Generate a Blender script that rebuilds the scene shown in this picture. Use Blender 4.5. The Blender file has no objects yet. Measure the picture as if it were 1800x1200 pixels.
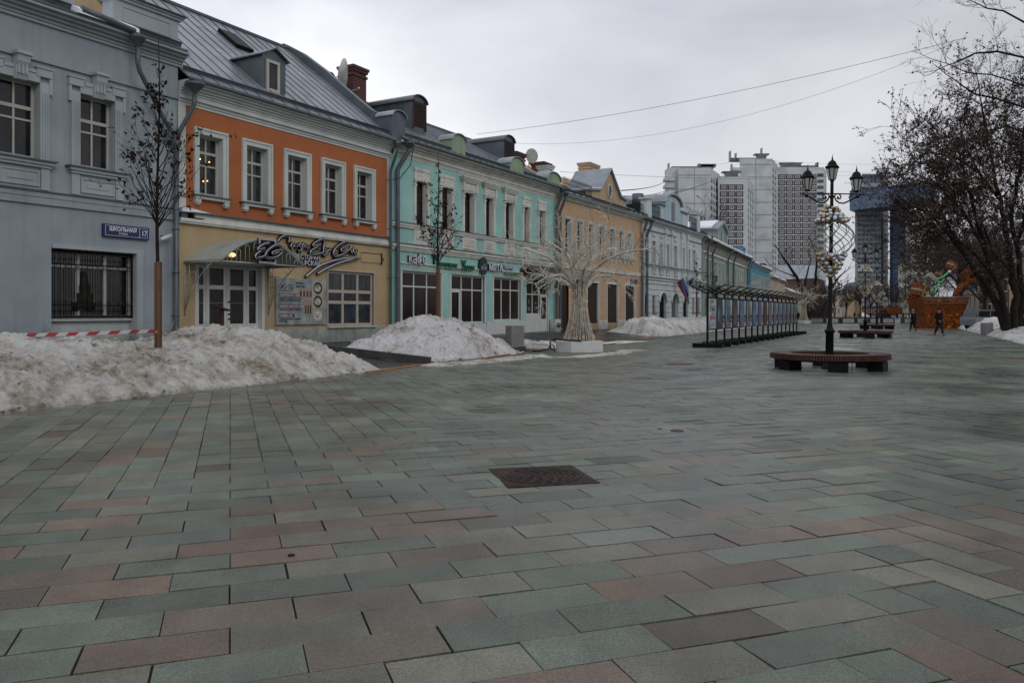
import bpy, bmesh, math, random
from mathutils import Vector, Matrix, noise
R = math.radians
SC = bpy.context.scene
COL = SC.collection
rnd = random.Random(7)

# ------------------------------------------------------------ camera
EYE = 1.5
cam_d = bpy.data.cameras.new("camera"); cam = bpy.data.objects.new("camera", cam_d); COL.objects.link(cam)
cam.location = (0, 0, EYE); cam.rotation_euler = (R(90), 0, 0)
cam_d.lens = 28; cam_d.sensor_width = 36; cam_d.shift_y = -51/1800
cam_d.clip_start = 0.05; cam_d.clip_end = 6000
SC.camera = cam
# ------------------------------------------------------------ world: overcast winter sky
w = bpy.data.worlds.new("World"); SC.world = w; w.use_nodes = True
nt = w.node_tree; N = nt.nodes; L_ = nt.links
bg = N['Background']; bg.inputs['Strength'].default_value = 0.1
sky = N.new('ShaderNodeTexSky'); sky.sky_type = 'NISHITA'; sky.sun_disc = False
sky.sun_elevation = R(32); sky.sun_rotation = R(-40)
tc = N.new('ShaderNodeTexCoord')
mp = N.new('ShaderNodeMapping'); mp.inputs['Scale'].default_value = (1.0, 1.0, 2.6)
L_.new(tc.outputs['Generated'], mp.inputs['Vector'])
nz = N.new('ShaderNodeTexNoise'); nz.inputs['Scale'].default_value = 1.8; nz.inputs['Detail'].default_value = 5; nz.inputs['Roughness'].default_value = 0.5; nz.inputs['Distortion'].default_value = 0.4
L_.new(mp.outputs[0], nz.inputs['Vector'])
cr = N.new('ShaderNodeValToRGB'); cr.color_ramp.elements[0].position = 0.32; cr.color_ramp.elements[1].position = 0.68
cr.color_ramp.elements[0].color = (5.0, 5.1, 5.95, 1); cr.color_ramp.elements[1].color = (9.2, 9.25, 9.65, 1)
L_.new(nz.outputs['Fac'], cr.inputs['Fac'])
# cloud deck is thinner (brighter) to the left and overhead, heavier to the right
sx = N.new('ShaderNodeSeparateXYZ'); L_.new(tc.outputs['Generated'], sx.inputs[0])
mr = N.new('ShaderNodeMapRange'); mr.inputs['From Min'].default_value = -0.5; mr.inputs['From Max'].default_value = 0.6
mr.inputs['To Min'].default_value = 1.30; mr.inputs['To Max'].default_value = 0.74
L_.new(sx.outputs['X'], mr.inputs['Value'])
ml = N.new('ShaderNodeVectorMath'); ml.operation = 'SCALE'; L_.new(cr.outputs['Color'], ml.inputs[0]); L_.new(mr.outputs[0], ml.inputs['Scale'])
mx = N.new('ShaderNodeMixRGB'); mx.inputs['Fac'].default_value = 0.93
L_.new(sky.outputs[0], mx.inputs['Color1']); L_.new(ml.outputs[0], mx.inputs['Color2']); L_.new(mx.outputs[0], bg.inputs['Color'])
# ------------------------------------------------------------ sun behind the cloud
sd = bpy.data.lights.new("sun", 'SUN'); sd.energy = 0.6; sd.angle = R(25); sd.color = (1, 0.97, 0.93)
so = bpy.data.objects.new("sun", sd); COL.objects.link(so); so.rotation_euler = (R(58), 0, R(40)); so.location = (0, 0, 40)
SC.view_settings.view_transform = 'Standard'; SC.view_settings.look = 'None'
SC.view_settings.exposure = 0.0; SC.view_settings.gamma = 1
SC.render.resolution_x = 1024; SC.render.resolution_y = 682
try:
    SC.cycles.max_bounces = 5; SC.cycles.transparent_max_bounces = 6
except Exception: pass

# ------------------------------------------------------------ surveying helpers (photo size 1800 x 1200, focal length 1400 px)
FP = 1400.0
class Line:
    """a facade line on the plan; s runs along the street, d goes into the houses"""
    def __init__(s, vp, px, Y):
        s.t = math.atan((vp-900)/FP); s.sn = math.sin(s.t); s.cs = math.cos(s.t)
        s.D = Y*s.sn-(px-900)/FP*Y*s.cs
    def at(s, px, py=549, d=0):
        r = (px-900)/FP; Y = (s.D+d)/(s.sn-r*s.cs); X = r*Y
        return X*s.sn+Y*s.cs, EYE+(549-py)*Y/FP
    def s(s, px, d=0): return s.at(px, 549, d)[0]
    def w(s, a, d=0, z=0): return Vector((a*s.sn-(s.D+d)*s.cs, a*s.cs+(s.D+d)*s.sn, z))
    def rot(s): return math.atan2(s.cs, s.sn)
LA = Line(1690, 921, 46.7)
LB = Line(1520, 1240, 79.8)
ST = Line(1568, 900, 0); ST.D = 0     # street axis under the camera; w(a, d): d to the left
def G(px, py, z=0):
    Y = (EYE-z)*FP/(py-549); return Vector(((px-900)/FP*Y, Y, z))
def PY(px, py, Y): return Vector(((px-900)/FP*Y, Y, EYE+(549-py)*Y/FP))
def smooth(t): t = max(0, min(1, t)); return t*t*(3-2*t)
def gz(d): return 0.3*smooth((d-13.2)/3.6)          # the pavement rises towards the houses
def sd_of(v): return v.x*ST.sn+v.y*ST.cs, -(v.x*ST.cs-v.y*ST.sn)

# ------------------------------------------------------------ materials
def nmat(name):
    m = bpy.data.materials.new(name); m.use_nodes = True
    return m, m.node_tree.nodes, m.node_tree.links, m.node_tree.nodes['Principled BSDF']
def c3(c): return (c[0], c[1], c[2], 1)
def mat(name, col, rough=0.7, var=0.15, scale=3.0, metal=0.0, bump=0.0, bscale=40, streak=0.0, emit=None, spec=0.5, dirt=None, dirtamt=0.0, dscale=0.8, stretch=None, detail=5, splash=0.0):
    m, n, l, p = nmat(name)
    p.inputs['Roughness'].default_value = rough; p.inputs['Metallic'].default_value = metal
    p.inputs['Specular IOR Level'].default_value = spec
    tc = n.new('ShaderNodeTexCoord')
    src = tc.outputs['Object']
    if stretch:
        mpn = n.new('ShaderNodeMapping'); mpn.inputs['Scale'].default_value = stretch; l.new(src, mpn.inputs[0]); src = mpn.outputs[0]
    t = n.new('ShaderNodeTexNoise'); t.inputs['Scale'].default_value = scale; t.inputs['Detail'].default_value = detail
    l.new(src, t.inputs['Vector'])
    r = n.new('ShaderNodeValToRGB'); r.color_ramp.elements[0].position = 0.3; r.color_ramp.elements[1].position = 0.7
    r.color_ramp.elements[0].color = c3([x*(1-var) for x in col]); r.color_ramp.elements[1].color = c3([min(1, x*(1+var)) for x in col])
    l.new(t.outputs['Fac'], r.inputs['Fac']); out = r.outputs['Color']
    def layer(vec_scale, sc, lo, hi, color, amt):
        nonlocal out
        mpn = n.new('ShaderNodeMapping'); mpn.inputs['Scale'].default_value = vec_scale; l.new(tc.outputs['Object'], mpn.inputs[0])
        t2 = n.new('ShaderNodeTexNoise'); t2.inputs['Scale'].default_value = sc; t2.inputs['Detail'].default_value = 6; l.new(mpn.outputs[0], t2.inputs['Vector'])
        mr = n.new('ShaderNodeMapRange'); mr.inputs['From Min'].default_value = lo; mr.inputs['From Max'].default_value = hi; mr.inputs['To Max'].default_value = amt
        l.new(t2.outputs['Fac'], mr.inputs['Value'])
        x = n.new('ShaderNodeMixRGB'); x.inputs['Color2'].default_value = c3(color); l.new(mr.outputs[0], x.inputs['Fac']); l.new(out, x.inputs['Color1']); out = x.outputs['Color']
    if streak: layer((2.2, 2.2, 0.16), 1.6, 0.5, 0.78, [x*0.45 for x in col], streak)
    if dirt: layer((1, 1, 1), dscale, 0.48, 0.66, dirt, dirtamt)
    if splash:
        sx = n.new('ShaderNodeSeparateXYZ'); l.new(tc.outputs['Object'], sx.inputs[0])
        zr = n.new('ShaderNodeMapRange'); zr.inputs['From Min'].default_value = 0.1; zr.inputs['From Max'].default_value = 1.5; zr.inputs['To Min'].default_value = 0.34; zr.inputs['To Max'].default_value = -0.30; l.new(sx.outputs['Z'], zr.inputs['Value'])
        t4 = n.new('ShaderNodeTexNoise'); t4.inputs['Scale'].default_value = 2.6; t4.inputs['Detail'].default_value = 8; t4.inputs['Roughness'].default_value = 0.7; l.new(tc.outputs['Object'], t4.inputs['Vector'])
        ad = n.new('ShaderNodeMath'); ad.operation = 'ADD'; l.new(zr.outputs[0], ad.inputs[0]); l.new(t4.outputs['Fac'], ad.inputs[1])
        m4 = n.new('ShaderNodeMapRange'); m4.inputs['From Min'].default_value = 0.5; m4.inputs['From Max'].default_value = 0.85; m4.inputs['To Max'].default_value = splash; l.new(ad.outputs[0], m4.inputs['Value'])
        x = n.new('ShaderNodeMixRGB'); x.inputs['Color2'].default_value = (0.10, 0.095, 0.085, 1); l.new(m4.outputs[0], x.inputs['Fac']); l.new(out, x.inputs['Color1']); out = x.outputs['Color']
    l.new(out, p.inputs['Base Color'])
    if bump:
        b = n.new('ShaderNodeBump'); b.inputs['Strength'].default_value = bump; b.inputs['Distance'].default_value = 0.02
        t3 = n.new('ShaderNodeTexNoise'); t3.inputs['Scale'].default_value = bscale; t3.inputs['Detail'].default_value = 4
        l.new(src, t3.inputs['Vector']); l.new(t3.outputs['Fac'], b.inputs['Height']); l.new(b.outputs[0], p.inputs['Normal'])
    if emit:
        p.inputs['Emission Color'].default_value = c3(emit[0]); p.inputs['Emission Strength'].default_value = emit[1]
    return m
def plaster(name, col, **k):
    col = [x*0.80 for x in col]
    if 'dirt' in k: k['dirt'] = [x*0.80 for x in k['dirt']]
    a = dict(rough=0.85, var=0.09, scale=0.9, bump=0.25, bscale=22, streak=0.42, spec=0.2, splash=0.55, dirt=[x*0.62 for x in col], dirtamt=0.30, dscale=0.55); a.update(k); return mat(name, col, **a)
M = {}
M['grey_plaster'] = plaster('grey_plaster', (0.375, 0.43, 0.465))
M['pale_trim'] = plaster('pale_trim', (0.68, 0.73, 0.69), streak=0.2)
M['grey_trim'] = plaster('grey_trim', (0.455, 0.505, 0.52), streak=0.2)
M['reveal_pale'] = plaster('reveal_pale', (0.58, 0.62, 0.60), streak=0.15)
M['orange_plaster'] = plaster('orange_plaster', (0.52, 0.175, 0.072), var=0.06, streak=0.14)
M['ochre_plaster'] = plaster('ochre_plaster', (0.57, 0.43, 0.25), var=0.07, streak=0.18)
M['plinth_green'] = plaster('plinth_green', (0.50, 0.56, 0.51), streak=0.35)
M['cyan_plaster'] = plaster('cyan_plaster', (0.40, 0.69, 0.64), var=0.10, streak=0.22)
M['old_white'] = plaster('old_white', (0.80, 0.80, 0.73), var=0.10, streak=0.25, dirt=(0.30, 0.28, 0.25), dirtamt=0.25, dscale=2.2)
M['amber_plaster'] = plaster('amber_plaster', (0.62, 0.43, 0.27), var=0.08, streak=0.22)
M['frost_plaster'] = plaster('frost_plaster', (0.68, 0.75, 0.75), var=0.07)
M['ice_plaster'] = plaster('ice_plaster', (0.50, 0.65, 0.70))
M['sage_plaster'] = plaster('sage_plaster', (0.30, 0.39, 0.33))
M['taupe_plaster'] = plaster('taupe_plaster', (0.27, 0.265, 0.235))
M['azure_plaster'] = plaster('azure_plaster', (0.15, 0.37, 0.50))
M['sand_plaster'] = plaster('sand_plaster', (0.55, 0.47, 0.36))
M['cream_plaster'] = plaster('cream_plaster', (0.55, 0.53, 0.43))
M['lime_plaster'] = plaster('lime_plaster', (0.33, 0.45, 0.30), var=0.15)
M['brown_wall'] = plaster('brown_wall', (0.13, 0.08, 0.06))
M['white_paint'] = mat('white_paint', (0.56, 0.585, 0.56), 0.45, 0.05)
M['sash_paint'] = mat('sash_paint', (0.42, 0.41, 0.365), 0.5, 0.08)
M['pink_paint'] = mat('pink_paint', (0.44, 0.37, 0.31), 0.5, 0.06)
M['iron'] = mat('iron', (0.008, 0.008, 0.008), 0.55, 0.2, spec=0.15)
M['black_paint'] = mat('black_paint', (0.006, 0.0055, 0.006), 0.5, 0.25, spec=0.15)
M['dark_wood'] = mat('dark_wood', (0.030, 0.014, 0.012), 0.7, 0.35, 5, stretch=(6, 6, 0.6))
M['rust'] = mat('rust', (0.08, 0.03, 0.015), 0.8, 0.4)
def roofmat(name, c): return mat(name, c, 0.42, 0.22, 0.7, metal=0.35, streak=0.0, dirt=[x*0.5 for x in c], dirtamt=0.4, dscale=1.2)
M['zinc_roof'] = roofmat('zinc_roof', (0.25, 0.285, 0.31))
M['zinc_dark'] = roofmat('zinc_dark', (0.10, 0.12, 0.135))
M['pipe_grey'] = mat('pipe_grey', (0.095, 0.115, 0.13), 0.45, 0.25, 2, metal=0.3)
M['pipe_green'] = mat('pipe_green', (0.07, 0.10, 0.10), 0.5, 0.25, 2, metal=0.2)
M['galv'] = mat('galv', (0.45, 0.50, 0.50), 0.35, 0.2, 3, metal=0.7)
M['awning'] = mat('awning', (0.045, 0.045, 0.05), 0.8, 0.2)
M['canopy_sheet'] = mat('canopy_sheet', (0.36, 0.40, 0.36), 0.35, 0.12, dirt=(0.2, 0.2, 0.16), dirtamt=0.5, dscale=1.5)
M['concrete'] = mat('concrete', (0.22, 0.23, 0.215), 0.85, 0.14, 2.5, bump=0.3, streak=0.2)
M['kerb_stone'] = mat('kerb_stone', (0.05, 0.05, 0.048), 0.6, 0.3, 4, bump=0.3)
def glass(name, c=(0.007, 0.0075, 0.008), refl=0.10, curtain=None, tree=0.0):
    """window pane: dark room behind, seen through smooth glass"""
    m, n, l, p = nmat(name)
    p.inputs['Roughness'].default_value = refl; p.inputs['Specular IOR Level'].default_value = 0.5
    tc = n.new('ShaderNodeTexCoord'); mpn = n.new('ShaderNodeMapping'); l.new(tc.outputs['Object'], mpn.inputs[0])
    t = n.new('ShaderNodeTexNoise'); l.new(mpn.outputs[0], t.inputs['Vector'])
    r = n.new('ShaderNodeValToRGB'); l.new(t.outputs['Fac'], r.inputs['Fac'])
    if curtain:
        mpn.inputs['Scale'].default_value = (9, 9, 0.35); t.inputs['Scale'].default_value = 1.4; t.inputs['Detail'].default_value = 3
        r.color_ramp.elements[0].position = 0.4; r.color_ramp.elements[0].color = c3([x*0.25 for x in curtain])
        r.color_ramp.elements[1].position = 0.65; r.color_ramp.elements[1].color = c3(curtain)  # vertical streaks: shade of the curtain folds put into the colour
    else:
        mpn.inputs['Scale'].default_value = (1, 1, 0.8); t.inputs['Scale'].default_value = 2.2; t.inputs['Detail'].default_value = 7; t.inputs['Roughness'].default_value = 0.7
        r.color_ramp.elements[0].position = 0.42; r.color_ramp.elements[0].color = c3([x*0.6 for x in c])
        r.color_ramp.elements[1].position = 0.66; r.color_ramp.elements[1].color = c3([x*3.0 for x in c])  # lighter patches: faint tree reflections painted into the pane colour
    oi = n.new('ShaderNodeObjectInfo'); mr = n.new('ShaderNodeMapRange'); mr.inputs['To Min'].default_value = 0.5; mr.inputs['To Max'].default_value = 2.0; l.new(oi.outputs['Random'], mr.inputs['Value'])
    sc_ = n.new('ShaderNodeVectorMath'); sc_.operation = 'SCALE'; l.new(r.outputs['Color'], sc_.inputs[0]); l.new(mr.outputs[0], sc_.inputs['Scale']); l.new(sc_.outputs[0], p.inputs['Base Color'])
    return m
M['pane'] = glass('window_glass'); M['pane_dark'] = glass('dark_glass', (0.008, 0.007, 0.007), 0.2)
M['pane_curtain'] = glass('curtained_glass', curtain=(0.028, 0.012, 0.010), refl=0.2)
M['pane_grey'] = glass('net_curtain_glass', curtain=(0.07, 0.085, 0.08), refl=0.2)
M['pane_pale'] = mat('pale_curtain_glass', (0.17, 0.18, 0.155), 0.3, 0.3, 2)
M['pane_blue'] = glass('blue_glass', (0.015, 0.02, 0.03), 0.2)
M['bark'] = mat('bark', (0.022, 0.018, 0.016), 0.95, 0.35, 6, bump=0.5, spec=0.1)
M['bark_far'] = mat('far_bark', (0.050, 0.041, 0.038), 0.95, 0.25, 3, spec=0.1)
M['leaf'] = mat('dry_leaf', (0.028, 0.015, 0.012), 0.9, 0.5, 3, spec=0.1)
M['leaf_key'] = mat('seed_cluster', (0.100, 0.069, 0.056), 0.95, 0.5, 1.2, spec=0.1)
M['stake'] = mat('stake_wood', (0.12, 0.060, 0.028), 0.75, 0.4, 5, stretch=(5, 5, 0.6))
M['white_twig'] = mat('painted_twig', (0.42, 0.40, 0.34), 0.75, 0.4, 6)
M['bulb'] = mat('bulb', (0.8, 0.25, 0.03), 0.4, 0, emit=((1, 0.30, 0.03), 0.7))
M['gold'] = mat('gold_bauble', (0.42, 0.30, 0.15), 0.28, 0.1, metal=0.85)
M['silver'] = mat('silver_bauble', (0.50, 0.53, 0.57), 0.3, 0.1, metal=0.7)
M['copper'] = mat('copper_bauble', (0.32, 0.20, 0.13), 0.3, 0.1, metal=0.8)
M['wire_wrap'] = mat('wrapped_wire', (0.21, 0.205, 0.17), 0.6, 0.5, 20)
M['bench_wood'] = mat('bench_wood', (0.060, 0.027, 0.020), 0.55, 0.35, 6, spec=0.3)
M['orange_tinsel'] = mat('orange_tinsel', (0.17, 0.050, 0.010), 0.8, 0.5, 5, bump=1.0, bscale=25, spec=0.15, dirt=(0.08, 0.018, 0.004), dirtamt=0.6, dscale=6)
M['cable_orange'] = mat('cable_cover', (0.50, 0.17, 0.025), 0.6, 0.15)
M['skin'] = mat('skin', (0.35, 0.20, 0.14), 0.6, 0.05)
M['brick'] = None
def brickmat():
    m, n, l, p = nmat('chimney_brick'); p.inputs['Roughness'].default_value = 0.9
    tc = n.new('ShaderNodeTexCoord'); mpn = n.new('ShaderNodeMapping'); mpn.inputs['Rotation'].default_value = (R(90), 0, 0)
    l.new(tc.outputs['Object'], mpn.inputs[0])
    b = n.new('ShaderNodeTexBrick'); b.inputs['Scale'].default_value = 4; b.inputs['Color1'].default_value = (0.11, 0.032, 0.022, 1); b.inputs['Color2'].default_value = (0.06, 0.02, 0.016, 1); b.inputs['Mortar'].default_value = (0.10, 0.08, 0.07, 1)
    b.inputs['Mortar Size'].default_value = 0.025; b.inputs['Row Height'].default_value = 0.32; b.inputs['Brick Width'].default_value = 1.0
    l.new(mpn.outputs[0], b.inputs['Vector']); l.new(b.outputs['Color'], p.inputs['Base Color'])
    return m
M['brick'] = brickmat()
def snowmat(name, white=(0.66, 0.68, 0.70), dirt=(0.20, 0.155, 0.10), lo=0.42, hi=0.66):
    m, n, l, p = nmat(name); p.inputs['Roughness'].default_value = 0.8; p.inputs['Specular IOR Level'].default_value = 0.25
    tc = n.new('ShaderNodeTexCoord')
    def nzt(s, d, rr=0.6):
        t = n.new('ShaderNodeTexNoise'); t.inputs['Scale'].default_value = s; t.inputs['Detail'].default_value = d; t.inputs['Roughness'].default_value = rr; l.new(tc.outputs['Object'], t.inputs['Vector']); return t
    a0 = nzt(0.9, 8, 0.66); a1 = nzt(5.5, 9, 0.75); a = n.new('ShaderNodeMixRGB'); a.inputs['Fac'].default_value = 0.42; l.new(a0.outputs['Fac'], a.inputs['Color1']); l.new(a1.outputs['Fac'], a.inputs['Color2']); r = n.new('ShaderNodeValToRGB')
    e = r.color_ramp.elements; e[0].position = lo; e[0].color = c3(white); e[1].position = hi+0.06; e[1].color = c3(dirt)
    k = r.color_ramp.elements.new((lo+hi)/2); k.color = c3([(x*0.72+y*0.5) for x, y in zip(white, dirt)])
    l.new(a.outputs['Color'], r.inputs['Fac'])
    s = nzt(26, 5, 0.7); r2 = n.new('ShaderNodeValToRGB'); r2.color_ramp.elements[0].position = 0.66; r2.color_ramp.elements[0].color = (1, 1, 1, 1); r2.color_ramp.elements[1].position = 0.73; r2.color_ramp.elements[1].color = (0.16, 0.13, 0.10, 1)
    l.new(s.outputs['Fac'], r2.inputs['Fac'])
    mx = n.new('ShaderNodeMixRGB'); mx.blend_type = 'MULTIPLY'; mx.inputs['Fac'].default_value = 0.8; l.new(r.outputs[0], mx.inputs['Color1']); l.new(r2.outputs[0], mx.inputs['Color2']); l.new(mx.outputs[0], p.inputs['Base Color'])
    b = n.new('ShaderNodeBump'); b.inputs['Strength'].default_value = 1.0; b.inputs['Distance'].default_value = 0.10; t = nzt(7, 10, 0.75); l.new(t.outputs['Fac'], b.inputs['Height']); l.new(b.outputs[0], p.inputs['Normal'])
    return m
M['snow_dirty'] = snowmat('dirty_snow', (0.66, 0.66, 0.63), (0.20, 0.16, 0.105), lo=0.42, hi=0.55); M['snow'] = snowmat('fresh_snow', (0.74, 0.77, 0.80), lo=0.47, hi=0.70)
M['snow_roof'] = mat('roof_snow', (0.78, 0.81, 0.85), 0.7, 0.05)
# ------------------------------------------------------------ mesh and object helpers
class MB:
    def __init__(s, off=(0, 0, 0)):
        s.v = []; s.f = []; s.m = []; s.mi = 0; s.off = Vector(off); s.T = None; s.smooth = set()
    def add(s, vs, fs, sm=False):
        n = len(s.v)
        for p in vs:
            p = Vector(p)
            if s.T is not None: p = s.T @ p
            s.v.append(p+s.off)
        for f in fs:
            if sm: s.smooth.add(len(s.f))
            s.f.append([n+i for i in f]); s.m.append(s.mi)
    def quad(s, a, b, c, d): s.add([a, b, c, d], [(0, 1, 2, 3)])
    def box(s, x0, x1, y0, y1, z0, z1):
        s.add([(x0, y0, z0), (x1, y0, z0), (x1, y1, z0), (x0, y1, z0), (x0, y0, z1), (x1, y0, z1), (x1, y1, z1), (x0, y1, z1)],
              [(0, 3, 2, 1), (4, 5, 6, 7), (0, 1, 5, 4), (1, 2, 6, 5), (2, 3, 7, 6), (3, 0, 4, 7)])
    def tube(s, pts, rad, n=6, caps=True, sm=True):
        pts = [Vector(p) for p in pts]
        if len(pts) < 2: return
        if not hasattr(rad, '__len__'): rad = [rad]*len(pts)
        ref = None; rings = []
        for i, p in enumerate(pts):
            t = (pts[min(i+1, len(pts)-1)]-pts[max(i-1, 0)])
            if t.length < 1e-9: t = Vector((0, 0, 1))
            t.normalize()
            if ref is None: ref = Vector((0, 0, 1)) if abs(t.z) < 0.9 else Vector((1, 0, 0))
            u = (ref-t*ref.dot(t))
            if u.length < 1e-6: u = t.orthogonal()
            u.normalize(); ref = u; v = t.cross(u)
            rings.append([p+(u*math.cos(2*math.pi*k/n)+v*math.sin(2*math.pi*k/n))*rad[i] for k in range(n)])
        vs = [q for r in rings for q in r]; fs = []
        for i in range(len(pts)-1):
            for k in range(n): fs.append((i*n+k, i*n+(k+1) % n, (i+1)*n+(k+1) % n, (i+1)*n+k))
        if caps: fs.append(tuple(range(n-1, -1, -1))); fs.append(tuple((len(pts)-1)*n+k for k in range(n)))
        s.add(vs, fs, sm)
    def lathe(s, prof, n=12, cx=0, cy=0, cz=0, sm=True, a0=0.0):
        vs = []; fs = []
        for r, z in prof:
            for k in range(n): a = 2*math.pi*k/n+a0; vs.append((cx+r*math.cos(a), cy+r*math.sin(a), cz+z))
        for i in range(len(prof)-1):
            for k in range(n): fs.append((i*n+k, i*n+(k+1) % n, (i+1)*n+(k+1) % n, (i+1)*n+k))
        fs.append(tuple(range(n-1, -1, -1))); fs.append(tuple((len(prof)-1)*n+k for k in range(n)))
        s.add(vs, fs, sm)
    def sphere(s, c, r, n=8, rings=5, sc=(1, 1, 1)):
        vs = [(c[0], c[1], c[2]-r*sc[2])]; fs = []
        for i in range(1, rings):
            ph = -math.pi/2+math.pi*i/rings
            for k in range(n):
                a = 2*math.pi*k/n; vs.append((c[0]+r*sc[0]*math.cos(ph)*math.cos(a), c[1]+r*sc[1]*math.cos(ph)*math.sin(a), c[2]+r*sc[2]*math.sin(ph)))
        vs.append((c[0], c[1], c[2]+r*sc[2])); top = len(vs)-1
        for k in range(n): fs.append((0, 1+(k+1) % n, 1+k)); fs.append((top, 1+(rings-2)*n+k, 1+(rings-2)*n+(k+1) % n))
        for i in range(rings-2):
            for k in range(n): fs.append((1+i*n+k, 1+i*n+(k+1) % n, 1+(i+1)*n+(k+1) % n, 1+(i+1)*n+k))
        s.add(vs, fs, True)
    def prism(s, poly, d0, d1, plane='xz'):
        """extrude a polygon given in x,z between depth d0 and d1"""
        n = len(poly)
        f = (lambda a, b, d: (a, d, b)) if plane == 'xz' else ((lambda a, b, d: (d, a, b)) if plane == 'yz' else (lambda a, b, d: (a, b, d)))
        s.add([f(a, b, d0) for a, b in poly]+[f(a, b, d1) for a, b in poly],
              [tuple(range(n)), tuple(range(2*n-1, n-1, -1))]+[(i, n+i, n+(i+1) % n, (i+1) % n) for i in range(n)])
    def build(s, name, mats, parent=None, recalc=True):
        me = bpy.data.meshes.new(name); me.from_pydata([tuple(p) for p in s.v], [], s.f)
        if not isinstance(mats, (list, tuple)): mats = [mats]
        for q in mats: me.materials.append(M[q] if isinstance(q, str) else q)
        for i, p in enumerate(me.polygons):
            p.material_index = s.m[i]; p.use_smooth = i in s.smooth
        if recalc:
            b = bmesh.new(); b.from_mesh(me); bmesh.ops.recalc_face_normals(b, faces=b.faces); b.to_mesh(me); b.free()
        o = bpy.data.objects.new(name, me); COL.objects.link(o)
        if parent: o.parent = parent
        return o
def tag(o, label=None, cat=None, group=None, kind=None):
    if label: o['label'] = label
    if cat: o['category'] = cat
    if group: o['group'] = group
    if kind: o['kind'] = kind
    return o
def thing(name, label, cat, loc=(0, 0, 0), rz=0, group=None):
    o = bpy.data.objects.new(name, None); COL.objects.link(o); o.location = loc; o.rotation_euler = (0, 0, rz); o.empty_display_size = 0.3
    return tag(o, label, cat, group)
def kids(o): return [c for c in bpy.data.objects if c.parent == o]
KID = {}
def copy_tree(o, loc=None, rz=None, label=None, scale=None, parent=None):
    if o.name not in KID: KID[o.name] = kids(o)
    c = o.copy(); COL.objects.link(c)
    if parent: c.parent = parent
    if loc is not None: c.location = loc
    if rz is not None: c.rotation_euler = (0, 0, rz)
    if scale is not None: c.scale = (scale,)*3
    if label: c['label'] = label
    for k in KID[o.name]: copy_tree(k, parent=c)
    return c
def arc(cx, cz, r, a0, a1, n, rz=None):
    rz = r if rz is None else rz
    return [(cx+r*math.cos(R(a0+(a1-a0)*i/n)), cz+rz*math.sin(R(a0+(a1-a0)*i/n))) for i in range(n+1)]
def text(name, body, size, ext, material, parent, m4, align='LEFT', sx=1.0, bold=0.0):
    cu = bpy.data.curves.new(name, 'FONT'); cu.body = body; cu.size = size; cu.extrude = ext; cu.align_x = align; cu.offset = bold; cu.resolution_u = 3
    t = bpy.data.objects.new(name, cu); COL.objects.link(t)
    bpy.context.view_layer.update()
    me = bpy.data.meshes.new_from_object(t.evaluated_get(bpy.context.evaluated_depsgraph_get()))
    COL.objects.unlink(t); bpy.data.objects.remove(t)
    me.materials.clear(); me.materials.append(M[material])
    me.transform(m4 @ Matrix.Diagonal((sx, 1, 1, 1)))
    o = bpy.data.objects.new(name, me); COL.objects.link(o); o.parent = parent
    return o
def wallm(x, y, z):
    """text standing on a wall seen from the street side: right = +x, up = +z, facing -y"""
    return Matrix.Translation((x, y, z)) @ Matrix.Rotation(R(90), 4, 'X')

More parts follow.
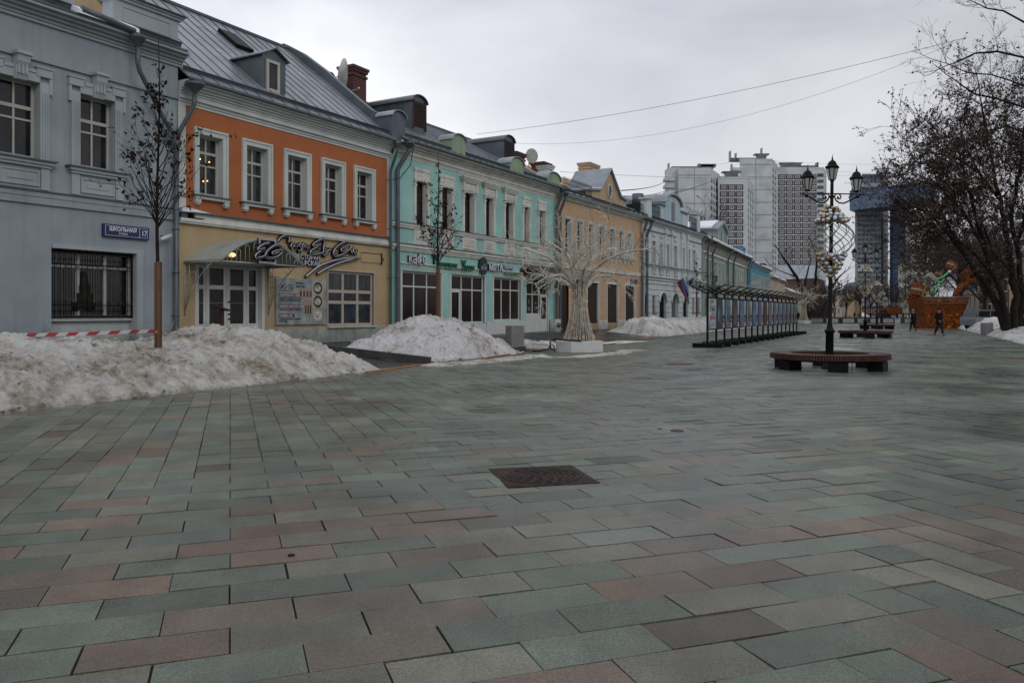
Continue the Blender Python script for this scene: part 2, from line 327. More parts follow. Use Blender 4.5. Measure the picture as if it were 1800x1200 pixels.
# ------------------------------------------------------------ ground
def sheet(name, pts, m, label=None, fan=True):
    b = MB(); b.add(pts, [tuple(range(len(pts)))]); o = b.build(name, m); tag(o, kind='structure'); return o
M['ground_far'] = mat('ground_far', (0.08, 0.09, 0.083), 0.6, 0.2, 0.3)
M['joint_bed'] = mat('joint_bed', (0.012, 0.012, 0.011), 0.9, 0.3, 3)
M['street_paving'] = mat('street_paving', (0.11, 0.125, 0.113), 0.5, 0.22, 2.0, stretch=(3, 0.5, 1))
M['side_paving'] = None
def pavermat(name, base=None, s=1.0):
    m, n, l, p = nmat(name)
    tc = n.new('ShaderNodeTexCoord')
    def nz(sc, d, rr=0.6):
        t = n.new('ShaderNodeTexNoise'); t.inputs['Scale'].default_value = sc; t.inputs['Detail'].default_value = d; t.inputs['Roughness'].default_value = rr; l.new(tc.outputs['Object'], t.inputs['Vector']); return t
    if base is None:
        at = n.new('ShaderNodeAttribute'); at.attribute_name = 'stone'; src = at.outputs['Color']
    else:
        rgb = n.new('ShaderNodeRGB'); rgb.outputs[0].default_value = c3(base); src = rgb.outputs[0]
    def mul(src, t, lo, hi, a, b):
        mr = n.new('ShaderNodeMapRange'); mr.inputs['From Min'].default_value = lo; mr.inputs['From Max'].default_value = hi; mr.inputs['To Min'].default_value = a; mr.inputs['To Max'].default_value = b
        l.new(t.outputs['Fac'], mr.inputs['Value'])
        v = n.new('ShaderNodeVectorMath'); v.operation = 'SCALE'; l.new(src, v.inputs[0]); l.new(mr.outputs[0], v.inputs['Scale']); return v.outputs[0]
    src = mul(src, nz(1.7, 3), 0.3, 0.7, 0.85, 0.98); sp = nz(150*s, 2, 0.9); o = mul(src, sp, 0.34, 0.66, 0.45, 1.55); sp2 = nz(48*s, 2, 0.8); o = mul(o, sp2, 0.32, 0.68, 0.82, 1.18)
    st = nz(0.55, 6, 0.6); o = mul(o, st, 0.35, 0.65, 0.70, 1.18)
    st2 = nz(4.5, 7, 0.65); o = mul(o, st2, 0.3, 0.7, 0.84, 1.12)
    wd = nz(0.35, 5, 0.65); o = mul(o, wd, 0.38, 0.62, 0.80, 1.08)
    # rust-brown marks
    rs = nz(2.3, 4); mr = n.new('ShaderNodeMapRange'); mr.inputs['From Min'].default_value = 0.70; mr.inputs['From Max'].default_value = 0.78; mr.inputs['To Max'].default_value = 0.55; l.new(rs.outputs['Fac'], mr.inputs['Value'])
    mx = n.new('ShaderNodeMixRGB'); mx.inputs['Color2'].default_value = (0.13, 0.07, 0.035, 1); l.new(mr.outputs[0], mx.inputs['Fac']); l.new(o, mx.inputs['Color1']); l.new(mx.outputs[0], p.inputs['Base Color'])
    w = nz(0.35, 5, 0.65); r = n.new('ShaderNodeMapRange'); r.inputs['From Min'].default_value = 0.38; r.inputs['From Max'].default_value = 0.62; r.inputs['To Min'].default_value = 0.17; r.inputs['To Max'].default_value = 0.58; l.new(w.outputs['Fac'], r.inputs['Value']); l.new(r.outputs[0], p.inputs['Roughness'])
    p.inputs['Specular IOR Level'].default_value = 0.27
    b = n.new('ShaderNodeBump'); b.inputs['Strength'].default_value = 0.35; b.inputs['Distance'].default_value = 0.004; l.new(sp.outputs['Fac'], b.inputs['Height']); l.new(b.outputs[0], p.inputs['Normal'])
    return m
M['paver'] = pavermat('granite_pavers'); M['side_paving'] = pavermat('pavement_slabs', (0.045, 0.048, 0.047))
sheet('ground', [(-4000, -300, -0.12), (4000, -300, -0.12), (4000, 5000, -0.12), (-4000, 5000, -0.12)], 'ground_far')
def stq(s0, s1, d0, d1, z): return [ST.w(s0, d0, z), ST.w(s0, d1, z), ST.w(s1, d1, z), ST.w(s1, d0, z)]
sheet('paving_bed', stq(-12, 130, -14, 12.2, -0.016), 'joint_bed')
sheet('street', stq(128, 620, -14, 12.2, -0.008), 'street_paving')
TW = 0.31; AD = Vector((math.sin(ST.t+R(45)), math.cos(ST.t+R(45)))); BD = Vector((math.sin(ST.t-R(45)), math.cos(ST.t-R(45))))
def paving():
    rd = random.Random(3); V = []; F = []; C = []
    def tile(i0, j0, ni, nj):
        cx = (i0+ni/2)*TW; cy = (j0+nj/2)*TW; P = AD*cx+BD*cy
        if P.y < -4.0: return
        s, d = P.x*ST.sn+P.y*ST.cs, -(P.x*ST.cs-P.y*ST.sn)
        if d > 12.05 or d < -12 or s > 129: return
        if (P.x < 0 and -P.x > max(P.y, 0)*0.80+5.0) or (P.x > 0 and P.x > max(P.y, 0)*1.15+8.0): return
        gg = [rd.choice((.0022, .003, .004, .005, .0075)) for _ in range(4)]
        a0 = i0*TW+gg[0]; a1 = (i0+ni)*TW-gg[1]; b0 = j0*TW+gg[2]; b1 = (j0+nj)*TW-gg[3]
        if P.y > 3.6 and abs(cx*AD.x+cy*BD.x-0.53) < 0.01: pass
        z = rd.gauss(0, 0.0012); tx = rd.gauss(0, 0.0016); ty = rd.gauss(0, 0.0016)
        n = len(V); cs = [(a0, b0), (a1, b0), (a1, b1), (a0, b1)]
        for k, (a, b) in enumerate(cs):
            q = AD*a+BD*b; V.append((q.x, q.y, z+tx*(1 if k in (1, 2) else -1)+ty*(1 if k > 1 else -1)))
        for a, b in cs: q = AD*a+BD*b; V.append((q.x, q.y, -0.02))
        F.append((n, n+1, n+2, n+3) if True else 0)
        for k in range(4): F.append((n+k, n+4+k, n+4+(k+1) % 4, n+(k+1) % 4))
        u = rd.random(); tb_ = (s+P.dot(BD))/2; near = tb_ < 5.65; band = near and tb_ > 4.3
        pr = (0.50 if band else .24) if near else (0.06 if s < 8 else 0.02)
        if d > 5.8: pr = 0.12 if s < 7.5 else 0.02
        if u < pr: c = (0.158+rd.uniform(-.02, .025), 0.112, 0.082)
        elif u < pr+(0.28 if near else (0.45 if d > 5.8 else 0.22)): c = (0.168, 0.156, 0.118)
        elif u < pr+0.34: c = (0.122, 0.138, 0.120)
        else: c = (0.130, 0.151, 0.118)
        k = max(0.6, min(1.4, 1+rd.gauss(0, 0.13))); fade = 0.45+0.55*max(0, 1-s/60.0)
        av = (0.124, 0.148, 0.118); c = [(av[q]*(1-fade)+c[q]*fade)*(1+(k-1)*fade) for q in range(3)]
        mm = sum(c)/3; c = [av[q]*(.26)*mm/.130+c[q]*.74 for q in range(3)]
        for _ in range(5): C.append((c[0], c[1], c[2], 1))
    n = 520
    def zoneA(i, j):
        q = i-j; return (-26 <= q < 0) or (26 <= q < 52) or (-78 <= q < -52)
    done = set()
    for i in range(-75, 420):
        for j in range(-75, 470):
            q = i-j
            if q < -58 or q > 58: continue
            if zoneA(i, j):
                if (i+j*1) % 2 == 0:
                    if zoneA(i+1, j): tile(i, j, 2, 1)
                    else: tile(i, j, 1, 1)
                elif not zoneA(i-1, j): tile(i, j, 1, 1)
            else:
                if (i+j) % 2 == 0:
                    if not zoneA(i, j+1): tile(i, j, 1, 2)
                    else: tile(i, j, 1, 1)
                elif zoneA(i, j-1): tile(i, j, 1, 1)
    me = bpy.data.meshes.new('plaza_paving'); me.from_pydata(V, [], F); me.materials.append(M['paver'])
    at = me.attributes.new('stone', 'FLOAT_COLOR', 'FACE')
    at.data.foreach_set('color', [x for c in C for x in c])
    o = bpy.data.objects.new('plaza_paving', me); COL.objects.link(o); tag(o, kind='structure')
paving()
def sidewalk():
    b = MB(); ds = [12.0, 12.06, 13.2, 13.8, 14.5, 15.2, 16, 16.8, 17.4, 26]; n = 60
    vs = []; fs = []
    for i in range(n+1):
        s = -6+i*11
        for k, d in enumerate(ds): vs.append(ST.w(s, d, gz(d)+(0.004 if k else -0.02)))
    m = len(ds)
    for i in range(n):
        for k in range(m-1): fs.append((i*m+k, i*m+k+1, (i+1)*m+k+1, (i+1)*m+k))
    b.add(vs, fs); o = b.build('pavement', 'side_paving'); tag(o, kind='structure')
sidewalk()
# verge on the right under the trees
sheet('verge', stq(-5, 640, -26, -6.4, 0.012), 'side_paving')

# ------------------------------------------------------------ snow banks
M['grit'] = mat('grit', (0.03, 0.025, 0.02), 0.9, 0.5)
def debris(o, vs, hs, seed, n):
    rd = random.Random(seed+50); gb = MB(); cb = MB(); k = 0
    low = [i for i in range(n) if -.02 < hs[i] < .10]; hi = [i for i in range(n) if hs[i] > .10]
    for i in rd.sample(hi, min(len(hi), 170)):
        p = vs[i]; r_ = rd.uniform(.008, .026); gb.add([p+Vector((rd.uniform(-1, 1), rd.uniform(-1, 1), rd.uniform(-.2, 1)))*r_*1.4 for _ in range(5)], [(0, 1, 2), (0, 2, 3), (0, 3, 4), (1, 2, 4), (1, 3, 4)])
    for i in rd.sample(low, min(len(low), 190))+rd.sample(hi, min(len(hi), 170)):
        p = vs[i]+Vector((rd.uniform(-.1, .1), rd.uniform(-.1, .1), .0)); r_ = rd.choice((.012, .016, .02, .025, .035, .05)); 
        c = p+Vector((0, 0, r_*.35)); base = []
        n0 = len(cb.v); cb.sphere(c, r_, 7, 5, (rd.uniform(.7, 1.3), rd.uniform(.7, 1.3), rd.uniform(.5, .9)))
        for q in range(n0, len(cb.v)): cb.v[q] = cb.v[q]+(cb.v[q]-c)*rd.uniform(-.45, .5)
    if gb.f: tag(gb.build('grit', 'grit', o, recalc=False), kind='stuff')
    if cb.f: tag(cb.build('snow_clods', 'snow_mix', o), kind='stuff')
M['snow_mix'] = snowmat('mixed_snow', (0.68, 0.69, 0.70), (0.20, 0.16, 0.105), 0.43, 0.58)
def bank(name, label, prof, d_r, d_f, d_b, side=1, m='snow_dirty', seed=0, step=0.075, rough=1.0, s_pad=1.0, extra=None):
    """prof: silhouette pixels of the crest, which runs along the street at distance d_r"""
    line = []
    for px, py in prof:
        r = (px-900)/FP; Y = d_r/(ST.sn-r*ST.cs); X = r*Y
        line.append((X*ST.sn+Y*ST.cs, max(0.02, EYE+(549-py)*Y/FP)))
    line.sort()
    s0 = line[0][0]-s_pad; s1 = line[-1][0]+s_pad
    def crest(s):
        if s <= line[0][0]: return line[0][1]*smooth(1-(line[0][0]-s)/s_pad)
        if s >= line[-1][0]: return line[-1][1]*smooth(1-(s-line[-1][0])/s_pad)
        for (a, ha), (b, hb) in zip(line, line[1:]):
            if a <= s <= b: return ha+(hb-ha)*(s-a)/(b-a+1e-9)
    nd = int((abs(d_b-d_f)+0.9)/step); ns = int((s1-s0)/step); vs = []; hs = []
    sg = 1 if d_b > d_f else -1
    for i in range(ns+1):
        s = s0+(s1-s0)*i/ns; c = crest(s)
        for k in range(nd+1):
            d = d_f-sg*0.3+(d_b-d_f+sg*0.6)*k/nd
            wob = 0.35*noise.noise(Vector((s*0.5, seed, 0)))
            df = d_f+sg*abs(wob)+sg*0.1*noise.noise(Vector((s*2, seed, 3)))
            u = (d-df)/(d_r-df) if (d-d_r)*sg < 0 else (d_b-d)/(d_b-d_r)
            g = gz(d) if d > 0 else 0
            hh = max(0, c-(0.0 if d < 0 else gz(d_r)*0))
            if u <= 0: h = -0.25
            else:
                pf = math.sin(min(1, u)*math.pi/2)**0.85
                h = (hh-gz(d_r if d > 0 else 0)-min(.14, hh*.15))*pf
                am = min(1, u*4)*min(1, c*2.5)*rough
                v = Vector((s*1.1, d*1.1, seed*3.1))
                h += am*(0.13*noise.noise(v)+0.10*noise.noise(v*2.6)+0.10*abs(noise.noise(v*5.1))+0.065*noise.noise(v*10)+0.04*noise.noise(v*21))
                if extra: h = extra(s, d, h)
            q = ST.w(s+0.04*noise.noise(Vector((s*7, d*7, 1))), d+0.04*noise.noise(Vector((s*7, d*7, 9))), g+h); vs.append(q); hs.append(h)
    fs = []; m_ = nd+1
    for i in range(ns):
        for k in range(nd):
            ids = (i*m_+k, i*m_+k+1, (i+1)*m_+k+1, (i+1)*m_+k)
            if max(hs[q] for q in ids) > -0.01: fs.append(ids)
    used = sorted({q for f in fs for q in f}); mp = {q: i for i, q in enumerate(used)}
    b = MB(); b.add([vs[q] for q in used], [tuple(mp[q] for q in f) for f in fs], True)
    o = b.build(name, m); tag(o, label, 'snow bank', None); debris(o, vs, hs, seed, len(vs)); return o
P1 = [(0, 583), (23, 581), (50, 587), (93, 597), (155, 591), (218, 593), (272, 600), (295, 597), (350, 589), (385, 577), (416, 567), (459, 579), (500, 585), (525, 592), (540, 597)]
bank('snow_bank', 'long dirty grey snow bank nearest the camera, in front of the grey and orange houses', [(-120, 590)]+P1, 14.2, 11.9, 17.3, m='snow_dirty', seed=1, s_pad=0.6, step=0.055)
P2 = [(608, 612), (630, 600), (650, 590), (678, 571), (703, 565), (733, 570), (753, 565), (805, 557), (839, 558), (867, 571), (890, 585), (903, 600), (912, 611)]
def mound(name, label, s0, s1, d0, d1, H, m, seed, peaks, step=0.06):
    """heap filling a tree bed: peaks = (s, d, height, radius)"""
    ns = int((s1-s0+1)/step); nd = int((d1-d0+1)/step); vs = []; hs = []
    for i in range(ns+1):
        for k in range(nd+1):
            s = s0-.5+(s1-s0+1)*i/ns; d = d0-.5+(d1-d0+1)*k/nd
            w1 = .25*noise.noise(Vector((s*.8, d*.8, seed))); u = min(1.2, abs((s-(s0+s1)/2)/((s1-s0)/2+w1))); v = min(1.2, abs((d-(d0+d1)/2)/((d1-d0)/2+w1)))
            f = (1-u**2.0)*(1-v**2.2) if u < 1 and v < 1 else -.1
            h = H*max(f, -.12)
            for (a, c, q, r_) in peaks: h += q*math.exp(-((s-a)**2+(d-c)**2)/r_**2)*min(1, max(0, f)*3)
            am = min(1, max(0, f)*5)
            p3 = Vector((s*1.1, d*1.1, seed*3.1)); h += am*(.10*noise.noise(p3)+.10*noise.noise(p3*2.6)+.09*abs(noise.noise(p3*6.1))+.06*noise.noise(p3*11)+.03*noise.noise(p3*24))
            vs.append(ST.w(s+.05*noise.noise(Vector((s*7, d*7, 1))), d+.05*noise.noise(Vector((s*7, d*7, 9))), gz(d)+h-.02)); hs.append(h)
    fs = []; q = nd+1
    for i in range(ns):
        for k in range(nd):
            ids = (i*q+k, i*q+k+1, (i+1)*q+k+1, (i+1)*q+k)
            if max(hs[t] for t in ids) > -.03: fs.append(ids)
    used = sorted({t for f in fs for t in f}); mp_ = {t: i for i, t in enumerate(used)}
    b = MB(); b.add([vs[t] for t in used], [tuple(mp_[t] for t in f) for f in fs], True); o = b.build(name, m); tag(o, label, 'snow bank'); debris(o, vs, hs, seed, len(vs))
mound('snow_bank', 'white and brown snow heap in front of the turquoise cafe building', 20.75, 27.3, 12.25, 16.4, 1.16, 'snow_mix', 5, [(22.9, 15.0, .18, .8), (25.3, 14.4, .20, 1.1), (23.4, 13.4, .12, .7)])
P3 = [(1130, 562), (1140, 556), (1157, 556), (1172, 560), (1200, 558), (1240, 556), (1262, 556), (1300, 558.5), (1330, 560.5), (1345, 562)]
bank('snow_bank', 'brownish snow bank with a grey box in front, before the pale house with the flags', P3, 14.2, 12.6, 16.4, m='snow_mix', seed=9, step=0.12, s_pad=0.7, rough=1.3)
# right-hand bank under the trees
P4 = [(1676, 560), (1690, 558), (1698, 555.5), (1717, 553), (1740, 555), (1765, 563), (1790, 573), (1830, 585), (1900, 600)]
bank('snow_bank', 'tall dirty snow bank on the right, around the feet of the big dark trees', P4, -7.4, -5.5, -10.5, m='snow_mix', seed=13, step=0.13, s_pad=2.0)
# low slush left along the edge of the plaza
def slush(name, label, pts, r, seed, m='snow_mix', h=0.05):
    b = MB(); P = [G(*p) for p in pts]; tot = len(P)-1; LL = sum((c-a).length for a, c in zip(P, P[1:])); nn = max(14, min(160, int(LL/.09))); nq = max(8, min(26, int(2*r*1.4/.09))); vs = []; zs = []
    for i in range(nn+1):
        t = i/nn*tot; k = min(int(t), tot-1); f = t-k; c = P[k].lerp(P[k+1], f); dr = (P[k+1]-P[k]).normalized(); nr = Vector((-dr.y, dr.x, 0)); e = min(1, min(i, nn-i)/(nn*.18))
        for q in range(nq+1):
            u = (q-nq/2)/(nq/2); v = c+nr*u*r*1.3; s_, d_ = sd_of(v); w_ = Vector((v.x*.9, v.y*.9, seed))
            z = (1-u*u*1.1)*e**.7*.9+.55*noise.noise(w_)+.4*noise.noise(w_*3.3)+.25*noise.noise(w_*8)-.32; z = h*z if z > 0 else -.03
            vs.append(v+Vector((0, 0, z+(gz(d_) if d_ > 12 else 0)+.003))); zs.append(z)
    fs = [(i*(nq+1)+q, i*(nq+1)+q+1, (i+1)*(nq+1)+q+1, (i+1)*(nq+1)+q) for i in range(nn) for q in range(nq)]
    fs = [f for f in fs if max(zs[t] for t in f) > 0]
    used = sorted({t for f in fs for t in f}); mp_ = {t: i for i, t in enumerate(used)}
    b.add([vs[t] for t in used], [tuple(mp_[t] for t in f) for f in fs], True); o = b.build(name, m); tag(o, label, 'snow'); return o
slush('slush_ridge', 'thin ridge of brown slush along the kerb below the snow heap', [(745, 644), (850, 636), (960, 624)], 0.45, 2, h=0.10, m='snow_dirty')
slush('slush_ridge', 'flat grey slush spread around the foot of the white wicker tree box', [(950, 629), (1010, 627), (1075, 622), (1130, 612)], 0.5, 4, h=0.02, m='snow_dirty')
slush('snow_patch', 'low white snow patch between grey planter box and wicker tree', [(922, 608), (945, 612), (985, 606)], 0.9, 6, 'snow_mix', 0.28)
slush('snow_patch', 'thin white snow strip behind the wicker tree box', [(1050, 604), (1085, 602), (1120, 599)], 0.7, 8, 'snow', 0.05)
slush('snow_lump', 'small white lump of snow beside the nearest exhibition stand foot', [(1270, 608), (1275, 608), (1282, 607)], 0.22, 8, 'snow', 0.25)
slush('snow_lump', 'small white snow clod on the dark patch beside the kerb', [(660, 629), (664, 629), (670, 629)], 0.16, 12, 'snow', 0.25)
# kerbs, cable cover
def strip(name, label, cat, a, b_, wd, h, m, z=0.0, grp=None):
    d = (b_-a); ln = d.length; o_ = thing(name, label, cat, a, math.atan2(d.y, d.x), grp) if False else None
    b = MB(); nseg = max(1, int(ln/1.0)); dn = d.normalized(); nr = Vector((-dn.y, dn.x, 0))
    for i in range(nseg):
        p = a+d*(i/nseg)+dn*0.006; q = a+d*((i+1)/nseg)-dn*0.006
        vs = [p-nr*wd/2, q-nr*wd/2, q+nr*wd/2, p+nr*wd/2]; vs = [v+Vector((0, 0, -0.05)) for v in vs]+[v+Vector((0, 0, h)) for v in vs]
        b.add(vs, [(0, 3, 2, 1), (4, 5, 6, 7), (0, 1, 5, 4), (1, 2, 6, 5), (2, 3, 7, 6), (3, 0, 4, 7)])
    o = b.build(name, m); tag(o, label, cat, grp); return o
kc = G(756, 637.5)
strip('kerb', 'dark stone kerb edging the near side of the tree bed, running towards the houses', 'kerb', kc, ST.w(sd_of(kc)[0], 16.2, gz(16.2)), 0.16, 0.17, 'kerb_stone')
strip('kerb', 'dark stone kerb under the right foot of the snow heap beside the grey box', 'kerb', G(838, 628), G(921, 615.5), 0.16, 0.16, 'kerb_stone')
def cable(a, b_, label):
    pts = []
    for i in range(25):
        p = a.lerp(b_, i/24); pts.append(p+Vector((0.05*noise.noise(p*0.6), 0.12*noise.noise(p*0.5+Vector((9, 0, 0))), 0.022)))
    b = MB(); b.tube(pts, 0.017, 6); o = b.build('orange_cable', 'cable_orange'); tag(o, label, 'cable')
cable(G(642, 655), G(778, 638), 'orange cable lying on the plaza edge between the two snow heaps')
cable(G(850, 630), G(972, 612.5), 'orange cable lying in slush left of the white wicker tree')
cable(G(1062, 606.5), G(1235, 580), 'orange cable running from the wicker tree towards the flags house')
cable(G(-60, 727), G(45, 717), 'orange cable end at the bottom left corner of the snow bank')
# ------------------------------------------------------------ house builder
ZB = 0.3
class House:
    def __init__(s, name, label, s0, s1, line=LA, zb=ZB):
        s.l = line; s.s0 = s0; s.s1 = s1; s.zb = zb
        s.root = thing(name, label, 'house', line.w(s0, 0, zb), line.rot()); s.off = (-s0, 0, -zb)
    def mb(s): return MB(s.off)
    def X(s, px, d=0): return s.l.at(px, 549, d)[0]
    def Z(s, px, py, d=0): return s.l.at(px, py, d)[1]
    def part(s, b, name, m, parent=None, label=None):
        o = b.build(name, m, parent or s.root)
        if label: o['label'] = label
        return o
def wallgrid(b, x0, x1, z0, z1, holes, y=0.0, ret=0.4, rev=True):
    if not rev: holes = [(h[0]-.02, h[1]+.02, h[2], h[3]+.02) for h in holes]
    xs = sorted({x0, x1, *[max(x0, min(x1, v)) for h in holes for v in h[:2]]}); zs = sorted({z0, z1, *[max(z0, min(z1, v)) for h in holes for v in h[2:4]]})
    for xa, xb in zip(xs, xs[1:]):
        for za, zb in zip(zs, zs[1:]):
            cx = (xa+xb)/2; cz = (za+zb)/2
            if any(h[0] < cx < h[1] and h[2] < cz < h[3] for h in holes): continue
            b.quad((xa, y, za), (xb, y, za), (xb, y, zb), (xa, y, zb))
    for h in (holes if rev else []):
        a, c, e, f = h[:4]
        b.quad((a, y, e), (a, y+ret, e), (a, y+ret, f), (a, y, f)); b.quad((c, y, e), (c, y+ret, e), (c, y+ret, f), (c, y, f))
        b.quad((a, y, f), (c, y, f), (c, y+ret, f), (a, y+ret, f)); b.quad((a, y, e), (c, y, e), (c, y+ret, e), (a, y+ret, e))
    if ret:
        b.quad((x0, y, z0), (x0, y+ret, z0), (x0, y+ret, z1), (x0, y, z1)); b.quad((x1, y, z0), (x1, y+ret, z0), (x1, y+ret, z1), (x1, y, z1))
def win(H, xa, xb, za, zb, d=0.28, vb=(0.5,), hb=(0.28,), bar=0.055, fw=0.07, fm='sash_paint', pm='pane', name='window', label=None, thick=0.07, blind=None):
    b = H.mb(); w_ = xb-xa; h = zb-za
    b.box(xa, xb, d-thick, d, za, za+fw); b.box(xa, xb, d-thick, d, zb-fw, zb); b.box(xa, xa+fw, d-thick+.001, d, za+fw, zb-fw); b.box(xb-fw, xb, d-thick+.001, d, za+fw, zb-fw)
    for v in vb:
        x = xa+w_*v; b.box(x-bar/2, x+bar/2, d-thick+.004, d, za+fw, zb-fw)
    for v in hb:
        if isinstance(v, tuple): v, t = v
        else: t = bar
        z = zb-h*v; b.box(xa+fw, xb-fw, d-thick-.006, d, z-t/2, z+t/2)
    o = H.part(b, name, fm, label=label)
    g = H.mb(); g.box(xa+.01, xb-.01, d-.03, d-.015, za+.01, zb-.01); H.part(g, 'pane', pm, o)
    return o
def trim(H, xa, xb, za, zb, w_=0.2, pr=0.06, d=0.28, m='pale_trim', name='architrave', step=True, parent=None):
    b = H.mb()
    b.box(xa-w_, xa, -pr, d, za, zb+w_); b.box(xb, xb+w_, -pr, d, za, zb+w_); b.box(xa, xb, -pr, d, zb, zb+w_)
    if step:
        q = 0.06; p2 = pr+0.035
        b.box(xa-w_-.012, xa-w_+q, -p2, 0.01, za+.002, zb+w_+.012); b.box(xb+w_-q, xb+w_+.012, -p2, 0.01, za+.002, zb+w_+.012); b.box(xa-w_+q, xb+w_-q, -p2, 0.01, zb+w_-q, zb+w_+.012)
    return H.part(b, name, m, parent)
def sill(H, xa, xb, z, out=0.2, m='zinc_dark', brackets=True, bm='pale_trim', bw=0.2, bh=0.28, over=0.12):
    b = H.mb(); b.box(xa-over, xb+over, -out, 0.27, z-0.035, z); o = H.part(b, 'sill', m)
    if brackets:
        b = H.mb(); b.box(xa-0.02, xb+0.02, -out+.06, 0.01, z-0.13, z-0.036)
        for x in (xa, xb-bw): b.box(x, x+bw, -out+.07, 0.01, z-bh, z-0.131); b.box(x+.03, x+bw-.03, -out+.10, 0.01, z-bh-.05, z-bh-.001)
        H.part(b, 'sill_bracket', bm, o)
def profile(H, x0, x1, poly, name, m, parent=None):
    b = H.mb(); b.prism(poly, x0, x1, 'yz'); return H.part(b, name, m, parent)
def cornice(H, x0, x1, z0, z1, out, m, name='cornice', steps=5, ins=0.01):
    """stepped classical moulding"""
    b = H.mb(); ys = [0.04, 0.07, 0.16, 0.22, 0.34, 0.40, 0.5]; n = steps
    for i in range(n):
        za = z0+(z1-z0)*i/n; zb_ = z0+(z1-z0)*(i+1)/n; o = out*(0.22+0.78*(i/(n-1))**1.6)
        b.box(x0+ins, x1-ins, -o, 0.02, za+.001, zb_)
    return H.part(b, name, m)
def roof(H, x0, x1, ze, zr, rd, ov=0.45, seam=0.62, m='zinc_roof', back=None, sm='zinc_dark'):
    b = H.mb(); th = 0.06; bk = back or 2*rd
    def slab(y0, z0, y1, z1):
        b.add([(x0, y0, z0), (x1, y0, z0), (x1, y1, z1), (x0, y1, z1), (x0, y0, z0-th), (x1, y0, z0-th), (x1, y1, z1-th), (x0, y1, z1-th)],
              [(0, 1, 2, 3), (7, 6, 5, 4), (0, 4, 5, 1), (1, 5, 6, 2), (3, 2, 6, 7), (0, 3, 7, 4)])
    slab(-ov, ze, rd, zr); slab(rd, zr, bk+ov, ze)
    o = H.part(b, 'roof', m)
    if seam:
        b = H.mb(); n = int((x1-x0)/seam); k = (zr-ze)/(rd+ov)
        rr = random.Random(int(x0*10))
        for i in range(1, n+1):
            x = x0+(x1-x0)*i/(n+1)
            b.add([(x-.014, -ov+.02, ze+.02*k-.01), (x+.014, -ov+.02, ze+.02*k-.01), (x+.014, rd, zr-.01), (x-.014, rd, zr-.01), (x-.008, -ov+.02, ze+.045), (x+.008, -ov+.02, ze+.045), (x+.008, rd, zr+.04), (x-.008, rd, zr+.04)],
                  [(4, 5, 6, 7), (0, 4, 7, 3), (1, 2, 6, 5), (0, 1, 5, 4)])
            y = rr.uniform(1, rd-1)     # cross welts
            z = ze+k*(y+ov); xn = x0+(x1-x0)*(i+1)/(n+1)
            b.add([(x, y, z+.002), (min(xn, x1), y, z+.002), (min(xn, x1), y+.03, z+.03), (x, y+.03, z+.03)], [(0, 1, 2, 3)])
        b.box(x0, x1, rd-.09, rd+.09, zr-.02, zr+.09)
        # snow guard rail / gutter lip
        b.add([(x0, -ov+.35, ze+k*.35), (x1, -ov+.35, ze+k*.35), (x1, -ov+.30, ze+k*.30+.16), (x0, -ov+.30, ze+k*.30+.16)], [(0, 1, 2, 3)])
        b.tube([(x0, -ov+.30, ze+k*.3+.16), (x1, -ov+.30, ze+k*.3+.16)], 0.025, 5)
        H.part(b, 'standing_seams', sm, o)  # darker zinc paints shading lines along the seams
    return o
def bodywalls(H, x0, x1, z0, ze, zr, rd, m, bk=None):
    bk = bk or 2*rd; b = H.mb(); t = 0.1
    b.prism([(0.4, z0), (0.4, ze-.06), (rd, zr-t), (bk, ze-.06), (bk, z0)], x0+.012, x1-.012, 'yz'); return H.part(b, 'side_wall', m)
def downpipe(H, x, ztop, zbot, m='pipe_grey', yo=-0.16, ytop=-0.5, xo=0.0, r=0.065, funnel=True, slant=0.9):
    b = H.mb(); z1 = ztop-0.35; z2 = z1-slant
    b.tube([(x+xo, ytop, ztop-0.28), (x+xo, ytop, z1-.05), (x+xo*.5, (ytop+yo)/2, (z1+z2)/2), (x, yo, z2), (x, yo, z2-.3), (x, yo, zbot+.25), (x, yo, zbot+.12), (x, yo-.16, zbot+.02)], r, 8)
    if funnel: b.lathe([(r, -0.02), (r*1.1, 0), (r*2.3, 0.18), (r*2.5, 0.2), (r*2.5, 0.3), (r*2.2, 0.3)], 8, x+xo, ytop, ztop-0.3)
    n = 4
    for i in range(n):
        z = zbot+.5+(z2-zbot-.9)*i/(n-1); b.lathe([(r*1.25, -0.03), (r*1.25, 0.03)], 8, x, yo, z); b.box(x-.012, x+.012, yo, 0.03, z-.012, z+.012)
    return H.part(b, 'downpipe', m)
def gutter_box(H, x0, x1, y, z, m='zinc_dark'):
    b = H.mb(); b.box(x0, x1, y-.06, y, z-.05, z+.03); H.part(b, 'gutter', m)
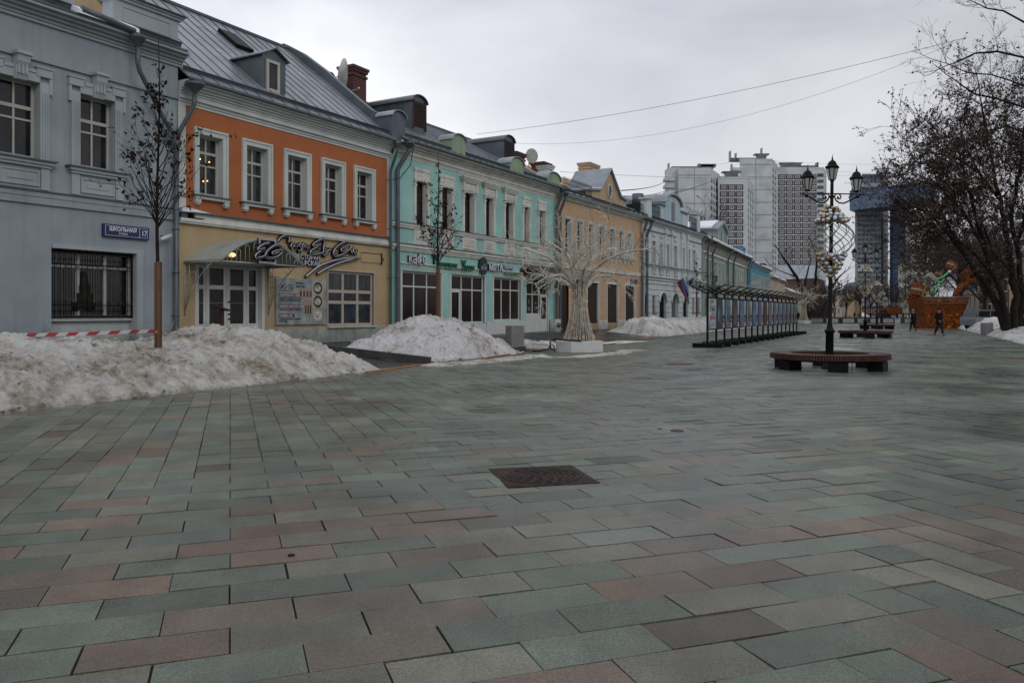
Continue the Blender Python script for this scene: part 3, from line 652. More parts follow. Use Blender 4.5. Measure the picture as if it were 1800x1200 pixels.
def dormer(H, x0, x1, d0, zb_, ze, za, ridge_to, kind='gable', m='zinc_dark', wm='sash_paint', pm='pane', name='dormer', over=0.12):
    b = H.mb(); cx = (x0+x1)/2
    if kind == 'gable': poly = [(x0, zb_), (x1, zb_), (x1, ze), (cx, za), (x0, ze)]
    else: poly = [(x0, zb_), (x1, zb_)]+[(cx+(x1-x0)/2*math.cos(R(a)), ze+(za-ze)*math.sin(R(a))) for a in range(0, 181, 20)]
    b.prism(poly, d0, ridge_to)
    o = H.part(b, name, m)
    b = H.mb()
    if kind == 'gable': tp = [(x0-over, ze-over*.6), (cx, za+.02), (x1+over, ze-over*.6), (x1+over, ze-over*.6+.05), (cx, za+.08), (x0-over, ze-over*.6+.05)]
    else:
        rx = (x1-x0)/2+over; rz_ = za-ze+over*.6
        tp = [(cx+(rx-.05)*math.cos(R(a)), ze-.02+(rz_-.05)*math.sin(R(a))) for a in range(0, 181, 15)]+[(cx+rx*math.cos(R(a)), ze-.02+rz_*math.sin(R(a))) for a in range(180, -1, -15)]
    n = len(tp)//2
    for i in range(n-1):
        q = [tp[i], tp[i+1], tp[2*n-2-i], tp[2*n-1-i]]; b.prism(q, d0-over, ridge_to)
    H.part(b, 'dormer_roof', 'zinc_roof' if m != 'zinc_dark' else m, o)
    return o
def chimney(H, x0, x1, y0, y1, z0, z1, m='brick', cap='brick', name='chimney'):
    b = H.mb(); b.box(x0, x1, y0, y1, z0, z1-.5); b.box(x0-.06, x1+.06, y0-.06, y1+.06, z1-.499, z1-.38); b.box(x0+.005, x1-.005, y0+.005, y1-.005, z1-.379, z1-.25)
    b.box(x0-.07, x1+.07, y0-.07, y1+.07, z1-.249, z1-.12); b.box(x0-.12, x1+.12, y0-.12, y1+.12, z1-.119, z1-.02); o = H.part(b, name, m)
    b = H.mb(); b.box(x0-.14, x1+.14, y0-.14, y1+.14, z1-.019, z1+.02); H.part(b, 'chimney_cap', 'zinc_dark', o)
    return o
def pier(H, x0, x1, y0, y1, z0, z1, m, name='parapet_pier'):
    b = H.mb(); cx = (x0+x1)/2; r = (x1-x0)/2; ze = z1-r*0.55
    b.prism([(x0, z0), (x1, z0)]+[(cx+r*math.cos(R(a)), ze+r*.5*math.sin(R(a))) for a in range(0, 181, 20)], y0, y1)
    o = H.part(b, name, m); b = H.mb(); q = .07
    A = [(cx+(r+q)*math.cos(R(a)), ze-.02+(r*.5+q)*math.sin(R(a))) for a in range(0, 181, 18)]; I = [(cx+(r+q-.05)*math.cos(R(a)), ze-.02+(r*.5+q-.05)*math.sin(R(a))) for a in range(0, 181, 18)]
    for i in range(len(A)-1): b.prism([I[i], I[i+1], A[i+1], A[i]], y0-.1, y1+.1)
    H.part(b, 'pier_cap', 'zinc_roof', o)
def railing(H, x0, x1, z, h=0.75, y=-0.2, step=0.16, m='iron'):
    b = H.mb(); n = int((x1-x0)/step)
    for i in range(n+1):
        x = x0+(x1-x0)*i/n; b.box(x-.011, x+.011, y-.011, y+.011, z, z+h)
    for zz in (z+.12, z+h*.5, z+h-.14): b.box(x0, x1, y-.014, y+.014, zz, zz+.025)
    H.part(b, 'roof_railing', m)

# ============================================================ 1. grey house, nearest on the left
H = House('grey_house', 'pale grey-blue two-storey house at the left edge, with white carved window frames', 4.0, 17.30)
W2 = (13.97, 15.06); W1 = (11.72, 12.81); W0 = (9.47, 10.56); zt, zb_ = 7.86, 5.72
ups = [(a, b, zb_, zt) for a, b in (W0, W1, W2)]
low = [(13.19, 15.84, 0.30, 3.32), (8.6, 11.2, 0.30, 3.32)]
b = H.mb(); wallgrid(b, H.s0, H.s1, 0.0, 9.6, ups+low, rev=False); H.part(b, 'wall', 'grey_plaster')
bodywalls(H, H.s0, H.s1, 0, 9.9, 12.6, 6, 'grey_plaster')
for a, c in (W0, W1, W2):
    win(H, a, c, zb_+.05, zt, d=0.30, hb=((0.34, .10), 0.50), fm='sash_paint')
    b = H.mb(); tw = .26
    for x in (a-tw, c): 
        b.box(x, x+tw, -.09, 0.30 if x == c else .30, zb_, zt+.02); 
        for q in (.07, .15, .22): b.box(x+q-.012, x+q+.012, -.115, -.085, zb_+.1, zt-.25)
    b.box(a, c, -.09, 0.30, zt, zt+.30); b.box(a-tw-.08, a-tw+.36, -.11, 0, zt+.18, zt+.40); b.box(c+tw-.36, c+tw+.08, -.11, 0, zt+.18, zt+.40)
    b.box(a-tw-.08, a-tw-.003, -.10, 0, zt-.28, zt+.159); b.box(c+tw+.003, c+tw+.08, -.10, 0, zt-.28, zt+.159)
    b.box(a+.13, c-.13, -.12, 0, zt+.24, zt+.34); b.box(a-tw-.11, a-tw+.38, -.14, 0, zt+.401, zt+.445); b.box(c+tw-.38, c+tw+.11, -.14, 0, zt+.401, zt+.445)
    H.part(b, 'architrave', 'grey_trim')
    b = H.mb(); cx = (a+c)/2        # scrolled keystone
    b.prism([(-.10, zt+.60), (-.30, zt+.60), (-.27, zt+.42), (-.20, zt+.30), (-.19, zt+.12), (-.13, zt-.04), (-.05, zt-.06), (-.05, zt+.6)], cx-.17, cx+.17, 'yz')
    b.box(cx-.22, cx+.22, -.35, 0, zt+.601, zt+.66); b.box(cx-.20, cx+.20, -.33, 0, zt+.661, zt+.70)
    for q in (-.1, 0, .1): b.box(cx+q-.02, cx+q+.02, -.235, -.2, zt+.1, zt+.38)
    H.part(b, 'keystone', 'grey_trim')
    b = H.mb(); b.box(a-tw-.16, c+tw+.16, -.26, .28, zb_-.04, zb_); H.part(b, 'sill', 'zinc_dark')
    b = H.mb(); b.box(a-tw-.08, c+tw+.08, -.20, 0, zb_-.13, zb_-.041); b.box(a-tw-.03, c+tw+.03, -.15, 0, zb_-.21, zb_-.131)
    b.box(a-tw, a-.02, -.10, 0, 4.90, zb_-.211); b.box(c+.02, c+tw, -.10, 0, 4.90, zb_-.211); b.box(a-.019, c+.019, -.05, 0, 4.90, zb_-.211)
    b.box(a+.05, c-.05, -.075, 0, 5.02, 5.36)
    for (p, q, r_, s_) in ((a+.02, c-.02, 5.36, 5.40), (a+.02, c-.02, 4.98, 5.02), (a+.02, a+.06, 5.02, 5.36), (c-.06, c-.02, 5.02, 5.36)): b.box(p, q, -.10, 0, r_, s_)
    b.box(a+.20, c-.20, -.095, 0, 5.13, 5.26)
    H.part(b, 'apron_panel', 'grey_trim')
b = H.mb(); b.box(H.s0, H.s1, -.13, 0, 4.84, 4.875); H.part(b, 'belt_flashing', 'zinc_dark')
b = H.mb(); b.box(H.s0, H.s1, -.07, 0, 4.50, 4.839); b.box(H.s0, H.s1+.001, -.09, 0, 4.70, 4.84); H.part(b, 'belt_course', 'grey_plaster')
b = H.mb(); b.box(H.s0, H.s1, -.045, 0, 8.50, 9.5); b.box(H.s0, H.s1+.002, -.075, 0, 8.46, 8.52); H.part(b, 'frieze', 'grey_plaster')
cornice(H, H.s0, H.s1+.12, 9.50, 9.93, 0.52, 'grey_trim')
roof(H, H.s0, H.s1, 9.98, 12.6, 6, ov=.55, m='zinc_dark')
b = H.mb(); b.prism([(-.62, 9.97), (-.60, 10.10), (-.2, 10.3), (1.8, 11.1), (1.8, 10.98), (-.5, 10.0)], 13.6, 15.5, 'yz'); o = H.part(b, 'roof_snow', 'snow_roof')
b = H.mb(); b.box(14.9, 17.34, -.16, 0.5, 9.96, 10.20); b.box(14.98, 17.28, -.08, .42, 10.201, 10.98); b.box(14.88, 17.38, -.16, .5, 10.981, 11.06); b.box(14.82, 17.44, -.22, .55, 11.061, 11.12)
for (p, q, r_, s_) in ((15.3, 17.0, 10.80, 10.84), (15.3, 17.0, 10.36, 10.40), (15.3, 15.34, 10.401, 10.799), (16.96, 17.0, 10.401, 10.799)): b.box(p, q, -.105, 0, r_, s_)
b.box(13.15, 13.75, -.12, .4, 9.96, 10.55)
H.part(b, 'parapet', 'grey_trim')
b = H.mb(); b.box(14.78, 17.5, -.30, .6, 11.121, 11.15); b.box(14.86, 17.5, -.34, 0, 9.935, 9.958); H.part(b, 'parapet_flashing', 'zinc_dark')
# the gutter ending in a funnel, slanted pipe, then the corner downpipe
b = H.mb(); b.tube([(13.7, -.58, 10.12), (15.35, -.58, 9.98)], 0.10, 8); b.lathe([(.075, -.02), (.09, 0), (.20, .22), (.23, .24), (.23, .34)], 8, 15.45, -.6, 9.55)
b.tube([(15.45, -.6, 9.6), (15.45, -.6, 9.05), (15.55, -.55, 8.85), (16.5, -.30, 7.75), (16.62, -.28, 7.62), (17.02, -.20, 7.25), (17.08, -.2, 7.1), (17.08, -.2, 6.9)], .075, 8)
b.lathe([(.075, -.3), (.08, -.12), (.15, .02), (.16, .16)], 8, 17.12, -.2, 6.9); b.tube([(17.12, -.2, 6.9), (17.12, -.2, 1.2), (17.12, -.2, .45), (17.10, -.36, .36)], .085, 8)
for z in (1.4, 2.8, 4.2, 5.6, 6.3): b.lathe([(.1, -.03), (.1, .03)], 8, 17.12, -.2, z); b.box(17.1, 17.14, -.2, 0, z-.015, z+.015)
for p, q in ((16.0, 8.33), (16.3, 7.98)): b.lathe([(.095, -.05), (.095, .05)], 8, p, -.43+(p-15.55)*.27, q)
H.part(b, 'downpipe', 'pipe_grey')
# lower window in its niche, with the black grille
for (a, c) in ((13.19, 15.84), (8.6, 11.2)):
    b = H.mb(); b.box(a, c, .34, .40, .30, 1.31); b.box(a+.001, c-.001, .20, .339, 1.25, 1.31); H.part(b, 'niche_panel', 'reveal_pale')
    b = H.mb(); b.box(c+.001, c+.2, -.04, .33, .30, 3.45); b.box(a, c, -.04, .33, 3.321, 3.45); b.box(c-.02, c-.001, 0, .34, .31, 3.32); H.part(b, 'niche_frame', 'grey_trim')
    win(H, a, c, 1.31, 3.32, d=.40, vb=(.36, .68), hb=((.24, .07),), bar=.12, fw=.10, fm='sash_paint', pm='pane')
    b = H.mb(); x0, x1, z0, z1 = a+.02, c-.02, 1.335, 3.30; y = .18
    b.box(x0, x1, y-.02, y+.02, z0, z0+.07); b.box(x0, x1, y-.02, y+.02, z1-.07, z1); b.box(x0, x0+.05, y-.021, y+.021, z0, z1); b.box(x1-.05, x1, y-.021, y+.021, z0, z1)
    b.box(x0, x1, y-.015, y+.015, z0+.36, z0+.39); b.box(x0, x1, y-.015, y+.015, z1-.42, z1-.39)
    n = 16
    for i in range(1, n):
        x = x0+(x1-x0)*i/n; b.tube([(x, y, z0), (x, y, z1)], .011, 5)
        for zz, sg in ((z1-.47, 1), (z0+.44, -1)):
            if i % 2: b.tube([(x-.055*math.cos(R(t)), y, zz+.06*math.sin(R(t))*sg) for t in range(-90, 271, 45)], .007, 4)
            for zt_ in (z1-.25, z0+.2): b.tube([(x-.028, y, zt_), (x, y, zt_+.035), (x+.028, y, zt_), (x, y, zt_-.035), (x-.028, y, zt_)], .008, 4)
    H.part(b, 'window_grille', 'iron')
# tree garland seen in the window
b = H.mb(); rr = random.Random(5); cx = 14.35
for i in range(26):
    z = 1.6+1.15*i/26; wd = .34*(1-(i/26))*(0.75+.5*((i % 6)/6))+.03; b.tube([(cx-wd, .30, z-.05), (cx, .31, z+.03), (cx+wd, .30, z-.06)], .022, 4)
M['garland'] = mat('garland', (0.025, 0.028, 0.015), 0.9, 0.5)
H.part(b, 'garland', 'garland')
# street name plate
M['sign_blue'] = mat('sign_blue', (0.006, 0.013, 0.085), 0.35, 0.05); M['letter_white'] = mat('letter_white', (0.75, 0.76, 0.78), 0.5, 0.03)
def plate(H, x0, x1, z0, z1, label, street, number):
    o = thing('street_sign', label, 'street sign', H.l.w(x0, -0.03, z0), H.l.rot()); w_ = x1-x0; h = z1-z0
    b = MB(); b.box(0, w_, -.07, .02, 0, h); b.build('sign_panel', 'sign_blue', o)
    b = MB(); t = .008; 
    for q in ((.06, w_-.06, h-.05, h-.05+t), (.06, w_-.06, .05-t, .05), (.06, .06+t, .05, h-.05), (w_-.06-t, w_-.06, .05, h-.05), (w_*.78, w_*.78+t*1.5, .05, h-.05)): b.box(q[0], q[1], -.074, -.069, q[2], q[3])
    b.build('sign_border', 'letter_white', o)
    if street:
        text('lettering', street, .17, .004, 'letter_white', o, wallm(w_*.42, -.073, h*.50), 'CENTER', sx=.92, bold=.003)
        text('lettering', 'УЛИЦА', .075, .004, 'letter_white', o, wallm(w_*.42, -.073, h*.24), 'CENTER', sx=1.15)
        text('lettering', number, .24, .004, 'letter_white', o, wallm(w_*.885, -.073, h*.28), 'CENTER', sx=.8, bold=.003)
    return o
plate(H, 14.67, 16.2, 3.77, 4.15, 'blue street name plate with white letters and the number 17 on the grey house', 'ШКОЛЬНАЯ', '17')
# camera on the wall
o = thing('security_camera', 'white bullet security camera on the corner of the grey house beside the downpipe', 'camera', H.l.w(16.72, 0, 3.9), H.l.rot())
b = MB(); b.box(-.04, .04, -.02, 0, -.06, .06); b.tube([(0, -.02, 0), (0, -.2, -.02)], .018, 6); b.build('bracket', 'iron', o)
b = MB(); b.tube([(-.22, -.26, -.10), (-.2, -.255, -.09), (.2, -.2, .06)], [.045, .055, .055], 10); b.tube([(-.26, -.265, -.06), (.22, -.2, .125)], .022, 5); b.build('housing', 'white_paint', o)

# ============================================================ 2. orange house with the restaurant
H = House('orange_house', 'orange and ochre house with standing-seam metal roof and a restaurant on the ground floor', 17.32, 28.38)
OW = [(17.94, 19.32), (19.98, 21.38), (21.98, 23.40), (24.01, 25.40), (25.97, 27.34)]
ops = [(a+.2, c-.2, 5.44, 7.50) for a, c in OW]
b = H.mb(); wallgrid(b, H.s0, H.s1, 4.81, 8.36, ops, rev=False); H.part(b, 'upper_wall', 'orange_plaster')
door = (18.12, 20.93, 0.3, 3.2); bw = (24.40, 27.28, 0.95, 3.20)
b = H.mb(); wallgrid(b, H.s0, H.s1, 0.90, 4.5, [(door[0], door[1], .9, door[3]), bw]); H.part(b, 'lower_wall', 'ochre_plaster')
b = H.mb(); b.box(H.s0, door[0]-.12, -.06, .3, 0, .90); b.box(door[1]+.12, H.s1, -.06, .3, 0, .90); H.part(b, 'plinth', 'plinth_green')
for q0, q1 in ((H.s0+.004, H.s0+.30), (H.s1-.16, H.s1-.004)): b = H.mb(); b.box(q0, q1, -.03, .1, 4.9, 8.4); H.part(b, 'corner_strip', 'pale_trim')
bodywalls(H, H.s0, H.s1, 0, 9.0, 14.1, 6, 'ochre_plaster')
for (a, c), h in zip(OW, ops):
    win(H, h[0], h[1], h[2]+.06, h[3], d=.30, hb=((.28, .09), .50), fm='sash_paint')
    trim(H, h[0], h[1], h[2], h[3], .2, .06, .30); sill(H, a, c, 5.44, out=.22)
# chandelier lights inside
b = H.mb()
for x, z in ((18.42, 6.72), (18.62, 6.60), (18.80, 6.68), (18.55, 5.98), (18.72, 6.02), (20.45, 6.78), (22.3, 6.62)): b.sphere((x, .262, z), .022, 6, 4)
H.part(b, 'chandelier_light', mat('chandelier', (.9, .6, .3), .5, 0, emit=((1, .50, .16), 5)))
# belt between storeys with dark flashing and broken left end
b = H.mb(); b.box(17.95, H.s1, -.10, 0, 4.66, 4.79); b.box(18.3, H.s1, -.13, 0, 4.60, 4.66); b.box(H.s0, H.s1, -.17, 0, 4.50, 4.60); b.box(H.s0, H.s1, -.13, 0, 4.44, 4.50); H.part(b, 'belt_course', 'old_white')
b = H.mb(); b.box(17.8, H.s1, -.22, 0, 4.79, 4.825); b.box(17.42, 17.66, -.06, .0, 4.6, 4.78); H.part(b, 'belt_flashing', 'zinc_dark')
b = H.mb(); b.prism([(H.s0+.02, 4.80), (18.2, 4.83), (18.5, 4.84), (18.2, 4.87), (17.8, 4.92), (H.s0+.02, 4.93)], -.22, .0); H.part(b, 'ledge_snow', 'snow_roof')
cornice(H, H.s0, H.s1, 8.34, 8.62, 0.16, 'pale_trim', 'architrave_band', 3)
cornice(H, H.s0, H.s1, 8.62, 9.08, 0.48, 'pale_trim', 'cornice', 6)
roof(H, H.s0+.02, H.s1-.02, 9.15, 14.2, 6, ov=.55)
gutter_box(H, H.s0, H.s1, -.55, 9.12)
# curved firewall between the orange and the turquoise house
b = H.mb(); fp = [(-.1, 9.1), (-.1, 10.35), (.35, 10.40), (.8, 10.62), (2.0, 11.55), (3.6, 12.85), (5.0, 13.85), (6.2, 14.5), (6.6, 14.4), (6.6, 9.1)]
b.prism(fp, 28.10, 28.42, 'yz'); H.part(b, 'firewall', 'zinc_dark')
pier(H, 28.02, 28.98, -.45, .35, 9.1, 10.5, 'pipe_grey')
# dormer
d0 = .40; zl = 9.15+.77*(d0+.55); xa = H.X(461, d0); xb = H.X(502, d0); ztop_ = H.Z(481, 88, d0); zev = H.Z(501, 108, d0)
dm = dormer(H, xa, xb, d0, zl-.1, zev, ztop_, 3.3, 'gable')
dw = (H.X(467, d0), H.X(490, d0), H.Z(480, 163, d0), H.Z(480, 108, d0))
win(H, dw[0], dw[1], dw[2], dw[3], d=d0+.02, vb=(), hb=(), fw=.11, thick=.09, pm='pane')
b = H.mb(); b.T = None
ys = 3.6; zs = 9.15+.77*(ys+.55); b.prism([(ys, zs), (ys+1.1, zs+.85), (ys+1.0, zs+1.0), (ys-.1, zs+.15)], H.X(414, ys), H.X(414, ys)+.9, 'yz'); H.part(b, 'skylight', 'iron')
b = H.mb(); b.prism([(ys+.0, zs+.16), (ys+.92, zs+.87), (ys+.90, zs+.90), (ys-.02, zs+.19)], H.X(414, ys)+.12, H.X(414, ys)+.78, 'yz'); H.part(b, 'skylight_pane', 'galv')
downpipe(H, 28.22, 9.05, .35, 'pipe_green', yo=-.22, ytop=-.6)
# funnel on the left, joining the grey house pipe
b = H.mb(); b.lathe([(.07, 0), (.08, .04), (.30, .26), (.32, .28), (.32, .36)], 8, 17.50, -.62, 8.60); b.tube([(17.50, -.62, 8.66), (17.48, -.6, 8.25), (17.42, -.45, 7.95), (17.20, -.24, 7.35), (17.16, -.2, 7.05)], .07, 8); H.part(b, 'downpipe', 'pipe_grey')
# ground floor: white doors and window
def panel_door(H, x0, x1, z0, z1, y, m, leaf=((0, .16), (.16, .48), (.48, .80), (.80, 1.0))):
    w_ = x1-x0
    b = H.mb(); b.box(x0-.12, x0+.02, -.02, y+.06, z0, z1+.10); b.box(x1-.02, x1+.12, -.02, y+.06, z0, z1+.10); b.box(x0+.02, x1-.02, -.02, y+.06, z1-.03, z1+.10)
    H.part(b, 'door_frame', 'white_paint')
    for i, (a, c) in enumerate(leaf):
        xa = x0+.02+(w_-.04)*a+.008; xb = x0+.02+(w_-.04)*c-.008; ww = xb-xa; st = .13 if ww > .6 else .10
        b = H.mb(); zr = [z0+.02, z0+.55, z0+.65, z0+1.75, z0+1.88, z1-.16, z1-.04]
        zr = [z0+.02, z0+.15, z0+.62, z0+.78, z0+1.98, z0+2.12, z1-.17, z1-.04]
        b.box(xa, xa+st, y-.06, y, zr[0], zr[-1]); b.box(xb-st, xb, y-.06, y, zr[0], zr[-1])
        for k in (0, 2, 4, 6): b.box(xa+st, xb-st, y-.058, y, zr[k], zr[k+1])
        o = H.part(b, 'door_leaf', m)
        b = H.mb(); b.box(xa+.02, xb-.02, y-.03, y-.01, zr[0]+.02, zr[-1]-.02); H.part(b, 'pane', 'pane_dark', o)
        b = H.mb()
        b.box(xa+st, xb-st, y-.035, y-.029, z0+1.5, z0+1.515); H.part(b, 'glazing_bar', 'gold', o)
        if i == 2:
            b = H.mb()
            for zz in (1.55, 1.12, .95): b.sphere((xa+.06, y-.10, z0+zz), .035, 8, 5); b.tube([(xa+.06, y-.06, z0+zz), (xa+.06, y-.1, z0+zz)], .014, 5)
            H.part(b, 'handle', 'iron', o)
panel_door(H, 18.12, 20.93, 0.32, 3.20, .22, 'white_paint')
b = H.mb(); b.box(18.0, 21.05, -.5, .25, .1, .33); H.part(b, 'doorstep', 'concrete')
trim(H, bw[0], bw[1], bw[2], bw[3], .06, .05, .14, 'pink_paint', 'window_surround', step=False)
win(H, bw[0], bw[1], bw[2], bw[3], d=.14, vb=(.345, .665), hb=((.37, .13), .57), bar=.13, fw=.10, fm='pink_paint', pm='pane_blue')
g = H.mb()
for i in range(3):
    xx = bw[0]+.13+i*.93; g.box(xx, xx+.80, .085, .105, 2.42, 3.09)
H.part(g, 'net_curtain', 'pane_grey')
b = H.mb(); b.box(bw[0]-.08, bw[1]+.1, -.16, .02, .87, .93); H.part(b, 'sill', 'pale_trim')
# old sign board frame on the wall
b = H.mb(); b.box(H.X(634), H.X(668), -.04, 0, H.Z(634, 460), H.Z(634, 443)); H.part(b, 'blank_board', 'ochre_plaster')
b = H.mb(); x_ = H.X(668); b.box(x_, x_+.05, -.10, 0, H.Z(634, 462), H.Z(634, 442)); b.box(x_+.05, x_+.16, -.09, -.03, H.Z(634, 455), H.Z(634, 451)); b.box(H.X(634), x_, -.045, -.041, H.Z(634, 445)+.01, H.Z(634, 443)); H.part(b, 'board_bracket', 'rust')
HO = H
# ============================================================ 3. turquoise cafe house
H = House('turquoise_house', 'turquoise cafe house with narrow white-framed windows and pale green roof piers', 28.42, 45.15)
CW = [(30.20, 31.50, 0), (32.32, 33.60, 0), (34.38, 35.72, 1), (36.47, 37.70, 1), (38.60, 39.88, 1), (40.79, 41.87, 0), (42.72, 43.90, 0)]
ops = [(a+.17, c-.24, 5.66, 7.70) for a, c, t in CW]
GW = [(29.30, 32.45, .95, 3.40), (33.33, 36.55, .95, 3.40), (37.50, 40.60, 1.05, 3.42), (41.25, 44.05, .32, 3.55)]
b = H.mb(); wallgrid(b, H.s0, H.s1, 5.58, 8.65, ops, ret=.42, rev=False); H.part(b, 'upper_wall', 'cyan_plaster')
b = H.mb(); wallgrid(b, H.s0, H.s1, 0, 4.7, GW, ret=.3); b.quad((H.s0, 0, 4.7), (H.s1, 0, 4.7), (H.s1, 0, 5.6), (H.s0, 0, 5.6)); H.part(b, 'lower_wall', 'cyan_plaster')
bodywalls(H, H.s0, H.s1, 0, 9.3, 12.9, 6, 'cyan_plaster')
b = H.mb(); b.box(H.s0, H.s1, -.14, 0, 5.50, 5.60); b.box(H.s0, H.s1, -.09, 0, 5.40, 5.499); b.box(H.s0, H.s1, -.2, 0, 4.50, 4.63); b.box(H.s0, H.s1, -.13, 0, 4.40, 4.499); b.box(H.s0, H.s1, -.08, 0, 4.32, 4.399); H.part(b, 'belt_course', 'old_white')
b = H.mb(); b.box(H.s0, H.s1, -.18, 0, 5.601, 5.63); b.box(H.s0, H.s1, -.25, 0, 4.631, 4.66); H.part(b, 'belt_flashing', 'zinc_dark')
cornice(H, H.s0+.25, H.s1, 8.62, 8.86, .12, 'old_white', 'architrave_band', 3); cornice(H, H.s0+.25, H.s1, 8.86, 9.26, .5, 'old_white', 'cornice', 4)
roof(H, H.s0+.3, H.s1, 9.34, 12.9, 6, ov=.6); gutter_box(H, H.s0+.3, H.s1, -.6, 9.3)
for (a, c, t), h in zip(CW, ops):
    win(H, h[0], h[1], 5.66, 7.70, d=.31, vb=(.5,), hb=(.18, .42), fm='dark_wood', pm='pane_dark', bar=.045)
    b = H.mb(); x0, x1 = h[0], h[1]; wd = .17
    b.box(x0-wd, x0, -.06, .32, 5.66, 7.70); b.box(x1, x1+wd, -.06, .32, 5.66, 7.70); b.box(x0, x1, -.06, .32, 7.701, 7.74)
    b.box(x0-wd+.02, x0-.03, -.08, 0, 5.7, 7.5); b.box(x1+.03, x1+wd-.02, -.08, 0, 5.7, 7.5)
    for xx in (x0-wd-.05, x1+.02): b.box(xx, xx+wd+.03, -.12, 0, 7.45, 7.52); b.box(xx+.02, xx+wd+.01, -.10, 0, 7.38, 7.449); b.box(xx, xx+wd+.03, -.13, 0, 7.62, 7.69)
    if t:
        b.box(x0-wd-.05, x1+wd+.05, -.08, 0, 7.741, 8.20); b.box(x0-.02, x1+.02, -.11, 0, 7.80, 8.10)
        rr = random.Random(int(a*7))
        for i in range(14): b.sphere((x0+(x1-x0)*(i+.5)/14, -.12, 7.95+.08*math.sin(i*1.3)), .035, 5, 4)
        for q, zz in ((.10, 8.201), (.20, 8.28), (.28, 8.36), (.34, 8.42)): b.box(x0-wd-.02-q*.75, x1+wd+.02+q*.75, -.12-q*.55, 0, zz, zz+.075)
        for xx in (x0-wd-.06, x1+wd-.10): b.box(xx, xx+.16, -.16, 0, 7.75, 8.19)
    else:
        b.box(x0-wd, x1+wd, -.07, 0, 7.741, 8.30); b.box(x0-wd-.03, x1+wd+.03, -.10, 0, 8.18, 8.301)
        n = 9
        for i in range(n): xx = x0-wd+.06+(x1-x0+2*wd-.12)*i/(n-1); b.box(xx-.025, xx+.025, -.115, 0, 8.12, 8.175)
        for i in range(8): xx = x0+(x1-x0)*(i+.5)/8; b.sphere((xx, -.075, 7.96+(.05 if i % 2 else -.02)), .035, 5, 4)
    H.part(b, 'architrave', 'old_white')
    b = H.mb(); b.box(x0-wd-.02, x1+wd+.02, -.05, 0, 4.67, 5.39); b.box(x0-wd-.10, x1+wd+.10, -.05, 0, 4.67, 4.80)
    b.box(x0-.04, x1+.04, -.085, 0, 4.92, 5.30)
    for q in ((x0+.02, x1-.02, 5.22, 5.24), (x0+.02, x1-.02, 4.98, 5.0), (x0+.1, x1-.1, 5.12, 5.15), (x0+.1, x1-.1, 5.06, 5.08), (x0+.02, x0+.05, 5.01, 5.21), (x1-.05, x1-.02, 5.01, 5.21)): b.box(q[0], q[1], -.105, 0, q[2], q[3])
    H.part(b, 'apron_panel', 'old_white')
# shop windows
for i, g in enumerate(GW[:3]):
    x0, x1, z0, z1 = g
    b = H.mb(); q = .12; b.box(x0-q, x0, -.05, .14, .95, z1+.02); b.box(x1, x1+q, -.05, .14, .95, z1+.02); b.box(x0-q, x1+q, -.06, .14, z1+.021, z1+.06)
    b.box(x0-q, x1+q, -.08, 0, z1+.34, z1+.40); H.part(b, 'window_surround', 'white_paint')
    b = H.mb()
    for k in range(17): xx = x0-.1+(x1-x0+.2)*k/16; b.box(xx-.006, xx+.006, -.10, -.09, z1+.02, z1+.36)
    for zz in (z1+.06, z1+.16, z1+.26, z1+.35): b.box(x0-.1, x1+.1, -.10, -.09, zz, zz+.012)
    H.part(b, 'lattice_strip', 'old_white')
    if i == 1:
        win(H, x0, x1, z0-.0, z1, d=.16, vb=(.345, .67), hb=((.30, .07),), bar=.07, fw=.07, fm='white_paint', pm='pane_curtain')
        b = H.mb(); b.box(x0+.04, x0+.16, .05, .10, z0, 2.66); b.box(x0+.85, x0+.97, .05, .10, z0, 2.66); b.box(x0+.161, x0+.849, .05, .10, 2.52, 2.66); b.box(x0+.161, x0+.849, .05, .10, z0, z0+.12); H.part(b, 'casement', 'white_paint')
    else: win(H, x0, x1, z0, z1, d=.16, vb=(.335, .665), hb=((.28, .07),), bar=.07, fw=.07, fm='white_paint', pm='pane_curtain')
b = H.mb()
b.box(29.1, 32.6, -.05, 0, .3, .90); b.box(33.2, 36.7, -.05, 0, .3, .90); b.box(36.75, 41.1, -.05, 0, .3, 1.0)
for xx in (37.5, 38.5, 39.6, 40.6): b.box(xx, xx+.02, -.055, 0, .3, .98)
H.part(b, 'plinth_panel', 'white_paint')
x0, x1 = 41.25, 44.05
b = H.mb(); b.box(x0-.1, x0, -.04, .15, .3, 3.6); b.box(x1, x1+.1, -.04, .15, .3, 3.6); H.part(b, 'shopfront_frame', 'white_paint')
win(H, x0, x1, .32, 3.55, d=.14, vb=(.34, .64), hb=((.30, .07), (.66, .05)), bar=.07, fw=.07, fm='white_paint', pm='pane_dark', name='shopfront')
b = H.mb(); b.box(x0+.05, x1-.08, .045, .135, .34, 1.40); 
for xx in (x0+1.0, x0+1.85): b.box(xx, xx+.03, .04, .045, .34, 1.4)
H.part(b, 'shopfront_panel', 'white_paint')
dx0, dx1 = x0+1.86, x1-.05
b = H.mb(); b.box(dx0, dx0+.11, .0, .044, .34, 2.58); b.box(dx1-.11, dx1, .0, .044, .34, 2.58); b.box(dx0+.11, dx1-.11, .0, .044, 2.45, 2.58); b.box(dx0+.11, dx1-.11, .0, .044, .34, 1.10); b.box(dx0+.2, dx1-.2, -.006, 0, .45, 1.0)
o = H.part(b, 'door', 'white_paint'); b = H.mb(); b.box(dx0+.111, dx1-.111, .02, .04, 1.11, 2.44); H.part(b, 'pane', 'pane_dark', o)
b = H.mb(); b.tube([(dx0+.04, .0, 1.35), (dx0+.04, -.09, 1.37), (dx0+.16, -.09, 1.39), (dx0+.16, -.09, 1.75), (dx0+.04, -.09, 1.78), (dx0+.04, 0, 1.79)], .022, 6); H.part(b, 'handle', 'white_paint', o)
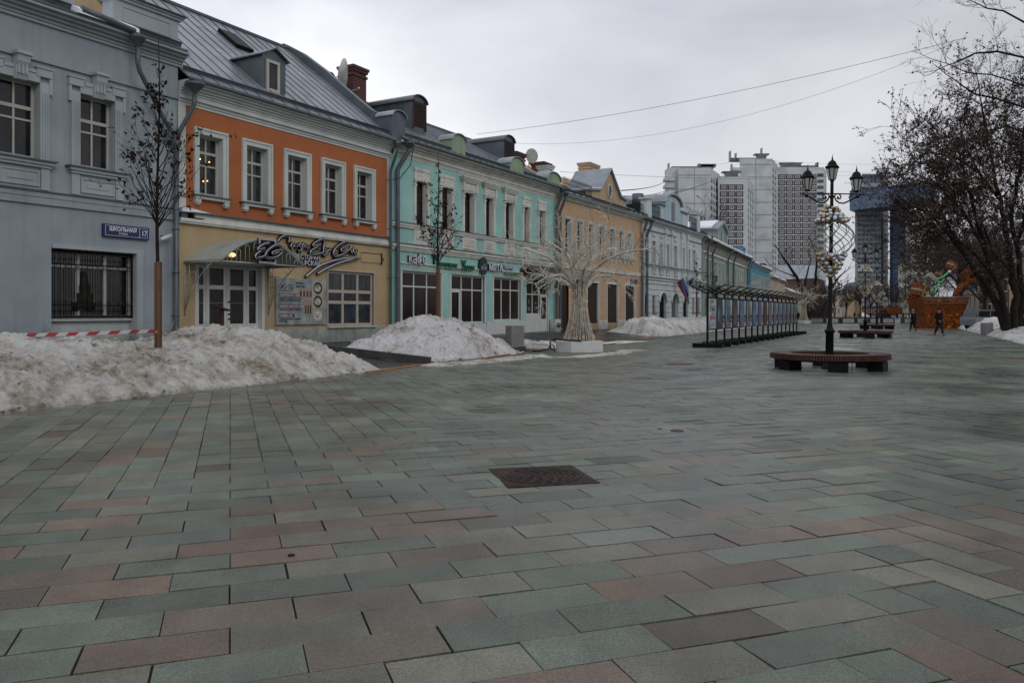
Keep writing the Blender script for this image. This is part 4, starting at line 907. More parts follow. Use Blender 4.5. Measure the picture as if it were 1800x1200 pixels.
b = H.mb(); M['decal'] = mat('decal', (.35, .4, .38), .6, .1)
cx = x0+.55
for i in range(7): b.prism([(cx-.06+.02*math.sin(i), 2.02+i*.035), (cx+.06+.02*math.sin(i*2), 2.02+i*.035), (cx+.02*math.sin(i*2), 2.045+i*.035)], .092, .096)
cx = x0+1.42; b.prism([(cx-.09, 2.0), (cx-.045, 2.14), (cx, 2.03), (cx+.045, 2.14), (cx+.09, 2.0), (cx+.06, 2.0), (cx+.04, 2.08), (cx, 1.98), (cx-.04, 2.08), (cx-.06, 2.0)], .092, .096)
for q, zz in ((x0+.55, 1.78), (x0+.55, 1.70), (x0+.55, 1.62), (x0+1.42, 1.80), (x0+1.42, 1.68)): b.box(q-.14, q+.14, .092, .096, zz, zz+.025)
H.part(b, 'window_sticker', 'decal')
# roof things
def clab(Hh, px0, px1, pyt, pyb, d, kind, to, m='zinc_dark', name='dormer'):
    xa = Hh.X(px0, d); xb = Hh.X(px1, d); zt = Hh.Z((px0+px1)/2, pyt, d); zb2 = Hh.Z((px0+px1)/2, pyb, d); w_ = xb-xa
    return xa, xb, zb2, zt-w_*(.28 if kind == 'arch' else .4), zt
for (p0, p1, yt, yb, d, to) in ((725, 748, 169, 232, 2.0, 7.0), (886, 903, 239, 285, 2.2, 7.2)):
    xa, xb, zz, ze, za = clab(H, p0, p1, yt, yb, d, 'arch', to); dormer(H, xa, xb, d, zz-.1, ze, za, to, 'arch')
    b = H.mb(); w_ = xb-xa
    b.box(xa+.10, xb-.10, d-.05, d-.004, zz+.25, ze); 
    for k in range(12): z_ = zz+.3+(ze-zz-.35)*k/12; b.box(xa+.16, xb-.16, d-.085, d-.051, z_, z_+.045)
    b.box(xa, xa+.09, d-.07, d-.003, zz+.1, ze+.1); b.box(xb-.09, xb, d-.07, d-.003, zz+.1, ze+.1)
    H.part(b, 'louvre', 'dark_wood')
for (p0, p1, yt, yb) in ((785, 808, 237, 268), (888, 911, 277, 304), (953, 976, 303, 324)):
    pier(H, H.X(p0), H.X(p1), -.35, .4, H.Z((p0+p1)/2, yb)-.15, H.Z((p0+p1)/2, yt), 'lime_plaster')
chimney(H, 32.0, 33.05, 5.2, 6.1, 11.5, 14.35); chimney(H, 33.3, 33.9, 6.3, 6.9, 11.8, 13.6)
xc = H.X(907, 5); chimney(H, xc, xc+1.3, 5, 6, 12, H.Z(917, 270, 5)); xc = H.X(955, 5); chimney(H, xc, xc+1.2, 5, 6, 11.5, H.Z(965, 288, 5)); xc = H.X(963, .8); chimney(H, xc, xc+.7, .8, 1.5, 9.5, H.Z(975, 294, .8), 'old_white', name='chimney')
downpipe(H, 28.75, 9.2, .35, 'pipe_grey', yo=-.2, ytop=-.62, xo=.30, r=.10)
downpipe(H, 44.95, 9.3, .35, 'pipe_grey', yo=-.2, ytop=-.62, r=.09); 
b = H.mb(); b.tube([(29.4, -.6, 9.1), (29.3, -.5, 8.2), (28.9, -.25, 7.6)], .02, 5); H.part(b, 'loose_cable', 'iron')
HC = H
# gas meters box by the passage
o = thing('utility_box', 'plastered box with two dark meters at the foot of the turquoise wall', 'box', H.l.w(44.3, -.1, ZB), H.l.rot())
b = MB(); b.box(0, .75, -.35, .05, 0, .78); b.build('box_body', 'old_white', o)
for x in (.22, .5): b = MB(); b.sphere((x, -.38, .42), .11, 8, 6, (1, .7, 1.4)); b.build('meter', 'zinc_dark', o)
# awning over the shop door
o = thing('awning', 'dark grey awning with white truss arms over the turquoise shop door', 'awning', H.l.w(41.0, 0, 0), H.l.rot())
b = MB(); za = 3.72; b.add([(0, 0, za+.62), (3.5, 0, za+.62), (3.5, -1.35, za+.05), (0, -1.35, za+.05), (0, 0, za+.58), (3.5, 0, za+.58), (3.5, -1.35, za), (0, -1.35, za)], [(0, 1, 2, 3), (7, 6, 5, 4), (0, 3, 7, 4), (1, 5, 6, 2), (3, 2, 6, 7)]); b.build('awning_sheet', 'awning', o)
for x in (.05, 3.45):
    b = MB(); P = lambda y, z: (x, y, z)
    for a, c in ((P(0, za-.65), P(-1.35, za)), (P(0, za+.58), P(0, za-.65)), (P(0, za-.05), P(-1.35, za)), (P(-.45, za-.04), P(-.45, za-.43)), (P(-.9, za-.03), P(-.45, za-.43)), (P(-.9, za-.03), P(-.9, za-.22))): b.tube([a, c], .022, 5)
    b.build('truss_arm', 'white_paint', o)
b = MB(); b.tube([(.05, -1.35, za), (3.45, -1.35, za)], .025, 5); b.build('front_bar', 'white_paint', o)

# ============================================================ 4. amber house with pediment
H = House('amber_house', 'amber two-storey house with a small gabled pediment and dark brown shutters', 45.15, 61.0)
YW = [46.95, 48.82, 50.72, 52.55, 54.55, 56.35, 58.15]
ops = [(c-.44, c+.44, 5.52, 7.58) for c in YW]
SH = [(50.05, 51.95), (53.6, 55.6), (57.15, 59.15)]
gop = [(45.75, 47.1, .3, 3.25)]+[(a, c, .75, 3.55) for a, c in SH]
b = H.mb(); wallgrid(b, H.s0, H.s1, 0, 8.8, ops+gop, ret=.4, rev=False); H.part(b, 'wall', 'amber_plaster')
bodywalls(H, H.s0, H.s1, 0, 9.1, 13, 7, 'amber_plaster', bk=12)
for h in ops:
    win(H, *h, d=.24, hb=((.25, .06), .6), fm='sash_paint', pm='pane'); trim(H, *h, .13, .04, .25, 'pale_trim')
    b = H.mb(); b.box(h[0]-.16, h[1]+.16, -.16, .3, h[2]-.05, h[2]); o = H.part(b, 'sill', 'zinc_dark'); b = H.mb(); b.box(h[0]-.12, h[1]+.12, -.12, 0, h[2]-.12, h[2]-.051)
    for xx in (h[0]-.1, h[1]-.06): b.box(xx, xx+.16, -.12, 0, h[2]-.3, h[2]-.121)
    H.part(b, 'sill_bracket', 'pale_trim', o)
b = H.mb(); b.box(45.15, 61, -.10, 0, 4.38, 4.55); b.box(45.15, 61, -.14, 0, 4.551, 4.62); H.part(b, 'belt_course', 'old_white')
b = H.mb(); b.box(47.3, 49.9, -.06, 0, .3, 1.0)
for a, c in ((49.0, 50.05), (51.95, 53.6), (55.6, 57.15), (59.15, 60.9)): b.box(a, c, -.07, 0, .3, .95)
H.part(b, 'plinth', 'old_white')
for a, c in SH:
    b = H.mb(); n = 4; wd = (c-a)/n; b.box(a, c, .13, .17, .76, 3.55)
    for i in range(n):
        b.box(a+i*wd+.015, a+(i+1)*wd-.015, .08, .129, .78, 3.53)
        for z in (.95, 1.6, 2.25, 2.9): b.box(a+i*wd+.09, a+(i+1)*wd-.09, .06, .079, z, z+.5)
    H.part(b, 'shutter', 'dark_wood')
    b = H.mb(); b.box(a-.12, a, -.04, .12, .76, 3.55); b.box(c, c+.12, -.04, .12, .76, 3.55); b.box(a-.12, c+.12, -.05, .12, 3.551, 3.70); H.part(b, 'window_surround', 'pale_trim')
b = H.mb(); b.box(45.8, 47.1, .15, .2, .3, 3.25); 
for xx in (45.85, 46.3, 46.75): b.box(xx, xx+.3, .12, .149, .4, 3.1)
H.part(b, 'door', 'dark_wood')
cornice(H, 45.15, 61, 8.78, 9.08, .45, 'pale_trim', steps=5); roof(H, 45.2, 61, 9.15, 12.0, 6, ov=.5, m='zinc_dark', seam=1.0)
b = H.mb(); b.prism([(-.35, 9.22), (1.2, 9.95), (1.2, 9.8), (-.3, 9.15)], 46.6, 50.4, 'yz'); b.prism([(-.35, 9.22), (.6, 9.7), (.6, 9.6), (-.3, 9.15)], 57.3, 60.6, 'yz'); H.part(b, 'roof_snow', 'snow_roof')
xa, xb = 50.5, 57.1; zb2 = 9.2
b = H.mb(); b.prism([(xa, zb2), (xb, zb2), (xb, 9.95), (53.85+1.9, 10.15), (54.1, 11.55), (53.5, 11.55), (53.85-1.9, 10.15), (xa, 9.95)], -.1, .35); o = H.part(b, 'pediment', 'amber_plaster')
b = H.mb()
for a, c in ((xa+.3, xa+1.1), (xb-1.1, xb-.3)): 
    for q in ((a, c, 9.35, 9.38), (a, c, 9.82, 9.85), (a, a+.03, 9.38, 9.82), (c-.03, c, 9.38, 9.82)): b.box(q[0], q[1], -.13, -.09, q[2], q[3])
for sg in (-1, 1):
    T = [(53.8+sg*.55, -.12, 9.4), (53.8+sg*.55, -.12, 10.9), (53.8+sg*1.9, -.12, 9.95), (53.8+sg*1.9, -.12, 9.4), (53.8+sg*.55, -.12, 9.4)]; b.tube(T, .02, 4)
b.tube([(53.8+.33*math.cos(R(t)), -.13, 10.25+.5*math.sin(R(t))) for t in range(0, 361, 20)], .05, 5); H.part(b, 'pediment_moulding', 'pale_trim', o)
b = H.mb(); b.prism([(53.8+.28*math.cos(R(t)), 10.25+.45*math.sin(R(t))) for t in range(0, 360, 20)], -.12, .0); H.part(b, 'oval_window', 'pane', o)
b = H.mb()
for A, B in (((xa-.15, 9.9), (53.85-1.9, 10.1)), ((53.85-1.9, 10.1), (53.8, 11.85)), ((53.8, 11.85), (53.85+1.9, 10.1)), ((53.85+1.9, 10.1), (xb+.15, 9.9))): b.prism([A, B, (B[0], B[1]+.12), (A[0], A[1]+.12)], -.3, 2.6)
H.part(b, 'pediment_roof', 'zinc_roof', o)
b = H.mb(); b.prism([(xa-.1, 10.03), (53.85-1.9, 10.23), (53.85-1.9, 10.30), (xa-.1, 10.10)], -.25, 2.4); H.part(b, 'pediment_snow', 'snow_roof', o)
railing(H, 45.9, 50.4, 9.35, .85); railing(H, 57.2, 60.7, 9.3, .85); 
xc = H.X(1036, 5); chimney(H, xc, xc+2.0, 5, 6, 11.5, H.Z(1047, 290, 5), 'amber_plaster')
b = H.mb(); b.lathe([(.25, 0), (.25, 1.0), (.5, 1.02), (.5, 1.9), (.42, 1.92)], 10, H.X(1121, 1.5), 1.5, 9.6); H.part(b, 'vent_pipe', 'zinc_dark')
downpipe(H, 45.45, 9.1, .35, 'pipe_grey', yo=-.2, ytop=-.58, r=.09); downpipe(H, 60.4, 9.0, .35, 'pipe_grey', yo=-.2, ytop=-.58, r=.10)
plate(H, H.X(1107.5), H.X(1119), 4.02-.25, 4.3-.2, 'small blue street name plate at the right end of the amber house', '', '')

# ============================================================ 5. pale house with flags
H = House('frost_house', 'pale blue-white house with arched doorways, two flags and a round-topped roof dormer', 61.0, 79.0)
fw_ = [1135.5, 1149, 1162, 1173, 1187, 1200, 1210, 1219.5]
ops = [(H.X(p)-.42, H.X(p)+.42, 5.55, 7.42) for p in fw_]
nar = [(H.X(a), H.X(a)+.75, 1.45, 2.92) for a in (1134, 1147, 1217, 1226.5)]
arcs = [(65.1, 66.9), (68.3, 70.3), (71.7, 73.3)]
b = H.mb(); wallgrid(b, 61, 79, 5.45, 8.9, ops, ret=.35, rev=False); H.part(b, 'upper_wall', 'frost_plaster')
b = H.mb(); wallgrid(b, 61, 79, 0, 5.45, nar+[(a, c, .3, 3.2) for a, c in arcs], ret=.35)
H.part(b, 'lower_wall', 'frost_plaster')
b = H.mb()
for i in range(7): b.box(61.9, 78.9, -.02, .001, .95+i*.42, .975+i*.42) if False else None
for z in (.98, 1.45, 1.93, 2.41, 2.89, 3.37):
    xs = [61.8]+[v for a, c in sorted(nar_[:2] for nar_ in nar)+[] for v in ()]; 
    segs = []; cur = 61.8
    for a, c in sorted([(n_[0], n_[1]) for n_ in nar if z > 1.4 and z < 2.95]+[(a, c) for a, c in arcs if z < 3.2]): segs.append((cur, a-.1)); cur = c+.1
    segs.append((cur, 78.9))
    for a, c in segs:
        if c > a: b.box(a, c, -.012, 0.0, z, z+.045)
M['joint_grey'] = mat('joint_grey', (.20, .19, .18), .9, .3)
H.part(b, 'rustication_joint', 'joint_grey')
bodywalls(H, 61, 79, 0, 9.1, 12, 6, 'frost_plaster')
for h in ops:
    win(H, *h, d=.24, fm='sash_paint', pm='pane'); b = H.mb()
    b.box(h[0]-.16, h[0], -.05, .3, 5.5, 7.6); b.box(h[1], h[1]+.16, -.05, .3, 5.5, 7.6); b.box(h[0], h[1], -.05, .3, 7.42, 7.6)
    for k in range(4): b.sphere((h[0]+.15+.18*k, -.06, 7.85+.07*(k % 2)), .09, 6, 4)
    b.box(h[0]-.2, h[1]+.2, -.05, 0, 8.0, 8.05); H.part(b, 'architrave', 'frost_plaster')
    b = H.mb()
    for k in range(3): b.lathe([(.05, 0), (.09, .12), (.05, .25), (.07, .6), (.09, .62)], 8, h[0]+.1+k*.32, -.08, 4.62)
    H.part(b, 'baluster', 'frost_plaster')
b = H.mb()
for x in (66.5, 68.25, 71.1, 72.9): b.box(x-.2, x+.2, -.12, 0, 5.5, 8.7); b.box(x-.28, x+.28, -.2, 0, 8.3, 8.7)
b.box(61, 79, -.12, 0, 4.45, 4.6); b.box(61, 79, -.10, 0, 5.28, 5.40); b.box(61, 79, -.09, 0, 3.9, 4.1); b.box(61, 79, -.14, 0, 4.2, 4.3); H.part(b, 'pilaster', 'frost_plaster')
b = H.mb(); b.box(61, 79, -.2, 0, 5.401, 5.44); b.box(61, 79, -.15, 0, 4.3, 4.33); b.box(61.3, 69.5, -.12, 0, 8.22, 8.26); b.box(73.5, 78.8, -.12, 0, 8.22, 8.26); H.part(b, 'belt_flashing', 'zinc_dark')
cornice(H, 61, 79, 8.75, 9.1, .45, 'frost_plaster', steps=4); roof(H, 61, 79, 9.15, 11.6, 6, ov=.5, m='zinc_dark', seam=1.2)
for x0, x1, z0, z1 in nar: win(H, x0, x1, z0, z1, d=.25, vb=(), hb=(), fm='iron', pm='pane_dark'); b = H.mb(); b.box(x0-.06, x1+.06, -.1, .2, z0-.06, z0); H.part(b, 'sill', 'zinc_dark')
for k, (a, c) in enumerate(arcs):
    cx = (a+c)/2; r = (c-a)/2
    b = H.mb()          # spandrels closing the square opening to an arch
    for sg in (-1, 1):
        for i in range(6):
            t0 = R(90*i/6); t1 = R(90*(i+1)/6); X0 = cx+sg*r*math.cos(t0); X1 = cx+sg*r*math.cos(t1); Z0 = 2.35+.85*math.sin(t0); Z1 = 2.35+.85*math.sin(t1)
            b.prism([(X0, Z0), (X1, Z1), (X1, 3.21), (X0, 3.21)], -.001, .34)
    H.part(b, 'arch_infill', 'frost_plaster')
    b = H.mb(); pts = [(cx+(r+.05)*math.cos(R(t)), -.04, 2.35+.9*math.sin(R(t))) for t in range(0, 181, 15)]; b.tube(pts, .09, 5); H.part(b, 'arch_moulding', 'pale_trim')
    if k != 1:
        b = H.mb()
        for i in range(1, 9): x = a+(c-a)*i/9; b.tube([(x, .2, .32), (x, .2, 2.35+.8*math.sin(math.acos(max(-1, min(1, (x-cx)/r)))))], .025, 4)
        for z in (.6, 1.5, 2.3): b.box(a, c, .18, .22, z, z+.04)
        H.part(b, 'door_grille', 'iron')
        b = H.mb(); b.box(a, c, .30, .33, .3, 3.2); H.part(b, 'door', 'pane')
    else:
        b = H.mb(); b.box(a, c, .32, .36, .3, 3.2); H.part(b, 'passage_door', mat('passage_dim', (.12, .115, .105), .9))  # flat sheet across the open passage, its dimness painted in the colour
# dormer block with round top
x0, x1 = H.X(1157), H.X(1207); xm0, xm1 = H.X(1167), H.X(1194)
b = H.mb(); zd = 9.2; b.box(x0, x1, -.1, .6, zd, 10.65); b.box(xm0, xm1, -.12, 1.4, zd+.001, 11.0); cx = (xm0+xm1)/2
b.prism([(xm0, 11.0), (xm1, 11.0)]+[(cx+(xm1-xm0)/2*math.cos(R(t)), 11.0+.75*math.sin(R(t))) for t in range(0, 181, 15)], -.12, 4); o = H.part(b, 'dormer', 'ice_plaster')
b = H.mb(); b.box(cx-.45, cx+.45, -.15, -.1, 9.6, 11.2); H.part(b, 'dormer_window', 'pane_grey', o)
b = H.mb(); rx = (xm1-xm0)/2
A = [(cx+(rx+.25)*math.cos(R(t)), 11.02+.98*math.sin(R(t))) for t in range(0, 181, 15)]; I = [(cx+(rx+.05)*math.cos(R(t)), 11.02+.80*math.sin(R(t))) for t in range(0, 181, 15)]
for i in range(12): b.prism([I[i], I[i+1], A[i+1], A[i]], -.35, 4)
b.box(x0-.2, xm0, -.3, .8, 10.651, 10.75); b.box(xm1, x1+.2, -.3, .8, 10.651, 10.75); H.part(b, 'dormer_roof', 'zinc_roof', o)
b = H.mb(); b.box(x0+.4, xm0-.4, -.14, -.09, 9.5, 10.35); b.box(xm1+.4, x1-.4, -.14, -.09, 9.5, 10.35); H.part(b, 'dormer_panel', 'frost_plaster', o)
for q0, q1, qz in ((61.6, 62.3, 10.7), (x1+2.6, x1+3.4, 10.9)): b = H.mb(); b.box(q0, q1, -.3, .4, 9.2, qz); b.box(q0-.2, q1+.2, -.4, .5, qz+.001, qz+.1); H.part(b, 'parapet_post', 'frost_plaster')
railing(H, 62.4, x0-.1, 9.3, 1.1); railing(H, x1+.2, x1+2.5, 9.3, 1.2)
downpipe(H, 61.5, 9.0, .35, 'pipe_grey', yo=-.2, ytop=-.58, r=.11); downpipe(H, 78.9, 9.1, .35, 'pipe_grey', yo=-.3, ytop=-.62, r=.11)
HW = H
# ============================================================ 6..8 farther houses on the bent line
def simple_house(name, label, s0, s1, zt, upm, lowm, wins, wz, roofm='zinc_dark', cor='taupe_plaster', gz_=(1.2, 2.9), band=4.2, zr=2.3, snow=None):
    H = House(name, label, s0, s1, LB)
    ops = [(x-.45, x+.45, wz[0], wz[1]) for x in wins]; g = [(x-.4, x+.4, gz_[0], gz_[1]) for x in wins[::1]]
    b = H.mb(); wallgrid(b, s0, s1, band, zt, ops, ret=.3); H.part(b, 'upper_wall', upm)
    b = H.mb(); wallgrid(b, s0, s1, 0, band, g, ret=.3); H.part(b, 'lower_wall', lowm)
    bodywalls(H, s0, s1, 0, zt+.4, zt+zr, 6, lowm)
    for h in ops: win(H, *h, d=.25, hb=(.3,), fm='sash_paint', pm='pane_pale'); trim(H, *h, .15, .05, .25, 'pale_trim', step=False)
    for h in g: win(H, *h, d=.25, hb=(.3,), fm='sash_paint', pm='pane')
    b = H.mb(); b.box(s0, s1, -.15, 0, band-.1, band+.12); H.part(b, 'belt_course', cor)
    cornice(H, s0, s1, zt-.05, zt+.35, .5, cor, steps=4); roof(H, s0, s1, zt+.42, zt+zr, 6, ov=.55, m=roofm, seam=1.5)
    if snow:
        for (a, c, y1) in snow:
            b = H.mb(); k = (zr-.42)/(6.55)
            b.prism([(-.62, zt+.30), (-.7, zt+.42), (-.5, zt+.62), (y1, zt+.56+k*(y1+.55)), (y1, zt+.40+k*(y1+.55))], a, c, 'yz'); H.part(b, 'roof_snow', 'snow_roof')
    return H
gx = [LB.at(p)[0] for p in (1241, 1248, 1258.5, 1265, 1270.5, 1279, 1288.5, 1293, 1297.5, 1301.5, 1305)]
H = simple_house('sage_house', 'long dull green house with a taupe frieze, snow-edged roof and several downpipes', 79.4, 112.6, 8.5, 'sage_plaster', 'sage_plaster', gx, (4.95, 6.9), snow=((80, 96, 2.2), (97, 104, 1.2), (106, 112.3, 3.5)))
b = H.mb(); b.box(79.4, 112.6, -.05, 0, 7.6, 8.5); H.part(b, 'frieze', 'taupe_plaster'); b = H.mb(); b.box(79.4, 112.6, -.12, 0, 7.45, 7.62); H.part(b, 'frieze_band', 'old_white')
for p in (1249.5, 1277, 1287, 1312): downpipe(H, LB.at(p)[0], 8.8, .35, 'zinc_dark', yo=-.2, ytop=-.6, r=.1)
xa, xb = LB.at(1265.5)[0], LB.at(1285)[0]
b = H.mb(); b.prism([(xa, 8.8), (xb, 8.8), (xb, 10.6), ((xa+xb)/2, 11.6), (xa, 10.6)], .4, 6); o = H.part(b, 'dormer', 'sage_plaster')
b = H.mb(); b.prism([(xa-.4, 10.6), ((xa+xb)/2, 11.7), (xb+.4, 10.6), (xb+.4, 10.8), ((xa+xb)/2, 12.0), (xa-.4, 10.8)], .1, 6); H.part(b, 'dormer_roof', 'zinc_roof', o)
b = H.mb(); b.prism([(xa-.6, 10.8), ((xa+xb)/2-.2, 11.95), ((xa+xb)/2-.2, 12.1), (xa-.6, 11.0)], .8, 6); H.part(b, 'dormer_snow', 'snow_roof', o)
b = H.mb()
for k in range(3): x = xa+1+k*(xb-xa-2)/2; b.box(x-.5, x+.5, .33, .39, 9.3, 10.6)
H.part(b, 'dormer_window', 'pane_pale', o)
chimney(H, LB.at(1309)[0]-3, LB.at(1309)[0]-1.5, 3, 4, 9.5, 12.0)
bx = [114.8+i*2.9 for i in range(9)]
H = simple_house('azure_house', 'bright blue house with a pale cornice and a close row of upper windows', 112.8, 139.5, 8.1, 'azure_plaster', 'azure_plaster', bx, (4.6, 6.9), cor='frost_plaster', snow=((114, 120, 3), (126, 138, 2.5)))
downpipe(H, 113.3, 8.6, .35, 'azure_plaster', yo=-.2, ytop=-.6, r=.12)
chimney(H, 118, 121, 1.5, 3, 8.5, 10.9, 'azure_plaster')
H = simple_house('sand_house', 'low sand-coloured plain house beyond the blue one, with a dark snowy roof', 140, 168, 7.2, 'sand_plaster', 'sand_plaster', [143+i*3.4 for i in range(7)], (4.4, 5.6), cor='sand_plaster', snow=((140.5, 150, 3), (155, 163, 2)), zr=3.5)
chimney(H, 141, 143, 1, 2.5, 7.5, 9.8, 'dark_wood')
H = simple_house('tan_house', 'tan single-storey house whose dark sloping roof runs down towards the bare tree', 168.5, 214, 5.6, 'sand_plaster', 'cream_plaster', [172+i*4.5 for i in range(9)], (4.3, 4.9), cor='sand_plaster', snow=((170, 185, 2), (195, 205, 2)), zr=3.2, band=3.9)
# ============================================================ far buildings
M['panel_white'] = mat('panel_white', (0.50, 0.53, 0.54), 0.8, 0.08, 0.2, dirt=(0.28, 0.30, 0.30), dirtamt=0.5, dscale=0.15)
M['panel_joint'] = mat('panel_joint', (0.20, 0.22, 0.23), 0.9, 0.1)
M['brown_bay'] = mat('brown_bay', (0.050, 0.030, 0.028), 0.7, 0.15)
M['hotel_grey'] = mat('hotel_grey', (0.26, 0.27, 0.285), 0.6, 0.05, 0.1)
M['hotel_dark'] = mat('hotel_dark', (0.05, 0.07, 0.10), 0.4, 0.1)
def bluegrid():
    m, n, l, p = nmat('blue_curtain_wall'); p.inputs['Roughness'].default_value = 0.25
    tc = n.new('ShaderNodeTexCoord'); mp_ = n.new('ShaderNodeMapping'); mp_.inputs['Rotation'].default_value = (R(90), 0, 0); l.new(tc.outputs['Object'], mp_.inputs[0])
    b = n.new('ShaderNodeTexBrick'); b.offset = 0; b.inputs['Scale'].default_value = 1; b.inputs['Brick Width'].default_value = 2.6; b.inputs['Row Height'].default_value = 3.3; b.inputs['Mortar Size'].default_value = 0.22; b.inputs['Bias'].default_value = -.2
    b.inputs['Color1'].default_value = (.055, .10, .17, 1); b.inputs['Color2'].default_value = (.075, .14, .23, 1); b.inputs['Mortar'].default_value = (.030, .055, .10, 1)
    l.new(mp_.outputs[0], b.inputs['Vector'])
    t = n.new('ShaderNodeTexNoise'); t.inputs['Scale'].default_value = .35; t.inputs['Detail'].default_value = 4; l.new(tc.outputs['Object'], t.inputs['Vector'])
    mr = n.new('ShaderNodeMapRange'); mr.inputs['From Min'].default_value = .62; mr.inputs['From Max'].default_value = .72; mr.inputs['To Max'].default_value = .5; l.new(t.outputs['Fac'], mr.inputs['Value'])
    x = n.new('ShaderNodeMixRGB'); x.inputs['Color2'].default_value = (.12, .33, .36, 1); l.new(mr.outputs[0], x.inputs['Fac']); l.new(b.outputs['Color'], x.inputs['Color1']); l.new(x.outputs[0], p.inputs['Base Color'])
    return m
M['blue_wall'] = bluegrid()
def footprint(p0, Y0, p1, Y1, p2, Y2):
    f = lambda p, Y: Vector(((p-900)/FP*Y, Y, 0)); a, b, c = f(p0, Y0), f(p1, Y1), f(p2, Y2); return [a, b, c, a+c-b]
def block(mb_, P, z0, z1):
    mb_.add([(p.x, p.y, z0) for p in P]+[(p.x, p.y, z1) for p in P], [(0, 1, 2, 3), (7, 6, 5, 4)]+[(i, (i+1) % 4, 4+(i+1) % 4, 4+i) for i in range(4)])
def zof(py, Y): return EYE+(549-py)*Y/FP
def unitwin(name, w_, h, mats):
    """one window bay built in its own local frame: x right, z up, y into the wall"""
    b = MB()
    if 'bay' in name:
        b.mi = 0; b.box(-w_/2, w_/2, -.12, .05, -h/2, h/2)
        b.mi = 1; b.box(-w_*.32, w_*.32, -.2, -.12, -h*.30, h*.32)
        b.mi = 2
        for x0, x1 in ((-.27, -.03), (.0, .27)): b.box(w_*x0, w_*x1, -.22, -.2, -h*.22, h*.26)
    else:
        b.mi = 1; b.box(-w_/2, w_/2, -.06, .05, -h/2, h/2); b.mi = 2; b.box(-w_*.42, w_*.42, -.08, -.06, -h*.42, h*.42)
    return b, mats
def place_windows(root, name, wmb, mats, A, B, cols, z0, dz, rows, skip=None, pad=0.0, frac=None):
    d = (B-A); L = d.length; ang = math.atan2(d.y, d.x); first = None
    for r_ in range(rows):
        for c_ in range(cols):
            if skip and skip(r_, c_): continue
            t = pad+(1-2*pad)*(c_+.5)/cols; q = A+d*t
            if first is None: o = wmb.build(name, mats, root); first = o
            else: o = first.copy(); COL.objects.link(o)
            o.location = (q.x, q.y, z0+dz*r_); o.rotation_euler = (0, 0, ang)
def joints(root, A, B, z0, z1, dz, nv, out=.12):
    b = MB(); d = (B-A); L = d.length; u = d.normalized(); n_ = Vector((u.y, -u.x, 0))
    b.T = Matrix.Translation(A+n_*out) @ Matrix.Rotation(math.atan2(u.y, u.x), 4, 'Z')
    z = z0
    while z < z1: b.box(0, L, -.02, out, z, z+.16); z += dz
    for i in range(1, nv): b.box(L*i/nv-.07, L*i/nv+.07, -.015, out-.01, z0, z1)
    b.build('panel_joint', 'panel_joint', root)
M['far_glass'] = mat('far_glass', (.12, .14, .16), .2, .4, .4)
BM = ['brown_bay', 'white_paint', 'far_glass']; SMT = ['brown_bay', 'brown_bay', 'pane']
# --- left panel tower: blank-ended slab A and lower slab B
t1 = thing('panel_tower', 'left white panel tower block with a blank end wall, balconies and a lower brown-windowed wing', 'tower block', (0, 0, 0))
PA = footprint(1192, 340, 1249, 340, 1265, 357); PB = footprint(1262, 350, 1314, 350, 1325, 371)
hA = zof(295, 340); hB = zof(311, 350)
b = MB(); block(b, PA, 0, hA); b.build('end_slab', 'panel_white', t1); joints(t1, PA[0], PA[1], 6, hA, 6.0, 2)
b = MB(); block(b, PB, 0, hB); b.build('window_slab', 'panel_white', t1)
wm, mt = unitwin('bay', 3.3, 2.35, BM); place_windows(t1, 'window_bay', wm, mt, PB[0]+(PB[1]-PB[0])*.06, PB[0]+(PB[1]-PB[0])*.86, 3, zof(329, 350)-14*3, 3.0, 15)
wm, mt = unitwin('w', 2.2, 1.7, SMT); place_windows(t1, 'side_window', wm, mt, PA[1], PA[2], 4, zof(320, 345)-17*3, 3.0, 18, skip=lambda r, c: c == 3 and r % 2)
place_windows(t1, 'end_window', wm, mt, PB[1], PB[2], 3, zof(335, 355)-14*3, 3.0, 15)
for i in range(5):
    b = MB(); c = PA[0]+Vector((-3.0, 2, 0)); z = zof(317, 340)-i*3.0*1.0; b.box(c.x-2.6, c.x+1.8, c.y-1, c.y+3, z, z+1.3); b.build('balcony', 'panel_white', t1)
b = MB(); c = PA[0]+Vector((-1.2, 2, 0)); b.box(c.x-2.6, c.x+2, c.y, c.y+8, 0, hA+.5); b.build('stair_shaft', 'panel_white', t1)
b = MB(); q = (PA[0]+PA[1])*.5
for x0, x1, z0, z1 in ((6, 14, .8, 1.6), (4.5, 15.5, 1.6, 2.0), (-12, 5, 0, .9), (-14, -13.4, 0, 2.4)): b.box(q.x+x0*.7, q.x+x1*.7, q.y+6, q.y+9, hA+z0, hA+z1+.8)
b.build('roof_plant', 'zinc_dark', t1)
b = MB(); q = (PB[0]+PB[1])*.5
for x0, x1, z0, z1 in ((-2, 6, 1.2, 3), (-4, 8, 3.0, 3.6), (-10, 4, 0, 1.2), (2, 2.3, 3.6, 7)): b.box(q.x+x0*.7, q.x+x1*.7, q.y+6, q.y+9, hB+z0, hB+z1)
b.build('roof_plant', 'zinc_dark', t1)
